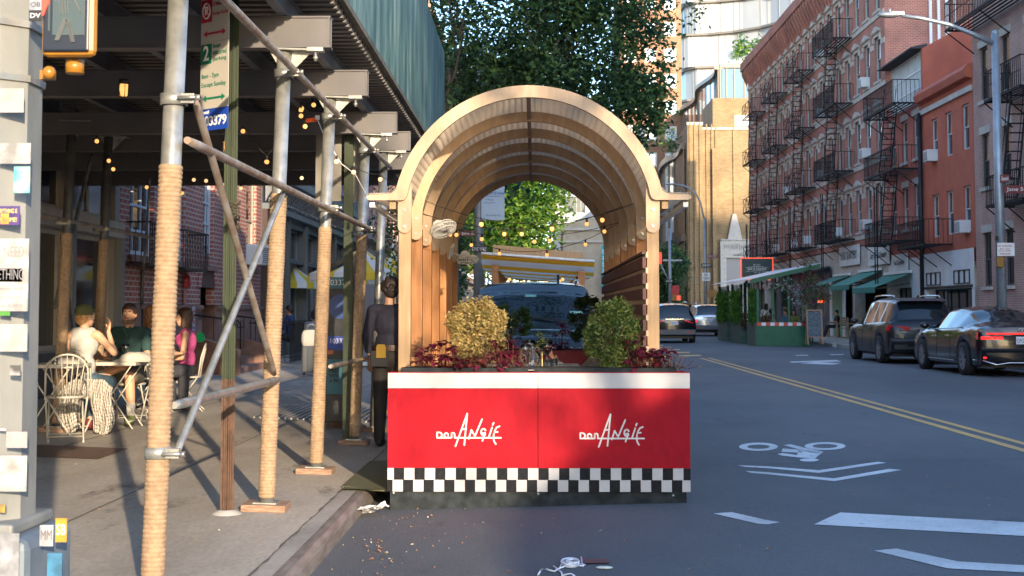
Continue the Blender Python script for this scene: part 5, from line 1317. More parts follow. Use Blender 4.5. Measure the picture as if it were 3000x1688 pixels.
part(t,'bumper',BLK,lambda b:b.prism([(-.95,2.2,.28),(-.95,2.70,.30),(-.95,2.74,.46),(-.95,2.2,.48)],(1.9,0,0)),.03)
part(t,'wiper',TRIM,lambda b:(b.bar((-.6,1.02,1.335),(.1,.92,1.42),.02),b.bar((.1,1.02,1.335),(.75,.92,1.42),.02)))
part(t,'antenna',BLK,lambda b:b.prism([(-.42,-.2,1.95),(-.42,-.35,2.08),(-.42,-.42,1.95)],(.04,0,0)))
part(t,'interior_mirror',mat('sticker_teal',(.15,.5,.5),.4),lambda b:(b.box(-.05,.50,1.70,.12,.53,1.75),b.box(-.75,.8,1.46,-.55,.85,1.50)))
# --- two moving cars ahead ---
T=[(-2.4,.88,.95,1.05,.6),(-2.36,.95,1.06,1.12,.7),(-2.25,.97,1.10,1.40,.68),(-2.1,.975,1.10,1.66,.66),(-1.6,.98,1.09,1.73,.68),(-.2,.98,1.05,1.75,.7),(.6,.98,1.02,1.62,.68),(1.35,.97,1.0,1.08,.72),(2.0,.95,.92,.98,.65),(2.4,.86,.76,.8,.55)]
def suv2(name,label,paint,loc,txt):
    t=car(name,label,'car','cars driving away on the right',T,(-1.4,1.45),.36,paint,RIMD,hw=.98,rails=(-1.8,.3,1.79,.62),glassy=dict(pillars=(-1.5,-.55,.4),side=(-2.1,1.2),ws=(.5,1.3),rw=(-2.33,-2.06),mirror=(.95,1.1)))
    for s in (1,-1):
        part(t,'tail_light',TAILON if name=='black_suv' else TAIL,lambda b:b.prism([(s*.97,-2.30,1.04),(s*.45,-2.41,1.0),(s*.55,-2.41,.96),(s*.86,-2.40,.86),(s*.97,-2.32,.90)],(0,.06,0)))
        part(t,'reflector',TAIL,lambda b:b.box(min(s*.55,s*.8),-2.47,.46,max(s*.55,s*.8),-2.44,.5))
    part(t,'bumper',mat('grey_bumper',(.06,.065,.07),.5),lambda b:b.prism([(-.93,-2.46,.36),(-.93,-2.45,.60),(-.93,-2.1,.62),(-.93,-2.1,.30)],(1.86,0,0)),.03)
    part(t,'chrome_strip',CHR,lambda b:b.box(-.4,-2.43,1.045,.4,-2.40,1.065))
    rear_plate(t,-2.42,.88,txt); t.location=loc; return t
p=atZ(1957,1002,.09); suv2('black_suv','black suv driving away beside the right arch post with red tail lights',BLK,(6.15,62.5,rz(6.1)),'T690 221C')
suv2('silver_suv','silver suv ahead of the black one, left of the green dining shelter',mat('silver_paint',(.42,.45,.48),.25,.7,coat=1.),(9.55,77,rz(9.5)),'HZB 9916')
# ================= street furniture =================
# signal pole
PM=mat('pole_paint',(.15,.16,.155),.6,.1,c2=(.26,.26,.24),scale=3.5,stretch=(1,1,.45),bump=.2,bscale=25,det=10)
BOXM=mat('base_blue_grey',(.09,.125,.16),.55,.1,c2=(.17,.20,.23),scale=4,bump=.2,bscale=30,det=9)
py=4.5; cx=(-58-1565)/4000*py
def octo(b,c,r0,r1,z0,z1,n=8,ph=PI/8):
    k=len(b.v)
    for z,r in ((z0,r0),(z1,r1)):
        for i in range(n): b.v.append((c[0]+r*math.cos(ph+2*PI*i/n),c[1]+r*math.sin(ph+2*PI*i/n),z))
    for i in range(n):
        j=(i+1)%n; b.f.append((k+i,k+j,k+n+j,k+n+i)); b.m.append(b.cur); b.sm.append(False)
    for a in (k,k+n): b.f.append(tuple(a+i for i in range(n))); b.m.append(b.cur); b.sm.append(False)
zb=atY(100,1510,py).z
t=empty('signal_pole',(cx,py,.1),0,'grey octagonal traffic signal pole covered in stickers at left edge','pole')
rr=.178
b=MB(); octo(b,(0,0),rr,rr-.012,zb-.1,4.2); b.build('pole',PM,t)
b=MB()
for z in (2.18,2.36): octo(b,(0,0),rr+.006,rr+.006,z,z+.022)
b.build('steel_band',GALV,t)
b=MB(); b.prism([(-.3,-.24,0),(.25,-.24,0),(.25,.2,0),(-.3,.2,0)],(0,0,zb-.14)); b.build('base_box',BOXM,t,bevel=.035)
b=MB(); b.box(-.24,-.20,zb-.139,.19,.17,zb-.10); b.build('base_cap',PM,t,bevel=.01)
def sticker(px0,py0,px1,py1,c,name='sticker',txt=None,tc=(.05,.05,.06),c2=None,Yd=None,n=1):
    Yd=Yd or py-.167; a=atY(px0,py0,Yd); c_=atY(px1,py1,Yd)
    c=tuple(x*.62 for x in c); c2=tuple(x*.62 for x in c2) if c2 else tuple(x*.55 for x in c); m=mat('sticker_%d'%len(MT),c,.6,c2=c2,scale=22,det=5) 
    b=MB(); b.box(a.x-t.location.x,Yd-py-.0035,c_.z-.1,c_.x-t.location.x,Yd-py,a.z-.1); o=b.build(name,m,t)
    if txt:
        zz=[a.z-.1-(a.z-c_.z)*(i+.6)/(len(txt)+.2) for i in range(len(txt))]
        for s,z in zip(txt,zz): text('print',s,.05,mat('print_%.2f_%.2f'%(tc[0],tc[1]),tc,.6),o,((a.x+c_.x)/2-t.location.x,Yd-py-.0045,z),FRONT,w=(c_.x-a.x)*.82,h=(a.z-c_.z)/len(txt)*.45,ext=.0005)
    return o
sticker(-60,700,82,912,(.72,.69,.66),txt=['YOU NEED',"SOMETHING"," HEAVY "],tc=(.2,.2,.22)); sticker(-10,787,66,826,(.55,.22,.06),c2=(.05,.06,.15)); sticker(-60,830,80,912,(.70,.68,.66),Yd=py-.170,txt=['have heavy stuff','job too big or','555 6689'],tc=(.2,.2,.22))
sticker(42,488,88,566,(.03,.50,.60),c2=(.6,.65,.5)); sticker(-20,604,58,660,(.12,.06,.32),txt=['EVERYTHING IS','AWESOME!'],tc=(.8,.65,.15)); sticker(3,626,26,657,(.75,.13,.05),Yd=py-.171,c2=(.8,.6,.1))
sticker(-20,1335,78,1440,(.66,.64,.62),c2=(.35,.34,.33)); sticker(-8,1255,20,1262,(.6,.58,.6)); sticker(20,1265,80,1312,(.62,.56,.57),c2=(.55,.40,.40)); sticker(-10,1478,16,1502,(.05,.05,.08),c2=(.7,.45,.05))
sticker(30,1070,60,1100,(.7,.68,.68),c2=(.1,.1,.1)); sticker(0,910,30,925,(.15,.6,.08)); sticker(0,950,80,1030,(.60,.55,.53),c2=(.45,.42,.4)); sticker(0,260,70,330,(.58,.53,.5),c2=(.45,.42,.4)); sticker(0,420,90,480,(.62,.6,.6),c2=(.3,.3,.3)); sticker(88,0,122,30,(.55,.6,.7),txt=['OB']); sticker(86,32,122,62,(.03,.03,.04),txt=['DV'],tc=(.75,.75,.8))
for q in (( 118,1538,156,1600,(.62,.62,.66),['MM'],(.1,.1,.12)),(164,1518,196,1588,(.75,.42,.04),['SB'],(.85,.8,.75)),(140,1620,182,1690,(.06,.28,.5),None,None),(-40,1562,55,1700,(.48,.50,.55),None,None)):
    sticker(q[0],q[1],q[2],q[3],q[4],txt=q[5],tc=q[6] or (0,0,0),Yd=py-.245)
# pedestrian signal
t2=empty('pedestrian_signal',(0,0,0),0,'amber framed pedestrian signal head with dark screen and unlit walking figure','signal'); Yp=4.35
A=atY(122,-130,Yp); Bp=atY(276,182,Yp)
AMB=mat('amber_housing',(.30,.135,.015),.4,var=.1); SCR=mat('screen_dark',(.012,.02,.035),.35)
b=MB(); b.box(A.x,Yp,Bp.z+.02,Bp.x,Yp+.045,A.z); b.build('housing',AMB,t2,bevel=.02)
b=MB(); b.box(A.x+.012,Yp-.012,Bp.z+.034,Bp.x-.016,Yp-.001,A.z-.01); b.build('screen',SCR,t2,bevel=.006)
b=MB(); b.box(A.x+.03,Yp-.014,Bp.z+.10,A.x+.035,Yp-.0125,A.z-.03); b.box(A.x+.045,Yp-.0155,Bp.z+.085,Bp.x-.03,Yp-.013,A.z-.03); b.build('lens_panel',mat('lens_grey',(.06,.09,.10),.25),t2)
b=MB(); random.seed(2)
def legpt(px_,py_): 
    q=atY(px_,py_,Yp-.016); b.cyl((q.x,Yp-.0155,q.z),(q.x,Yp-.019,q.z),.0022,n=6)
for k in range(26):
    u=k/25
    for w_ in (-8,-3,2,7):
        legpt(192-24*u+w_*.7,55+62*u); legpt(200+14*u+w_*.6,60+62*u)
        if k<22: legpt(184+w_*1.6+18*u*.4,-40+95*u); 
for k in range(8):
    for w_ in (-4,0,4): legpt(214+k*3,-10+k*6+w_)
b.build('walking_figure',mat('led_off',(.10,.11,.11),.4),t2)
b=MB(); q0=atY(112,0,Yp-.02); q=[atY(122,-30,Yp-.02),atY(158,-30,Yp-.02),atY(126,46,Yp-.02),atY(122,46,Yp-.02)]
b.prism([(p.x,p.y,p.z) for p in q],(0,.004,0)); b.build('hand_symbol',mat('hand_red',(.9,.05,.03),.4,emit=.4),t2)
b=MB(); c=atY(195,190,Yp); b.cyl((c.x,Yp+.08,c.z-.015),(c.x,Yp+.08,c.z+.03),.03,n=12); c=atY(128,205,Yp); b.sphere((c.x,Yp+.05,c.z),.022); b.bar((A.x-.03,Yp+.1,c.z),(c.x,Yp+.1,c.z),.03); b.build('bracket',AMB,t2)
# green channel sign post with parking signs
t=empty('parking_sign_post',(-2.18,9.73,sz(-2.18)),0,'green double channel sign post with parking signs and rusty foot','sign post')
GP=mat('green_post',(.022,.036,.012),.45,.1,c2=(.015,.025,.010),scale=5); 
def chan(b,x,z0,z1,w=.030,d=.02):
    x*=.85; w*=.85
    b.box(x-w/2,-d/2,z0,x-w/2+.004,d/2,z1); b.box(x+w/2-.004,-d/2,z0,x+w/2,d/2,z1); b.box(x-w/2+.0041,d/2-.004,z0,x+w/2-.0041,d/2,z1); b.box(x-w/2-.012,-d/2,z0,x-w/2-.0005,-d/2+.004,z1); b.box(x+w/2+.0005,-d/2,z0,x+w/2+.012,-d/2+.004,z1)
b=MB(); chan(b,-.022,.95,3.9,.03); chan(b,.032,.95,3.9,.03); b.build('channel',GP,t)
b=MB(); chan(b,-.022,0,.949,.031); chan(b,.032,0,.949,.031); b.build('rusty_foot',RUST,t)
b=MB(); b.lathe([(.115,0),(.08,.02),(.045,.03)],14); b.build('concrete_collar',CONC2,t)
ang=R(-38); SG=empty('sign'); 
def signplate(zt,zb_,m,name):
    b=MB(); b.box(-.155,-.003,zb_,.155,.003,zt); o=b.build(name,m,t,bevel=.001); o.location=(-.10,-.10,0); o.rotation_euler=(0,0,ang); return o
bpy.data.objects.remove(SG)
Z=lambda py_: atY(625,py_,9.65).z-t.location.z
SW=mat('sign_white',(.42,.40,.36),.45); SR=mat('sign_red',(.38,.015,.03),.45); SGn=mat('sign_green_ink',(.01,.16,.09),.45); SB=mat('sign_blue',(.012,.055,.36),.45); SWt=mat('sign_white_ink',(.75,.75,.72),.5)
def stx(o,s,x,z,size,m,align='LEFT',w=None,h=None,bold=0): return text('lettering',s,size,m,o,(x,-.006,z),FRONT,align=align,w=w,h=h,bold=bold,ext=.001)
def arrow(o,z,m):
    b=MB(); b.box(-.09,-.0055,z-.008,.09,-.0035,z+.008); b.prism([(-.125,-.0055,z),(-.085,-.0055,z-.024),(-.085,-.0055,z+.024)],(0,.002,0)); b.prism([(.125,-.0055,z),(.085,-.0055,z+.024),(.085,-.0055,z-.024)],(0,.002,0)); b.build('arrow',m,o)
o=signplate(Z(-20),Z(122),SW,'no_parking_plate'); z=lambda p:Z(p)
b=MB(); b.box(-.15,-.0055,z(64),-.03,-.0035,z(-2)); sqr=b.build('red_square',SR,o)
b=MB(); c=(-.09,z(30)); b.tube([(c[0]+.04*math.cos(2*PI*i/24),-.007,c[1]+.055*math.sin(2*PI*i/24)) for i in range(24)],.005,5,close=True); b.bar((c[0]-.028,-.007,c[1]+.038),(c[0]+.028,-.007,c[1]-.038),.006); b.build('ring',SWt,o); stx(o,'P',-.09,z(30),.08,SWt,'CENTER',bold=.003)
stx(o,'7:30am-8am',-.018,z(15),.03,SR,w=.16,h=.026); stx(o,'Except Sunday',-.018,z(42),.03,SR,w=.165,h=.03); arrow(o,z(98),SR)
o=signplate(Z(123),Z(318),SW,'metered_plate')
b=MB(); b.box(-.15,-.0055,z(186),-.03,-.0035,z(128)); b.build('green_square',SGn,o); stx(o,'2',-.09,z(157),.13,SWt,'CENTER',w=.06,h=.11,bold=.003)
for s,p_ in (('hour',137),('metered',156),('parking',175)): stx(o,s,-.015,z(p_),.045,SGn,w=.021*len(s),h=.036)
stx(o,'8am - 7pm',-.14,z(222),.05,SGn,w=.19,h=.042); stx(o,'Except Sunday',-.14,z(248),.05,SGn,w=.27,h=.042); arrow(o,z(288),SGn)
o=signplate(Z(319),Z(382),SB,'zone_plate'); stx(o,'Zone#',-.14,z(328),.04,SWt,w=.09,h=.03); stx(o,'103379',0,z(356),.07,SWt,'CENTER',w=.27,h=.072,bold=.002)
# second perforated post with backs of signs
t=empty('perforated_sign_post',(-2.06,15.1,sz(-2.06)),0,'green perforated post with grey backs of signs between third and fourth rope posts','sign post')
b=MB(); 
for k in range(46): b.box(-.012,-.0215,.1+k*.062,.012,-.0205,.12+k*.062)
b.build('hole',BLACK,t); b=MB(); b.box(-.05,-.02,0,-.018,.02,3.5); b.box(-.0179,-.0,0,.0179,.02,3.5); b.box(.018,-.02,0,.05,.02,3.5); b.box(-.018,-.0205,0,.018,-.0001,3.5); b.build('post',mat('green_post_dark',(.022,.034,.015),.5,.3),t)
for k,(a,c,e,f_) in enumerate(((925,385,1002,590),(1008,385,1078,590))):
    p=atY(a,f_,15.16); q=atY(e,c,15.16); b=MB(); b.box(p.x+2.06,.03,p.z-t.location.z,q.x+2.06,.036,q.z-t.location.z); b.build('sign_back',mat('sign_back',(.20,.19,.17),.5,.2),t)
# parking kiosk
t=empty('parking_kiosk',(-2.36,16.8,sz(-2.3)),0,'dark parking kiosk with teal header and blue panels behind green post','kiosk')
KD=mat('kiosk_dark',(.018,.02,.027),.4,.2,var=.3,scale=14); 
b=MB(); b.box(-.20,-.17,.08,.17,.2,1.75); b.build('cabinet',KD,t,bevel=.01); b=MB(); b.box(-.16,-.14,0,.14,.16,.08); b.build('foot',RUST,t)
b=MB(); b.prism([(-.21,-.2,1.90),(.20,-.2,2.1),(.20,-.2,2.13),(-.21,-.2,1.96)],(0,.42,0)); b.box(.13,-.18,1.75,.18,.2,2.08); b.build('hood',KD,t)
b=MB(); b.box(-.2,-.19,1.70,.13,-.171,1.84); o=b.build('header',mat('kiosk_teal',(.02,.13,.17),.4),t); text('digits','103379',.09,SWt,o,(-.03,-.193,1.77),FRONT,w=.26,h=.07)
b=MB(); b.cyl((-.0,-.178,1.48),(-.0,-.171,1.48),.15,n=24); b.build('blue_disc',mat('kiosk_blue',(.02,.06,.22),.4),t)
b=MB(); b.box(-.15,-.178,.95,.12,-.171,1.12); o=b.build('zone_label',SB,t); text('digits','103379',.07,SWt,o,(-.015,-.181,1.06),FRONT,w=.22,h=.06)
b=MB(); b.box(-.15,-.178,.90,-.08,-.1715,.96); b.build('orange_label',mat('kiosk_orange',(.6,.14,.04),.5),t)
b=MB(); b.box(-.16,-.178,.42,.14,-.171,.84); o=b.build('poster',mat('poster_blue',(.02,.14,.20),.5),t)
for s,zz in (('TAKE',.76),('FREE',.70),('WITH',.64),('A PA',.58)): text('lettering',s,.06,BLACK,o,(-.07,-.181,zz),FRONT,w=.12,h=.045,bold=.002)
# suitcase with tote
t=empty('suitcase',(atZ(880,1115,.16).x,28.2,sz(-4.8)),0,'grey wheeled suitcase standing on the pavement left of kiosk','suitcase'); t.scale=(.68,.68,.70)
b=MB(); b.box(-.30,-.14,.08,.30,.14,.86); b.build('shell',mat('case_grey',(.10,.11,.12),.35),t,bevel=.05)
b=MB(); 
for x in (-.25,-.1,.1,.25): b.box(x-.008,-.146,.12,x+.008,-.141,.82)
b.build('rib',TRIM,t)
b=MB(); 
for x in (-.24,.24):
    for y in (-.1,.1): b.cyl((x-.02,y,.04),(x+.02,y,.04),.04,n=10)
b.build('wheel',BLACK,t); b=MB(); b.tube([(.12,.1,.86),(.12,.1,1.45),(.15,.1,1.48),(.25,.1,1.48),(.28,.1,1.45),(.28,.1,.86)],.012,6); b.build('handle',BLACK,t)
b=MB(); b.box(.16,-.152,.5,.28,-.147,.74,Matrix.Translation((0,0,0))); b.build('luggage_tag',mat('tag_red',(.6,.03,.05),.5),t)
p=t.location; t=empty('tote_bag',(p.x-.02,p.y,p.z+.604),0,'off white canvas tote bag resting on the suitcase','bag'); t.scale=(.68,.68,.75)
b=MB(); b.lathe([(.02,0),(.24,.0),(.28,.15),(.27,.32),(.22,.42),(.17,.44)],14); o=b.build('body',mat('canvas',(.55,.53,.47),.9,bump=.3,bscale=12),t); o.scale=(1.1,.5,1)
b=MB(); b.tube([(-.15,0,.40),(-.1,0,.56),(.02,0,.60),(.12,0,.54),(.15,0,.40)],.012,5); b.build('strap',mat('canvas',(1,1,1)),t)
# street lamp right
t=empty('street_lamp',(atY(2937,910,34.6).x,34.6,.24),0,'tall grey street lamp with long arm at right edge carrying street signs','street lamp')
LP=mat('lamp_paint',(.30,.34,.37),.45,.5,var=.12,scale=3); X=t.location.x
ztop=atY(2915,100,34.6).z-.24; xt=atY(2915,100,34.6).x-X
b=MB(); b.cyl((0,0,0),(xt,0,ztop),.135,.09,16); b.sphere((xt,0,ztop+.02),.09,10,6); b.lathe([(.22,0),(.22,.25),(.15,.35)],12); b.build('pole',LP,t)
ap=[atY(a,c,34.6) for a,c in ((2912,128),(2850,100),(2780,72),(2700,54),(2640,46))]
b=MB(); b.tube([(p.x-X,0,p.z-.24) for p in ap],[.075,.065,.055,.05,.045],8); b.build('arm',LP,t)
p=atY(2605,44,34.6); b=MB(); b.sphere((p.x-X,0,p.z-.24),(.30,.12,.075),14,8); b.box(p.x-X+.05,-.08,p.z-.25,p.x-X+.36,.08,p.z-.17); b.cyl((p.x-X+.02,0,p.z-.2),(p.x-X+.02,0,p.z-.08),.035,n=8); b.build('lamp_head',LP,t)
def streetsign(t,px0,py0,px1,py1,Y,s,m,tm,name='street_name_sign',fs=.6,**k):
    a=atY(px0,py0,Y); c=atY(px1,py1,Y); L=t.location
    b=MB(); b.box(a.x-L.x,Y-L.y-.012,c.z-L.z,c.x-L.x,Y-L.y,a.z-L.z); o=b.build(name,m,t)
    text('lettering',s,.1,tm,o,((a.x+c.x)/2-L.x,Y-L.y-.015,(a.z+c.z)/2-L.z),FRONT,w=abs(c.x-a.x)*.8,h=abs(a.z-c.z)*fs,**k); return o
MAR=mat('sign_maroon',(.13,.012,.018),.45)
streetsign(t,2930,512,2957,535,34.45,'Greenwich',MAR,SWt); streetsign(t,2942,543,3012,567,34.4,'Jane St',MAR,SWt)
o=streetsign(t,2921,712,2972,750,34.4,' ',SWt,SR,'no_parking_sign'); a=atY(2946,719,34.4); L=t.location
for s,p_,w_ in (('NO PARKING',721,.36),('8am - 6pm',729,.24),('Except Sunday',735,.30)):
    q=atY(2944,p_,34.38); text('lettering',s,.05,SR,o,(q.x-L.x,-.22,q.z-L.z),FRONT,w=w_,h=.045)
b=MB(); q=atY(2945,744,34.38); b.box(q.x-L.x-.14,-.222,q.z-L.z-.008,q.x-L.x+.14,-.218,q.z-L.z+.008); b.build('arrow',SR,o)
q=atY(2932,768,34.4); b=MB(); b.box(q.x-L.x-.09,-.2,q.z-L.z-.14,q.x-L.x+.09,-.12,q.z-L.z+.14); b.build('amber_box',AMB,t,bevel=.03)
q=atY(2921,698,34.4); b=MB(); b.box(q.x-L.x-.03,-.16,q.z-L.z-.06,q.x-L.x+.05,-.14,q.z-L.z+.06); b.build('black_sticker',BLACK,t)
# poles by the far corner
def pole(name,px,Y,zt,label,r=.06,m=LP):
    x=atY(px,910,Y).x; t=empty(name,(x,Y,.24),0,label,'pole'); b=MB(); b.cyl((0,0,0),(0,0,zt),r*1.2,r,10); b.build('pole',m,t); return t
t=pole('street_lamp',2067,92,7.5,'far curved street lamp before yellow brick building with NO TURNS sign',.09); t['category']='street lamp'; L=t.location
pp=[atY(a,c,92) for a,c in ((2060,630),(2052,595),(2040,570),(2025,555),(2005,545),(1980,540))]; b=MB(); b.tube([(0,0,7.3)]+[(p.x-L.x,0,p.z-L.z) for p in pp],.06,7); b.build('arm',LP,t); b=MB(); b.sphere((pp[-1].x-L.x-.3,0,pp[-1].z-L.z),(.4,.15,.08),10,6); b.build('lamp_head',LP,t)
streetsign(t,2072,746,2102,757,91.8,'W 13 ST',MAR,SWt); 
o=streetsign(t,2054,772,2086,784,91.8,'ONE WAY',TRIM,SWt,'one_way_sign')
o=streetsign(t,2057,799,2081,823,91.8,' ',SWt,TRIM,'no_turns_sign')
for s,dy in (('NO',806),('TURNS',816)): q=atY(2069,dy,91.7); text('lettering',s,.1,TRIM,o,(q.x-L.x,-.23,q.z-L.z),FRONT,w=.17*len(s)**.6,h=.16)
b=MB(); q=atY(2085,860,92); b.box(q.x-L.x-.25,-.1,q.z-L.z-.25,q.x-L.x+.3,.1,q.z-L.z+.25); b.build('amber_box',AMB,t)
t=pole('signal_mast',1963,100,7.3,'pale signal mast with cross arm and dont walk signal behind black suv',.10); L=t.location
b=MB(); q=atY(1942,763,100); b.bar((q.x-L.x,0,q.z-L.z),(.9,0,q.z-L.z),.12); b.build('cross_arm',LP,t)
b=MB(); q=atY(1935,780,100); b.tube([(q.x-L.x,0,q.z-L.z+.2),(-.3,0,q.z-L.z-.6),(0,0,q.z-L.z-1.2)],.06,6); b.build('brace',LP,t)
b=MB(); q=atY(1934,760,100); b.box(q.x-L.x-.12,-.1,q.z-L.z-.3,q.x-L.x+.1,.1,q.z-L.z+.5); b.build('red_signal',mat('signal_red',(1,.03,.02),.4,emit=.5),t)
streetsign(t,1949,819,1972,829,99.7,'ONE WAY',TRIM,SWt,'one_way_sign')
b=MB(); q=atY(1976,850,100); b.box(q.x-L.x-.35,-.03,q.z-L.z-.35,q.x-L.x+.35,.03,q.z-L.z+.35); b.build('red_sign',mat('sign_scarlet',(.5,.03,.03),.5),t)
b=MB(); q=atY(1982,873,100); b.box(q.x-L.x-.4,-.2,q.z-L.z-.2,q.x-L.x+.35,.1,q.z-L.z+.22); b.build('pedestrian_head',AMB,t); b=MB(); b.box(q.x-L.x-.0,-.21,q.z-L.z-.15,q.x-L.x+.25,-.201,q.z-L.z+.15); b.build('hand_symbol',MT['hand_red'],t)
# pole with banner seen through left of the arch
Yb=40; t=pole('banner_pole',1403,Yb,9,'grey sticker covered lamp pole inside left side of the arch with banner',.13); L=t.location; L.z
p=atY(1410,645,Yb-.2); q=atY(1478,500,Yb-.2)
b=MB(); b.box(p.x-L.x,-.22,p.z-L.z,q.x-L.x,-.2,q.z-L.z); o=b.build('banner',mat('banner_pale',(.50,.62,.70),.6),t)
blu=mat('banner_blue',(.02,.14,.35),.6)
for s,px_,py_,w_,h_ in (('Northwell',1451,566,.62,.10),('Greenwich',1446,575,.4,.05),('Village',1434,585,.24,.06),('Hospital',1434,594,.3,.06),('Northwell.edu',1445,631,.42,.05)):
    q2=atY(px_,py_,Yb-.23); text('lettering',s,.1,blu,o,(q2.x-L.x,-.225,q2.z-L.z),FRONT,w=w_,h=h_)
streetsign(t,1348,676,1395,692,Yb-.25,'Jane St',MAR,SWt); o=streetsign(t,1378,721,1431,740,Yb-.3,'ONE WAY',TRIM,SWt,'one_way_sign')
t=pole('street_lamp',1496,70,8.3,'thin curved street lamp in front of bright green tree through arch',.06); t['category']='street lamp'; L=t.location
pp=[atY(a,c,70) for a,c in ((1496,690),(1505,655),(1525,635),(1550,628))]; b=MB(); b.tube([(p.x-L.x,0,p.z-L.z) for p in pp],.05,6); b.build('arm',LP,t)
b=MB(); b.sphere((pp[-1].x-L.x+.25,0,pp[-1].z-L.z),(.35,.12,.08),10,6); b.build('lamp_head',LP,t)
# ================= second shelter : striped canopy =================
t=empty('striped_shelter',(0,0,0),0,'white and orange striped canopy shelter on wooden posts beyond the black suv','dining shelter')
def str2():
    m,nt,b=_nt('canopy_stripe'); L=nt.links.new; N=nt.nodes.new
    tc=N('ShaderNodeTexCoord'); w=N('ShaderNodeTexWave'); w.wave_type='BANDS'; w.bands_direction='Y'; w.inputs['Scale'].default_value=.85; L(tc.outputs['Object'],w.inputs[0])
    r=N('ShaderNodeValToRGB'); r.color_ramp.interpolation='CONSTANT'; r.color_ramp.elements[0].color=(.80,.42,.03,1); r.color_ramp.elements[1].color=(.75,.75,.72,1); r.color_ramp.elements[1].position=.5
    L(w.outputs[0],r.inputs[0]); L(r.outputs[0],b.inputs['Base Color']); b.inputs['Roughness'].default_value=.9
    ts=N('ShaderNodeBsdfTranslucent'); L(r.outputs[0],ts.inputs[0]); mx=N('ShaderNodeMixShader'); mx.inputs[0].default_value=.6; L(b.outputs[0],mx.inputs[1]); L(ts.outputs[0],mx.inputs[2]); L(mx.outputs[0],nt.nodes['Material Output'].inputs[0]); return m
CS=str2(); Y0=31.0
b=MB(); xl,xr=atY(1410,760,Y0).x,atY(1742,780,Y0).x; zl,zr=atY(1410,742,Y0).z,atY(1742,766,Y0).z
P=40
for i in range(P*2):
    for k in range(6):
        u0,u1=k/6,(k+1)/6; ya,yb=Y0+i*.125,Y0+(i+1)*.125-1e-4
        f=lambda u,y:(xl+(xr-xl)*u,y,zl+(zr-zl)*u-.32*math.sin(PI*((y-Y0)%1.25)/1.25)-.02)
        b.quad(f(u0,ya),f(u1,ya),f(u1,yb),f(u0,yb),sm=True)
b.quad((xl,Y0,zl-.02),(xr,Y0,zr-.02),(xr,Y0,zr-.075),(xl,Y0,zl-.07)); b.build('canopy',CS,t,fixn=False)
b=MB(); b.tube([(xl,Y0-.02,zl),(xr,Y0-.02,zr)],.035,6); b.build('front_rod',WHITE,t)
b=MB(); 
for y in (Y0+.5,Y0+4.5,Y0+9): b.prism([(xl+.25,y,zl+.02),(xr-.25,y,zr+.02),(xr-.25,y,zr+.22),(xl+.25,y,zl+.22)],(0,.09,0))
b.build('top_beam',CEDARL,t)
for k in range(7):
    for x,z in ((atY(1450,800,Y0).x,zl),(atY(1705,800,Y0).x,zr)): b=MB(); b.box(x-.075,Y0+.3+k*1.45,0,x+.075,Y0+.42+k*1.45,z-.05+((xl-x)*0)); b.build('post',CEDAR,t)
b=MB(); b.box(xl+.2,Y0+.2,0,xr-.2,Y0+.5,1.0); b.box(xl+.2,Y0+.5,0,xl+.3,Y0+9.8,1.0); b.box(xr-.3,Y0+.5,0,xr-.2,Y0+9.8,1.0); b.build('low_wall',MT['crimson_panel'],t)
string(atY(1440,790,31),atY(1700,790,31.5),.25,[.2,.35,.5,.62,.8],'tiny string lights inside striped canopy shelter, front row',BULB,size=.035); string(atY(1450,800,34),atY(1720,795,35),.2,[.15,.3,.55,.7,.9],'tiny string lights inside striped canopy shelter, back row',BULB,size=.035)
# ================= green dining shelter =================
t=empty('green_dining_shelter',(8.75,54,rz(9)),0,'green painted dining shelter with ivy panels and lean-to roof on right side','dining shelter')
GN=mat('green_paint',(.006,.10,.045),.5,var=.12,scale=4,bump=.15,bscale=30); GN2=mat('weathered_green',(.05,.11,.08),.7,c2=(.10,.14,.11),scale=6); RFL=mat('reflective_red',(.65,.05,.03),.4); RFW=mat('reflective_white',(.7,.7,.7),.4)
b=MB(); b.box(0,0,0,2.12,.06,.93); b.build('front_barrier',GN,t)
for (ya,yb) in ((0.07,2.3),(4.2,7.0),(8.2,11.2)): b=MB(); b.box(-.03,ya,0,.45,yb,.93); b.build('side_barrier',GN2,t)
b=MB(); b.box(.46,2.6,0,.5,10.5,.9); b.box(2.05,2.6,0,2.1,10.5,.9); b.build('inner_board',GN,t)
b=MB()
for k in range(12): b.cur=k%2; b.box(.02+k*.173,-.012,.80,.02+(k+1)*.173,-.002,.93)
for k in range(6): b.cur=k%2; b.box(.46,2.58,.2+k*.12,.50,2.599,.2+(k+1)*.12)
b.build('reflective_tape',[RFL,RFW],t)
b=MB(); b.box(-.05,-.02,.931,2.15,.35,.96); b.build('shelf',GN,t)
ZL,ZR=2.55,3.05
for y in (0.1,2.2,4.3,6.9,8.3,11.1):
    b=MB(); b.box(.02,y,0,.12,y+.1,ZL-.02); b.build('post',GN,t)
for y in (.1,3.6,7.3,11.0):
    for x,z in ((.62,ZL+.1),(1.25,ZL+.24),(2.0,ZR-.08)): b=MB(); b.box(x,y,0,x+.08,y+.08,z); b.build('post',GN,t)
b=MB(); b.prism([(-.25,-.15,ZL-.10),(2.5,-.15,ZR+.04),(2.5,-.15,ZR+.20),(-.25,-.15,ZL+.06)],(0,.08,0)); b.build('front_beam',GN,t)
b=MB(); b.prism([(-.30,-.14,ZL+.065),(2.55,-.14,ZR+.205),(2.55,-.14,ZR+.225),(-.30,-.14,ZL+.085)],(0,11.6,0)); b.build('roof',mat('pale_roof',(.5,.56,.6),.35),t)
for yv in (.12,4.25,8.25):
    b=MB()
    for k in range(5): b.box(-.02,yv+.2+k*.4,.93,.02,yv+.23+k*.4,ZL-.05)
    b.build('lattice',GN,t)
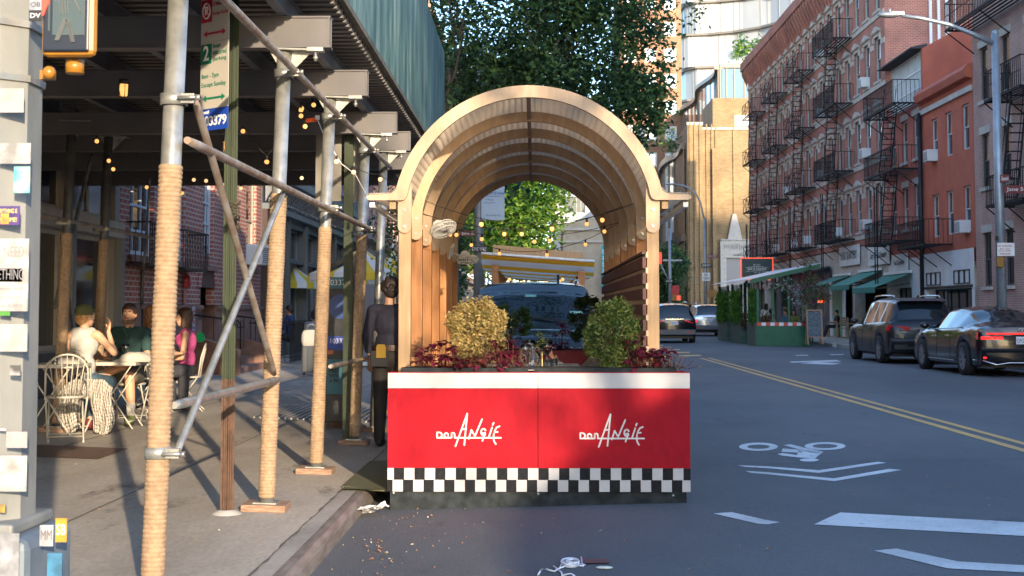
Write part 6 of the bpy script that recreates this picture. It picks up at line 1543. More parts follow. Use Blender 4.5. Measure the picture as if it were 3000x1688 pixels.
t=empty('green_barrier_board',(atZ(2372,1013,.2).x+.02,52.6,.24),0,'black chalkboard sandwich sign beside green shelter','sign')
t.name='chalkboard_sign'
b=MB(); b.prism([(.05,0,.3),(.55,0,.3),(.55,.15,1.25),(.05,.15,1.25)],(0,.02,0)); b.build('board',mat('chalkboard',(.03,.045,.06),.6,c2=(.12,.16,.18),scale=25,det=1),t)
b=MB()
for x in (.02,.58): b.bar((x,-.02,0),(x,.16,1.32),.05,.04); b.bar((x,.45,0),(x,.17,1.3),.04)
b.bar((.02,.16,1.3),(.58,.16,1.3),.05); b.bar((.02,.03,.28),(.58,.03,.28),.04); b.build('frame',mat('oak',(.35,.2,.12),.6),t)
# bench
for (px_,l) in ((2478,'wooden slatted bench carrying seated man before shops'),(2522,'second wooden bench mostly hidden behind grey car')):
    p=atZ(px_,990,.24); t=empty('bench',(p.x,66 if px_==2478 else 62,.24),-PI/2,l,'bench','benches before the shops'); t.location.x=14.75
    BWD=mat('bench_wood',(.30,.20,.12),.7,var=.15,scale=8)
    b=MB(); 
    for k in range(4): b.box(-1.0,-.45+k*.13,.43,1.0,-.34+k*.13,.46)
    b.build('seat',BWD,t); b=MB()
    for k in range(4): b.box(-1,.10,.55+k*.11,1,.13,.64+k*.11)
    b.build('backrest',BWD,t)
    for x in (-.95,.95):
        b=MB(); b.box(x-.04,-.46,0,x+.04,-.38,.66); b.box(x-.04,.06,0,x+.04,.14,.95); b.box(x-.04,-.46,.66,x+.04,.14,.71); b.build('leg',BWD,t)
# ============ litter ============
random.seed(11)
def crumple():
    b=MB(); n=14; m=9; G=[]
    for i in range(n):
        row=[]
        for j in range(m):
            u,v=i/(n-1),j/(m-1)
            wv=.35+.65*math.sin(PI*min(1,u*1.0+.12)); 
            x=(u-.5)*.40; y=(v-.5)*.30*wv+.05*math.sin(u*6); z=.01+abs(math.sin(u*9+v*4))*.035*(1-abs(2*v-1))+random.random()*.02
            row.append((x,y,z))
        G.append(row)
    for i in range(n-1):
        for j in range(m-1): b.quad(G[i][j],G[i+1][j],G[i+1][j+1],G[i][j+1])
    return b
p=ground(1072,1514); o=crumple().build('paper_napkin',mat('napkin',(.78,.76,.72),.8,sub=.2),None,fixn=False); o.location=(p.x+.0,p.y,rz(p.x)+.03); o.rotation_euler=(R(-8),R(-12),R(-28)); tag(o,'crumpled white paper napkin lying against the kerb','napkin')
# cord: coil of white cable
b=MB(); c=ground(1660,1655)
def w2(x,y): p=ground(1230+x*.2329,1560+y*.2329); return (p.x,p.y,rz(p.x)+.009)
P=[(1490,550),(1530,480),(1600,485),(1690,510),(1760,470),(1790,400),(1830,350),(1900,340),(1960,370),(2000,410),(2040,420),(2030,330)]
L=[w2(*q) for q in P]; b.tube(L,.006,6)
for k,(rx,ry,dx,dy) in enumerate(((100,35,1900,420),(90,28,1910,430),(110,40,1890,415),(80,25,1925,432))):
    b.tube([tuple(Vector(w2(dx+rx*math.cos(a),dy+ry*math.sin(a)))+Vector((0,0,.008*k))) for a in [2*PI*i/20 for i in range(20)]],.006,6,close=True)
b.tube([w2(*q) for q in ((1680,445),(1740,480),(1830,440),(1900,425),(2010,420))],.006,6); b.tube([w2(*q) for q in ((2020,415),(2080,430),(2060,440),(1990,435))],.006,6); b.tube([w2(*q) for q in ((1740,490),(1780,520),(1790,560),(1900,540),(1950,570))],.006,6)
tag(b.build('cable_coil',mat('white_cable',(.75,.78,.85),.4)),'tangled coil of white cable lying on the asphalt in front','cable')
b=MB(); b.poly([w2(*q) for q in ((2000,350),(2370,345),(2390,400),(2070,405))]); o=b.build('flat_scrap',mat('scrap_maroon',(.11,.05,.055),.6),None); tag(o,'flattened maroon wrapper on the asphalt beside white cable','litter')
b=MB(); q=Vector(w2(2320,460)); b.sphere(q,(.055,.025,.008),10,5); tag(b.build('paper_scrap',mat('scrap_white',(.65,.68,.6),.7)),'small pale crumpled scrap at right of white cable','litter')
LMs=[mat('leaf_tan',(.42,.24,.11),.8),mat('leaf_brown',(.25,.10,.05),.8),mat('leaf_yellow',(.5,.38,.10),.8),mat('leaf_pale',(.5,.45,.38),.8)]
b=MB(); random.seed(21)
def leafq(x,y,z,s):
    a=random.random()*6.28; c,d=math.cos(a)*s,math.sin(a)*s; h=random.random()*.012+.004
    b.cur=random.choice([0,0,1,1,2,3]); b.quad((x-c,y-d,z+.004),(x+d*.45,y-c*.45,z+h),(x+c,y+d,z+.005),(x-d*.45,y+c*.45,z+h))
for i in range(230):
    if i<100: x=random.uniform(-1.33,-.7)+abs(random.gauss(0,.15)); y=random.uniform(7.2,11)
    elif i<190: x=random.uniform(-1.2,1.6); y=random.uniform(6.5,10.9)
    else: x=random.uniform(1.3,4); y=random.uniform(7,20)
    leafq(x,y,rz(x)+.003,random.choice([.005,.006,.008,.012,.019]))
for i in range(120): x=random.uniform(-5,-1.7); leafq(x,random.uniform(8,16),sz(x)+.005,random.choice([.006,.009,.012]))
for k in range(4): p=ground(1080,1640-k*18); [leafq(p.x+random.gauss(.08,.05),p.y+random.gauss(0,.08),rz(p.x)+.004,.02) for _ in range(5)]
o=b.build('fallen_leaves',LMs,None,fixn=False); tag(o,'scattered tiny dry leaves and crumbs on the road and gutter','leaf litter',kind='stuff')
# ================= vegetation =================
def leafmats(n,cols,sub=.3,rough=.55): return [mat('%s_%d'%(n,i),c,rough,sub=sub,spec=.4) for i,c in enumerate(cols)]
def leaves(b,c,rad,nclu,nl,cr,ls,nm,hollow=.55,squash=1.,rnd=random,keep=None,mc=None):
    c=Vector(c)
    for k in range(nclu):
        while True:
            v=Vector((rnd.uniform(-1,1),rnd.uniform(-1,1),rnd.uniform(-1,1)))
            if hollow*rnd.random()<v.length<=1: break
        p=c+Vector((v.x*rad[0],v.y*rad[1],v.z*rad[2]))
        if keep and not keep(p): continue
        m=rnd.randrange(nm)
        for i in range(nl):
            q=p+Vector((rnd.gauss(0,cr),rnd.gauss(0,cr),rnd.gauss(0,cr*squash)))
            a=Vector((rnd.uniform(-1,1),rnd.uniform(-1,1),rnd.uniform(-.7,.7))).normalized(); d=a.cross(Vector((rnd.uniform(-1,1),rnd.uniform(-1,1),rnd.uniform(-1,1)))).normalized()
            s=ls*rnd.uniform(.6,1.3); b.cur=m if rnd.random()<.75 else rnd.randrange(nm)
            b.quad(q-a*s,q-d*s*.5,q+a*s,q+d*s*.5)
def limb(b,p,d,L,r,depth,rnd,spread=.6,tips=None,up=.15):
    p=Vector(p); d=Vector(d).normalized(); pts=[p]; rr=[r]; n=5
    for i in range(n):
        d=(d+Vector((rnd.uniform(-1,1),rnd.uniform(-1,1),rnd.uniform(-.5,1)))*.13+Vector((0,0,up*.2))).normalized()
        p=p+d*L/n; pts.append(p.copy()); rr.append(r*(1-.45*(i+1)/n))
    b.tube(pts,rr,7 if r>.05 else 5)
    if depth>0:
        for k in range(rnd.choice([2,3])):
            i=rnd.randint(2,n); v=Vector((rnd.uniform(-1,1),rnd.uniform(-1,1),rnd.uniform(-.2,.8)))*spread+d
            limb(b,pts[i],v,L*rnd.uniform(.55,.8),rr[i]*.65,depth-1,rnd,spread,tips,up)
    elif tips is not None: tips.append(p)
BARK=mat('bark',(.07,.055,.042),.9,c2=(.12,.10,.08),scale=8,stretch=(1,1,.3),bump=.8,bscale=25)
# near street tree
G1=leafmats('maple_leaf',[(.035,.085,.035),(.055,.12,.042),(.11,.19,.055),(.018,.046,.024)],.35)
rnd=random.Random(4)
t=empty('street_tree',(-2.25,30.5,.1),0,'large dark green street tree arching over the dining shelter, trunk by teal parapet','tree')
b=MB(); tips=[]
b.tube([(0,0,0),(.05,0,1.5),(.0,0,3.2),(.12,0,4.4)],[.20,.16,.15,.14],10)
for d,L,r in (((.25,0,1),2.6,.11),((.75,-.1,.75),2.9,.10),((.9,.2,.35),3.0,.085),((-.3,.1,1),2.3,.09),((.55,.2,.9),3.2,.09),((1,-.1,.55),3.3,.08)): limb(b,(.1,0,4.3),d,L,r,3,rnd,.65,tips)
b.build('trunk',BARK,t)
b=MB()
for q in tips:
    if q.x<-1.7 : continue
    leaves(b,q,(.55,.55,.45),7,16,.17,.062,4,0,rnd=rnd)
for c,rad,n in (((2.6,0,6.3),(2.3,1.7,1.15),330),((3.4,0,7.3),(2.15,1.7,1.7),360),((1.6,0,7.4),(2.2,1.8,1.5),280),((4.55,0,5.9),(.7,.8,.75),80),((5.0,0,6.2),(.36,.5,.5),34),((4.35,0,5.0),(.45,.5,.5),26),((4.1,0,8.4),(1.2,1.4,1.4),150),((2.8,0,9.2),(2.9,2,1.5),260),((.3,0,6.0),(1.0,.9,.7),40),((-.7,.2,7.9),(1.3,1.2,1.1),60)):
    leaves(b,c,rad,int(n*.62),26,.165,.075,4,.35,rnd=rnd)
leaves(b,(2.4,-6.0,10.0),(2.8,2.6,1.4),110,26,.2,.085,4,.3,rnd=rnd)  # unseen lobe added so the suv windshield reflects dark foliage
b.build('crown',G1,t,fixn=False)
def simple_tree(label,x,y,z,h,cz,rad,mats,nclu,ls,seed,cr=.35,nl=16,gx=0,group='street trees farther along'):
    rnd=random.Random(seed); t=empty('street_tree',(x,y,z),0,label,'tree',group); b=MB(); tips=[]
    b.tube([(0,0,0),(.03,0,h*.3),(gx*.3,0,cz-rad[2]*.6)],[.22,.17,.12],8)
    for k in range(6): a=k*1.05; limb(b,(gx*.3,0,cz-rad[2]*.7),(math.cos(a)*.7+gx*.3,math.sin(a)*.7,1),rad[2]*.8,.08,2,rnd,.6,tips)
    b.build('trunk',BARK,t); b=MB()
    for q in tips: leaves(b,q,(.5,.5,.5),2,nl,cr,ls,len(mats),0,rnd=rnd)
    leaves(b,(gx,0,cz),rad,nclu,nl,cr,ls,len(mats),.5,rnd=rnd)
    for k in range(7): leaves(b,(gx+rnd.uniform(-1,1)*rad[0]*.9,rnd.uniform(-1,1)*rad[1]*.7,cz+rnd.uniform(-.9,.8)*rad[2]),(rad[0]*.35,rad[1]*.35,rad[2]*.3),nclu//12,nl,cr,ls,len(mats),.3,rnd=rnd)
    b.build('crown',mats,t,fixn=False); return t
G2=leafmats('bright_leaf',[(.12,.22,.03),(.07,.17,.03),(.20,.30,.04),(.04,.11,.03)],.45)
simple_tree('bright green tree seen through the middle of the arch',-1.9,66,.1,6,6.6,(2.6,2.2,3.0),G2,620,.13,8,gx=.9)
simple_tree('darker green tree low at right side of street, left of the glass pavilion',10.4,110,.2,4,4.0,(1.5,1.4,2.4),G1,260,.15,9)
simple_tree('green tree farther off behind the bright one through arch',-3.6,84,.1,7,8.0,(2.4,2.2,3.4),leafmats('mid_leaf',[(.05,.13,.035),(.08,.17,.04),(.03,.08,.025)],.35),420,.18,12)
simple_tree('green tree behind striped canopy low left',-3.4,50,.1,4,3.4,(.9,.9,1.7),G1,240,.09,14,cr=.2)
simple_tree('street tree along left kerb beyond striped canopy',-2.6,44,.1,6,7.5,(2.4,2.4,2.6),G1,260,.16,15)
simple_tree('street tree along left kerb far away behind bright one',-3.0,100,.1,6,7,(2.8,2.6,3.4),G1,240,.18,16)
# unseen tree behind the viewer, crown shaped to dapple parapet and dim planter sun
t=empty('street_tree',(9.2,-12,.2),0,'unseen leafy tree behind the viewer filtering sun on parapet and planter','tree'); rnd=random.Random(6); b=MB(); tips=[]
b.tube([(0,0,0),(-.3,0,4),(-1.2,0,8.4)],[.25,.2,.15],8)
for k in range(6): a=k*1.05; limb(b,(-1.2,0,8.4),(math.cos(a),math.sin(a),.8),2.0,.07,1,rnd,.6,tips)
b.build('trunk',BARK,t); b=MB(); leaves(b,(-3.5,0,11.3),(1.4,2.0,1.7),50,16,.20,.10,4,.0,rnd=rnd); leaves(b,(-.8,0,12.3),(1.8,2.0,1.5),60,16,.18,.10,4,.0,rnd=rnd); leaves(b,(-1.0,0,7.2),(2.0,1.6,1.6),95,14,.26,.09,4,.0,rnd=rnd); b.build('crown',G1,t,fixn=False)
# roof garden and ledge plants
def tuft(name,label,loc,rad,n,ls,mats,cat='plant',cr=.1,seed=1,nl=12,group=None,stem=None,hol=.3):
    rnd=random.Random(seed); t=empty(name,loc,0,label,cat,group)
    b=MB(); leaves(b,(0,0,rad[2]),rad,n,nl,cr,ls,len(mats),hol,rnd=rnd); b.build('foliage',mats,t,fixn=False)
    if stem:
        b=MB()
        for k in range(stem): limb(b,(rnd.uniform(-.02,.02),rnd.uniform(-.02,.02),0),(rnd.uniform(-.4,.4),rnd.uniform(-.4,.4),1),rad[2]*1.3,.008*max(1,rad[2]/.3),1,rnd,.5)
        b.build('stem',BARK,t)
    return t
p=atY(2190,166,129); tuft('roof_plant','yellow green roof plants on top of the bronze glass box',tuple(p),(1.6,1,.9),30,.22,G2,cr=.35,seed=3)
p=atY(1930,400,127); tuft('roof_plant','small conifer like terrace plant left of glass pavilion',tuple(p),(.9,.8,1.2),26,.18,G1,cr=.3,seed=5)
p=atY(1965,445,124); tuft('roof_plant','dark terrace shrub hanging over the glass pavilion edge',tuple(p),(.7,.8,.8),18,.16,G1,cr=.3,seed=6)
# planter bushes
GOLD=leafmats('gold_leaf',[(.38,.28,.10),(.48,.36,.16),(.28,.21,.07),(.17,.15,.05)],.3)
BOXG=leafmats('box_leaf',[(.10,.15,.03),(.16,.20,.045),(.045,.08,.02),(.23,.26,.08)],.3)
PURP=leafmats('coleus_leaf',[(.15,.012,.036),(.10,.009,.024),(.23,.022,.06),(.06,.008,.018)],.3)
MIXL=leafmats('trailing_leaf',[(.25,.22,.08),(.30,.10,.07),(.14,.16,.05)],.25)
DKG=leafmats('dark_box_leaf',[(.02,.045,.015),(.035,.07,.02),(.012,.03,.012)],.2)
zt=1.07
def bush(px,py0,py1,pw,Y,label,mats,n,seed,name='planter_shrub',lobes=None,ls=.0165):
    rnd=random.Random(seed); a=atY(px,py0,Y); c=atY(px,py1,Y); h=a.z-c.z; w_=pw/4000*Y/2
    t=empty(name,(a.x,Y,zt),0,label,'shrub','shrubs in the planter boxes')
    b=MB(); cz=c.z-zt+h/2
    leaves(b,(0,0,cz),(w_*.82,w_*.7,h/2*.85),int(n*.62),9,.024,ls,len(mats),.6,rnd=rnd)
    lobes=list(lobes or ())+[(1.12*math.cos(q_)*rnd.uniform(.9,1.08),1.08*math.sin(q_),rnd.uniform(.10,.34)) for q_ in [rnd.uniform(-.7,3.9) for _ in range(15)]]
    for (lx,lz,lr) in lobes: leaves(b,(lx*w_,0,cz+lz*h/2),(lr*w_,lr*w_*.8,lr*w_),int(n*lr*.7),9,.02,ls,len(mats),.3,rnd=rnd)
    b.build('foliage',mats,t,fixn=False)
    b=MB()
    for k in range(9): limb(b,(rnd.gauss(0,.008),rnd.gauss(0,.008),0),(rnd.uniform(-.5,.5),rnd.uniform(-.4,.4),1),cz*.9,.006,2,rnd,.6,up=.3)
    b.build('stem',mat('twig',(.20,.13,.07),.8),t); return t
bush(1402,900,1040,125,11.22,'golden yellow rounded shrub at left in red planter',GOLD,330,1,lobes=[(-.95,.45,.35),(.8,.15,.4),(-.2,-.8,.5),(.2,.85,.35),(-.9,-.35,.35)])
bush(1792,900,1078,108,11.22,'light green upright box shrub at right in red planter',BOXG,400,2,lobes=[(.85,.3,.4),(-.8,.25,.4),(.1,-.75,.7),(.0,.8,.5)])
def coleus(px,Y,n,w_,h_,seed,label,mats=PURP,zz=None,ls=.048,nclu=17):
    rnd=random.Random(seed); x=atY(px,1000,Y).x; t=empty('coleus_plant',(x,Y,zz or zt),0,label,'plant','low plants in the planter boxes')
    b=MB(); st=MB(); h_*=1.5
    for k in range(nclu):
        q=Vector((rnd.gauss(0,w_*.5),rnd.uniform(-.10,.08),rnd.uniform(.0,h_)*(1-abs(rnd.gauss(0,.2)))))
        st.tube([(q.x*.6,0,-.01),(q.x*.9,q.y*.7,q.z*.6),tuple(q)],.0028,4)
        for i in range(n):
            a=rnd.random()*6.28; el=rnd.uniform(-.6,.5); d=Vector((math.cos(a)*math.cos(el),math.sin(a)*math.cos(el),math.sin(el))); s=ls*rnd.uniform(.6,1.25)
            o_=q+d*.008; side=d.cross(Vector((0,0,1))).normalized()*s*.45; b.cur=rnd.randrange(len(mats)); up_=Vector((0,0,s*.12))
            b.poly([o_,o_+d*s*.35+side,o_+d*s*.8+side*.7+up_*-.5,o_+d*s*1.15-up_*2,o_+d*s*.8-side*.7-up_*.5,o_+d*s*.35-side])
    b.build('leaf_cluster',mats,t,fixn=False); st.build('stem',mat('stem_red',(.15,.05,.04),.7),t); return t
coleus(1250,11.15,9,.11,.15,1,'purple red coleus at far left end of red planter')
coleus(1300,11.12,9,.10,.17,2,'purple red coleus second from left spilling over red planter rim')
coleus(1365,11.10,9,.12,.09,3,'low coleus trailing in front of golden shrub',PURP+MIXL)
coleus(1425,11.12,9,.12,.10,4,'mixed trailing foliage right of golden shrub stem',MIXL+PURP[:1],ls=.018,nclu=26)
coleus(1480,11.15,9,.11,.16,5,'purple red coleus right of the golden shrub',nclu=18)
coleus(1530,11.15,8,.07,.10,6,'small trailing plant just left of wine glasses',MIXL,ls=.016)
coleus(1875,11.15,9,.10,.18,7,'purple coleus right of the green box shrub')
coleus(1930,11.13,9,.09,.14,8,'purple coleus with upright stems in front of right post')
coleus(1965,11.12,9,.13,.08,9,'pale green trailing plant at right end of red planter',leafmats('sedum_leaf',[(.20,.22,.08),(.26,.24,.12),(.30,.16,.10)],.2),ls=.014,nclu=34)
Yr=18.35
bush(1495,905,985,95,Yr,'small dark green rounded shrub on rear planter behind golden shrub',leafmats('mid_box_leaf',[(.05,.10,.02),(.08,.14,.03),(.03,.07,.02)],.2),150,3,ls=.018)
bush(1722,885,1010,80,Yr-2.4,'dark narrow shrub behind the seated diner on right',DKG,240,4,ls=.016)
coleus(1500,Yr,9,.14,.28,10,'dark purple coleus on rear planter at left',zz=1.0); coleus(1645,Yr,9,.14,.30,11,'dark purple coleus on rear planter right of grille',zz=1.0,nclu=22); coleus(1430,Yr,9,.12,.2,13,'dark coleus on rear planter behind golden shrub stem',zz=1.0)
# green shelter plants
IVY=leafmats('ivy_leaf',[(.12,.27,.04),(.18,.36,.06),(.06,.16,.025)],.35)
for k,(ya,yb,l) in enumerate(((.15,1.0,'nearest narrow ivy panel on green shelter side'),(4.1,7.0,'wide middle ivy panel on green shelter side'),(8.2,11.0,'farthest ivy panel on green shelter side'))):
    rnd=random.Random(20+k); t=empty('ivy_panel',(8.72,54+ya,rz(8.7)),0,l,'ivy','ivy panels on the green shelter'); b=MB()
    for _ in range(int(260*(yb-ya)**.6)): leaves(b,(rnd.uniform(-.1,.1),rnd.uniform(0,yb-ya),rnd.uniform(.9,2.22)),(.03,.05,.05),1,9,.05,.045,3,0,rnd=rnd); b.build('foliage',IVY,t,fixn=False)
rnd=random.Random(31)
PALE=leafmats('silver_leaf',[(.30,.36,.36),(.38,.42,.40),(.05,.12,.05),(.25,.02,.09)],.2); VINE=leafmats('vine_leaf',[(.06,.13,.05),(.09,.17,.06),(.13,.07,.04),(.20,.02,.07)],.2)
t=empty('hanging_garland',(9.6,54.1,2.2),0,'silvery leaf and pink flower garland under green shelter roof','plant'); b=MB(); leaves(b,(0,0,.3),(.75,.3,.22),34,10,.09,.06,4,.0,rnd=rnd); leaves(b,(.8,0,.0),(.4,.3,.35),26,10,.09,.06,4,.0,rnd=rnd); b.build('foliage',PALE,t,fixn=False)
t=empty('climbing_vine',(10.95,54.0,.3),0,'tall tangled climbing vine on right corner post of green shelter','plant'); b=MB()
for z,rx in ((.9,.30),(1.4,.34),(1.9,.42),(2.4,.40),(2.8,.25)): leaves(b,(rnd.uniform(-.15,.1),0,z),(rx,.35,.35),24,10,.1,.055,4,.0,rnd=rnd)
b.build('foliage',VINE,t,fixn=False); b=MB(); limb(b,(0,0,0),(0,0,1),1.6,.03,3,rnd,.5); b.build('stem',BARK,t)
tuft('hanging_plant','bronze hanging plant before blue shopfront right of vine',(11.75,56,1.9),(.30,.3,.25),26,.05,leafmats('bronze_leaf',[(.20,.09,.04),(.12,.09,.03),(.07,.06,.03)],.2),cr=.08,seed=9)
for k,(x,y,l) in enumerate(((9.2,54.5,'red leaved potted plant inside green shelter left'),(8.95,57.9,'red leaved plants between ivy panels of green shelter'),(9.0,62,'red leaved plants at back of green shelter'))): tuft('potted_plant',l,(x,y,.85),(.22,.3,.30),22,.07,leafmats('caladium_leaf',[(.22,.05,.05),(.10,.03,.03),(.06,.10,.03)],.2),cr=.08,seed=40+k)
tuft('potted_plant','yellow flowering plant inside green shelter',(9.15,54.4,.75),(.12,.12,.18),12,.035,leafmats('yellow_flower',[(.5,.35,.05),(.08,.14,.03)],.2),cr=.06,seed=50)
# small tree glimpsed left between bare post and shelter
tuft('sidewalk_shrub','leafy green branches glimpsed between bare post and first arch post',(-2.9,27.5,2.0),(.35,.35,1.0),60,.05,G1,cr=.12,seed=51)
# nest like twig bundle on sign post
b=MB(); rnd=random.Random(3)
for i in range(90):
    a=rnd.random()*6.28; z=rnd.uniform(-.11,.11); r_=.035+rnd.random()*.02
    b.tube([(r_*math.cos(a+k*.5),r_*math.sin(a+k*.5),z+rnd.uniform(-.02,.02)) for k in range(5)],.002,3)
p=atY(683,635,9.73); o=b.build('twig_bundle',mat('twig_grey',(.13,.10,.07),.9),None); o.location=p; tag(o,'bundle of dry twigs and tape wrapped around green sign post','twig bundle')
# ================= people =================
def remesh(b,name,mats,parent,vox,smooth=2):
    me=bpy.data.meshes.new(name); me.from_pydata(b.v,[],b.f); o=bpy.data.objects.new(name,me); col.objects.link(o)
    bm=bmesh.new(); bm.from_mesh(me); bmesh.ops.remove_doubles(bm,verts=bm.verts,dist=1e-5); bmesh.ops.recalc_face_normals(bm,faces=bm.faces); bm.to_mesh(me); bm.free()
    r=o.modifiers.new('r','REMESH'); r.mode='VOXEL'; r.voxel_size=vox; r.use_smooth_shade=True
    s=o.modifiers.new('s','SMOOTH'); s.factor=.5; s.iterations=smooth
    dg=bpy.context.evaluated_depsgraph_get(); dg.update(); m2=bpy.data.meshes.new_from_object(o.evaluated_get(dg)); o.modifiers.clear(); o.data=m2; m2.name=name
    m2.materials.clear(); m2.materials.append(mats)
    for p in m2.polygons: p.use_smooth=True
    o.parent=parent; return o
def seg(b,a,c,r0,r1,n=12):
    a=Vector(a); c=Vector(c); b.cyl(a,c,r0,r1,n); b.sphere(a,r0,n,8); b.sphere(c,r1,n,8)
SIT=dict(pel=(0,.0,.50),wai=(0,.02,.66),che=(0,.02,.88),nec=(0,.01,1.04),hea=(0,-.02,1.185),
 sh=[(.175,.02,.985),(-.175,.02,.985)],el=[(.22,-.08,.72),(-.22,-.08,.72)],wr=[(.14,-.30,.72),(-.14,-.30,.72)],
 hi=[(.09,.0,.50),(-.09,.0,.50)],kn=[(.12,-.42,.50),(-.12,-.42,.50)],an=[(.12,-.40,.09),(-.12,-.40,.09)])
STD=dict(pel=(0,0,.93),wai=(0,0,1.08),che=(0,0,1.29),nec=(0,.01,1.47),hea=(0,-.01,1.62),
 sh=[(.18,.01,1.42),(-.18,.01,1.42)],el=[(.23,.03,1.14),(-.23,.03,1.14)],wr=[(.22,-.03,.90),(-.22,-.03,.90)],
 hi=[(.09,0,.92),(-.09,0,.92)],kn=[(.10,-.02,.50),(-.10,-.02,.50)],an=[(.10,.02,.09),(-.10,.02,.09)])
def person(label,loc,rot,base,skin,topc,botc,hairc,over=None,head=(0,0,0),sleeve=.5,leg=1.,shoe=(.04,.03,.03),hair='short',vox=.012,fem=False,scale=1.,sock=None,group=None,fdir=None,tank=False,face=True):
    J=dict(base); J={k:(list(v) if isinstance(v,list) else v) for k,v in J.items()}
    if over:
        for k,v in over.items(): J[k]=v
    V=Vector; t=empty('person',loc,rot,label,'person',group); t.scale=(scale,)*3
    SK=mat('skin_%.2f'%skin[0],skin,.5,spec=.35); w=.92 if fem else 1.
    Mh=(Matrix.Rotation(head[2],3,'Z')@Matrix.Rotation(head[0],3,'X')@Matrix.Rotation(head[1],3,'Y'))
    H=V(J['hea']); hp=lambda x,y,z: H+Mh@V((x,y,z))
    def torso(b,e,lo=True,up=True):
        if lo: b.sphere(J['pel'],(.155+e,.115+e,.115+e)); 
        b.sphere(V(J['wai']),((.128 if fem else .143)+e,.095+e,.14+e)); b.sphere(J['che'],(.158*w+e,.108+e,.155+e),14,10)
        if up:
            q_=.50 if (tank and e>0) else .85; seg(b,V(J['sh'][0])*q_+V(J['nec'])*(1-q_),V(J['sh'][1])*q_+V(J['nec'])*(1-q_),.052+e*.7,.052+e*.7)
            b.sphere(V(J['nec'])-V((0,-.01,.06)),(.10+e,.065+e,.055+e))
        if fem:
            for s in (1,-1): b.sphere(V(J['che'])+V((.07*s,-.075,.02)),.062+e,10,8)
    b=MB(); torso(b,0)
    seg(b,V(J['nec'])-V((0,0,.03)),H-V((0,-.015,.05)),.056*w,.052*w)
    b.sphere(hp(0,.012,.02),(.074,.094,.096),16,12,Mh); b.sphere(hp(0,-.025,-.045),(.056,.062,.066),14,10,Mh); b.sphere(hp(0,-.055,-.088),(.030,.026,.024),10,8,Mh)
    b.sphere(hp(0,-.062,.035),(.055,.03,.02),10,8,Mh)
    b.sphere(hp(0,-.098,-.022),(.015,.022,.014),8,6,Mh); b.bar(hp(0,-.085,.022),hp(0,-.105,-.018),.018,.014); b.sphere(hp(0,-.082,-.062),(.024,.014,.010),10,6,Mh)
    for s in (1,-1): b.sphere(hp(.076*s,.012,-.005),(.010,.020,.031),8,6,Mh)
    hands=[]
    for k in (0,1):
        s=1 if k==0 else -1
        seg(b,J['sh'][k],J['el'][k],.050*w,.038*w); seg(b,J['el'][k],J['wr'][k],.039*w,.027*w)
        if leg<1 or True:
            seg(b,J['hi'][k],J['kn'][k],.082,.056); seg(b,J['kn'][k],V(J['kn'][k])*.6+V(J['an'][k])*.4,.055,.054); seg(b,V(J['kn'][k])*.6+V(J['an'][k])*.4,J['an'][k],.054,.038)
        d=(V(J['wr'][k])-V(J['el'][k])).normalized() if not (fdir and fdir[k]) else V(fdir[k]).normalized()
        sd=d.cross(V((0,0,1))); sd=sd.normalized() if sd.length>.1 else V((1,0,0)); nm=d.cross(sd)
        W=V(J['wr'][k]); Mp=Matrix((sd,d,nm)).transposed()
        b.sphere(W+d*.045,(.042,.055,.018),12,8,Mp)
        for f in range(4):
            o=(f-1.5)*.021; L=(.075,.085,.08,.062)[f]; p0=W+d*.075+sd*o; p1=p0+d*L*.5-nm*.008+sd*o*.25; p2=p1+d*L*.42-nm*.025
            seg(b,p0,p1,.0105,.0095,8); seg(b,p1,p2,.0095,.008,8)
        p0=W+d*.02+sd*.030*s; p1=p0+d*.03+sd*.030*s-nm*.01; p2=p1+d*.035+sd*.006*s-nm*.01; seg(b,p0,p1,.013,.011,8); seg(b,p1,p2,.011,.009,8)
    remesh(b,'body',SK,t,vox if vox<.015 else vox*1.2,1)
    # clothing
    b=MB(); e=.016; torso(b,e,lo=(base is STD) or not tank)
    TM=mat('top_%.3f_%.3f_%.3f'%topc,topc,.85,var=.18,scale=9,bump=1.,bscale=9)
    if sleeve>0:
        for k in (0,1):
            a,c,d=V(J['sh'][k]),V(J['el'][k]),V(J['wr'][k]); f=min(1,sleeve/.5)
            seg(b,a,a.lerp(c,f),.064*w,.056*w)
            if sleeve>.5: seg(b,c,c.lerp(d,(sleeve-.5)*2),.055,.045)
        b.sphere(V(J['nec'])-V((0,-.005,.01)),(.075,.07,.03))
    o=remesh(b,'top' if not tank else 'tank_top',TM,t,vox,2)
    b=MB(); BM=mat('bot_%.3f_%.3f_%.3f'%botc,botc,.85,var=.2,scale=12,bump=1.,bscale=10); e=.018
    b.sphere(V(J['pel']),(.162+e,.122+e,.125+e))
    for k in (0,1):
        h,kn,an=V(J['hi'][k]),V(J['kn'][k]),V(J['an'][k]); f=min(1,leg/.5); seg(b,h,h.lerp(kn,f),.098,.075 if leg>=.5 else .085)
        if leg>.5: seg(b,kn,kn.lerp(an,(leg-.5)*2),.074,.060)
    remesh(b,'trousers' if leg>.6 else 'shorts',BM,t,vox,2)
    for k in (0,1):
        an=V(J['an'][k]); d=V((0,-1,0)) if not J.get('toe') else V(J['toe'][k]).normalized(); up=V((0,0,1)); s_=MB(); x=d.cross(up).normalized(); Mf=Matrix((x,d,x.cross(d))).transposed()
        s_.sphere(an+d*.075-Mf@V((0,0,.045)),(.048,.14,.042),12,8,Mf); s_.sphere(an-Mf@V((0,0,.02)),(.045,.058,.055),10,8,Mf)
        remesh(s_,'shoe',mat('shoe_%.2f_%.2f'%shoe[:2],shoe,.6),t,.010,1)
        if sock: m=MB(); seg(m,an+(V(J['kn'][k])-an)*.08,an+(V(J['kn'][k])-an)*.30,.047,.05); m.build('sock',mat('sock_grey',(.42,.40,.38),.9),t)
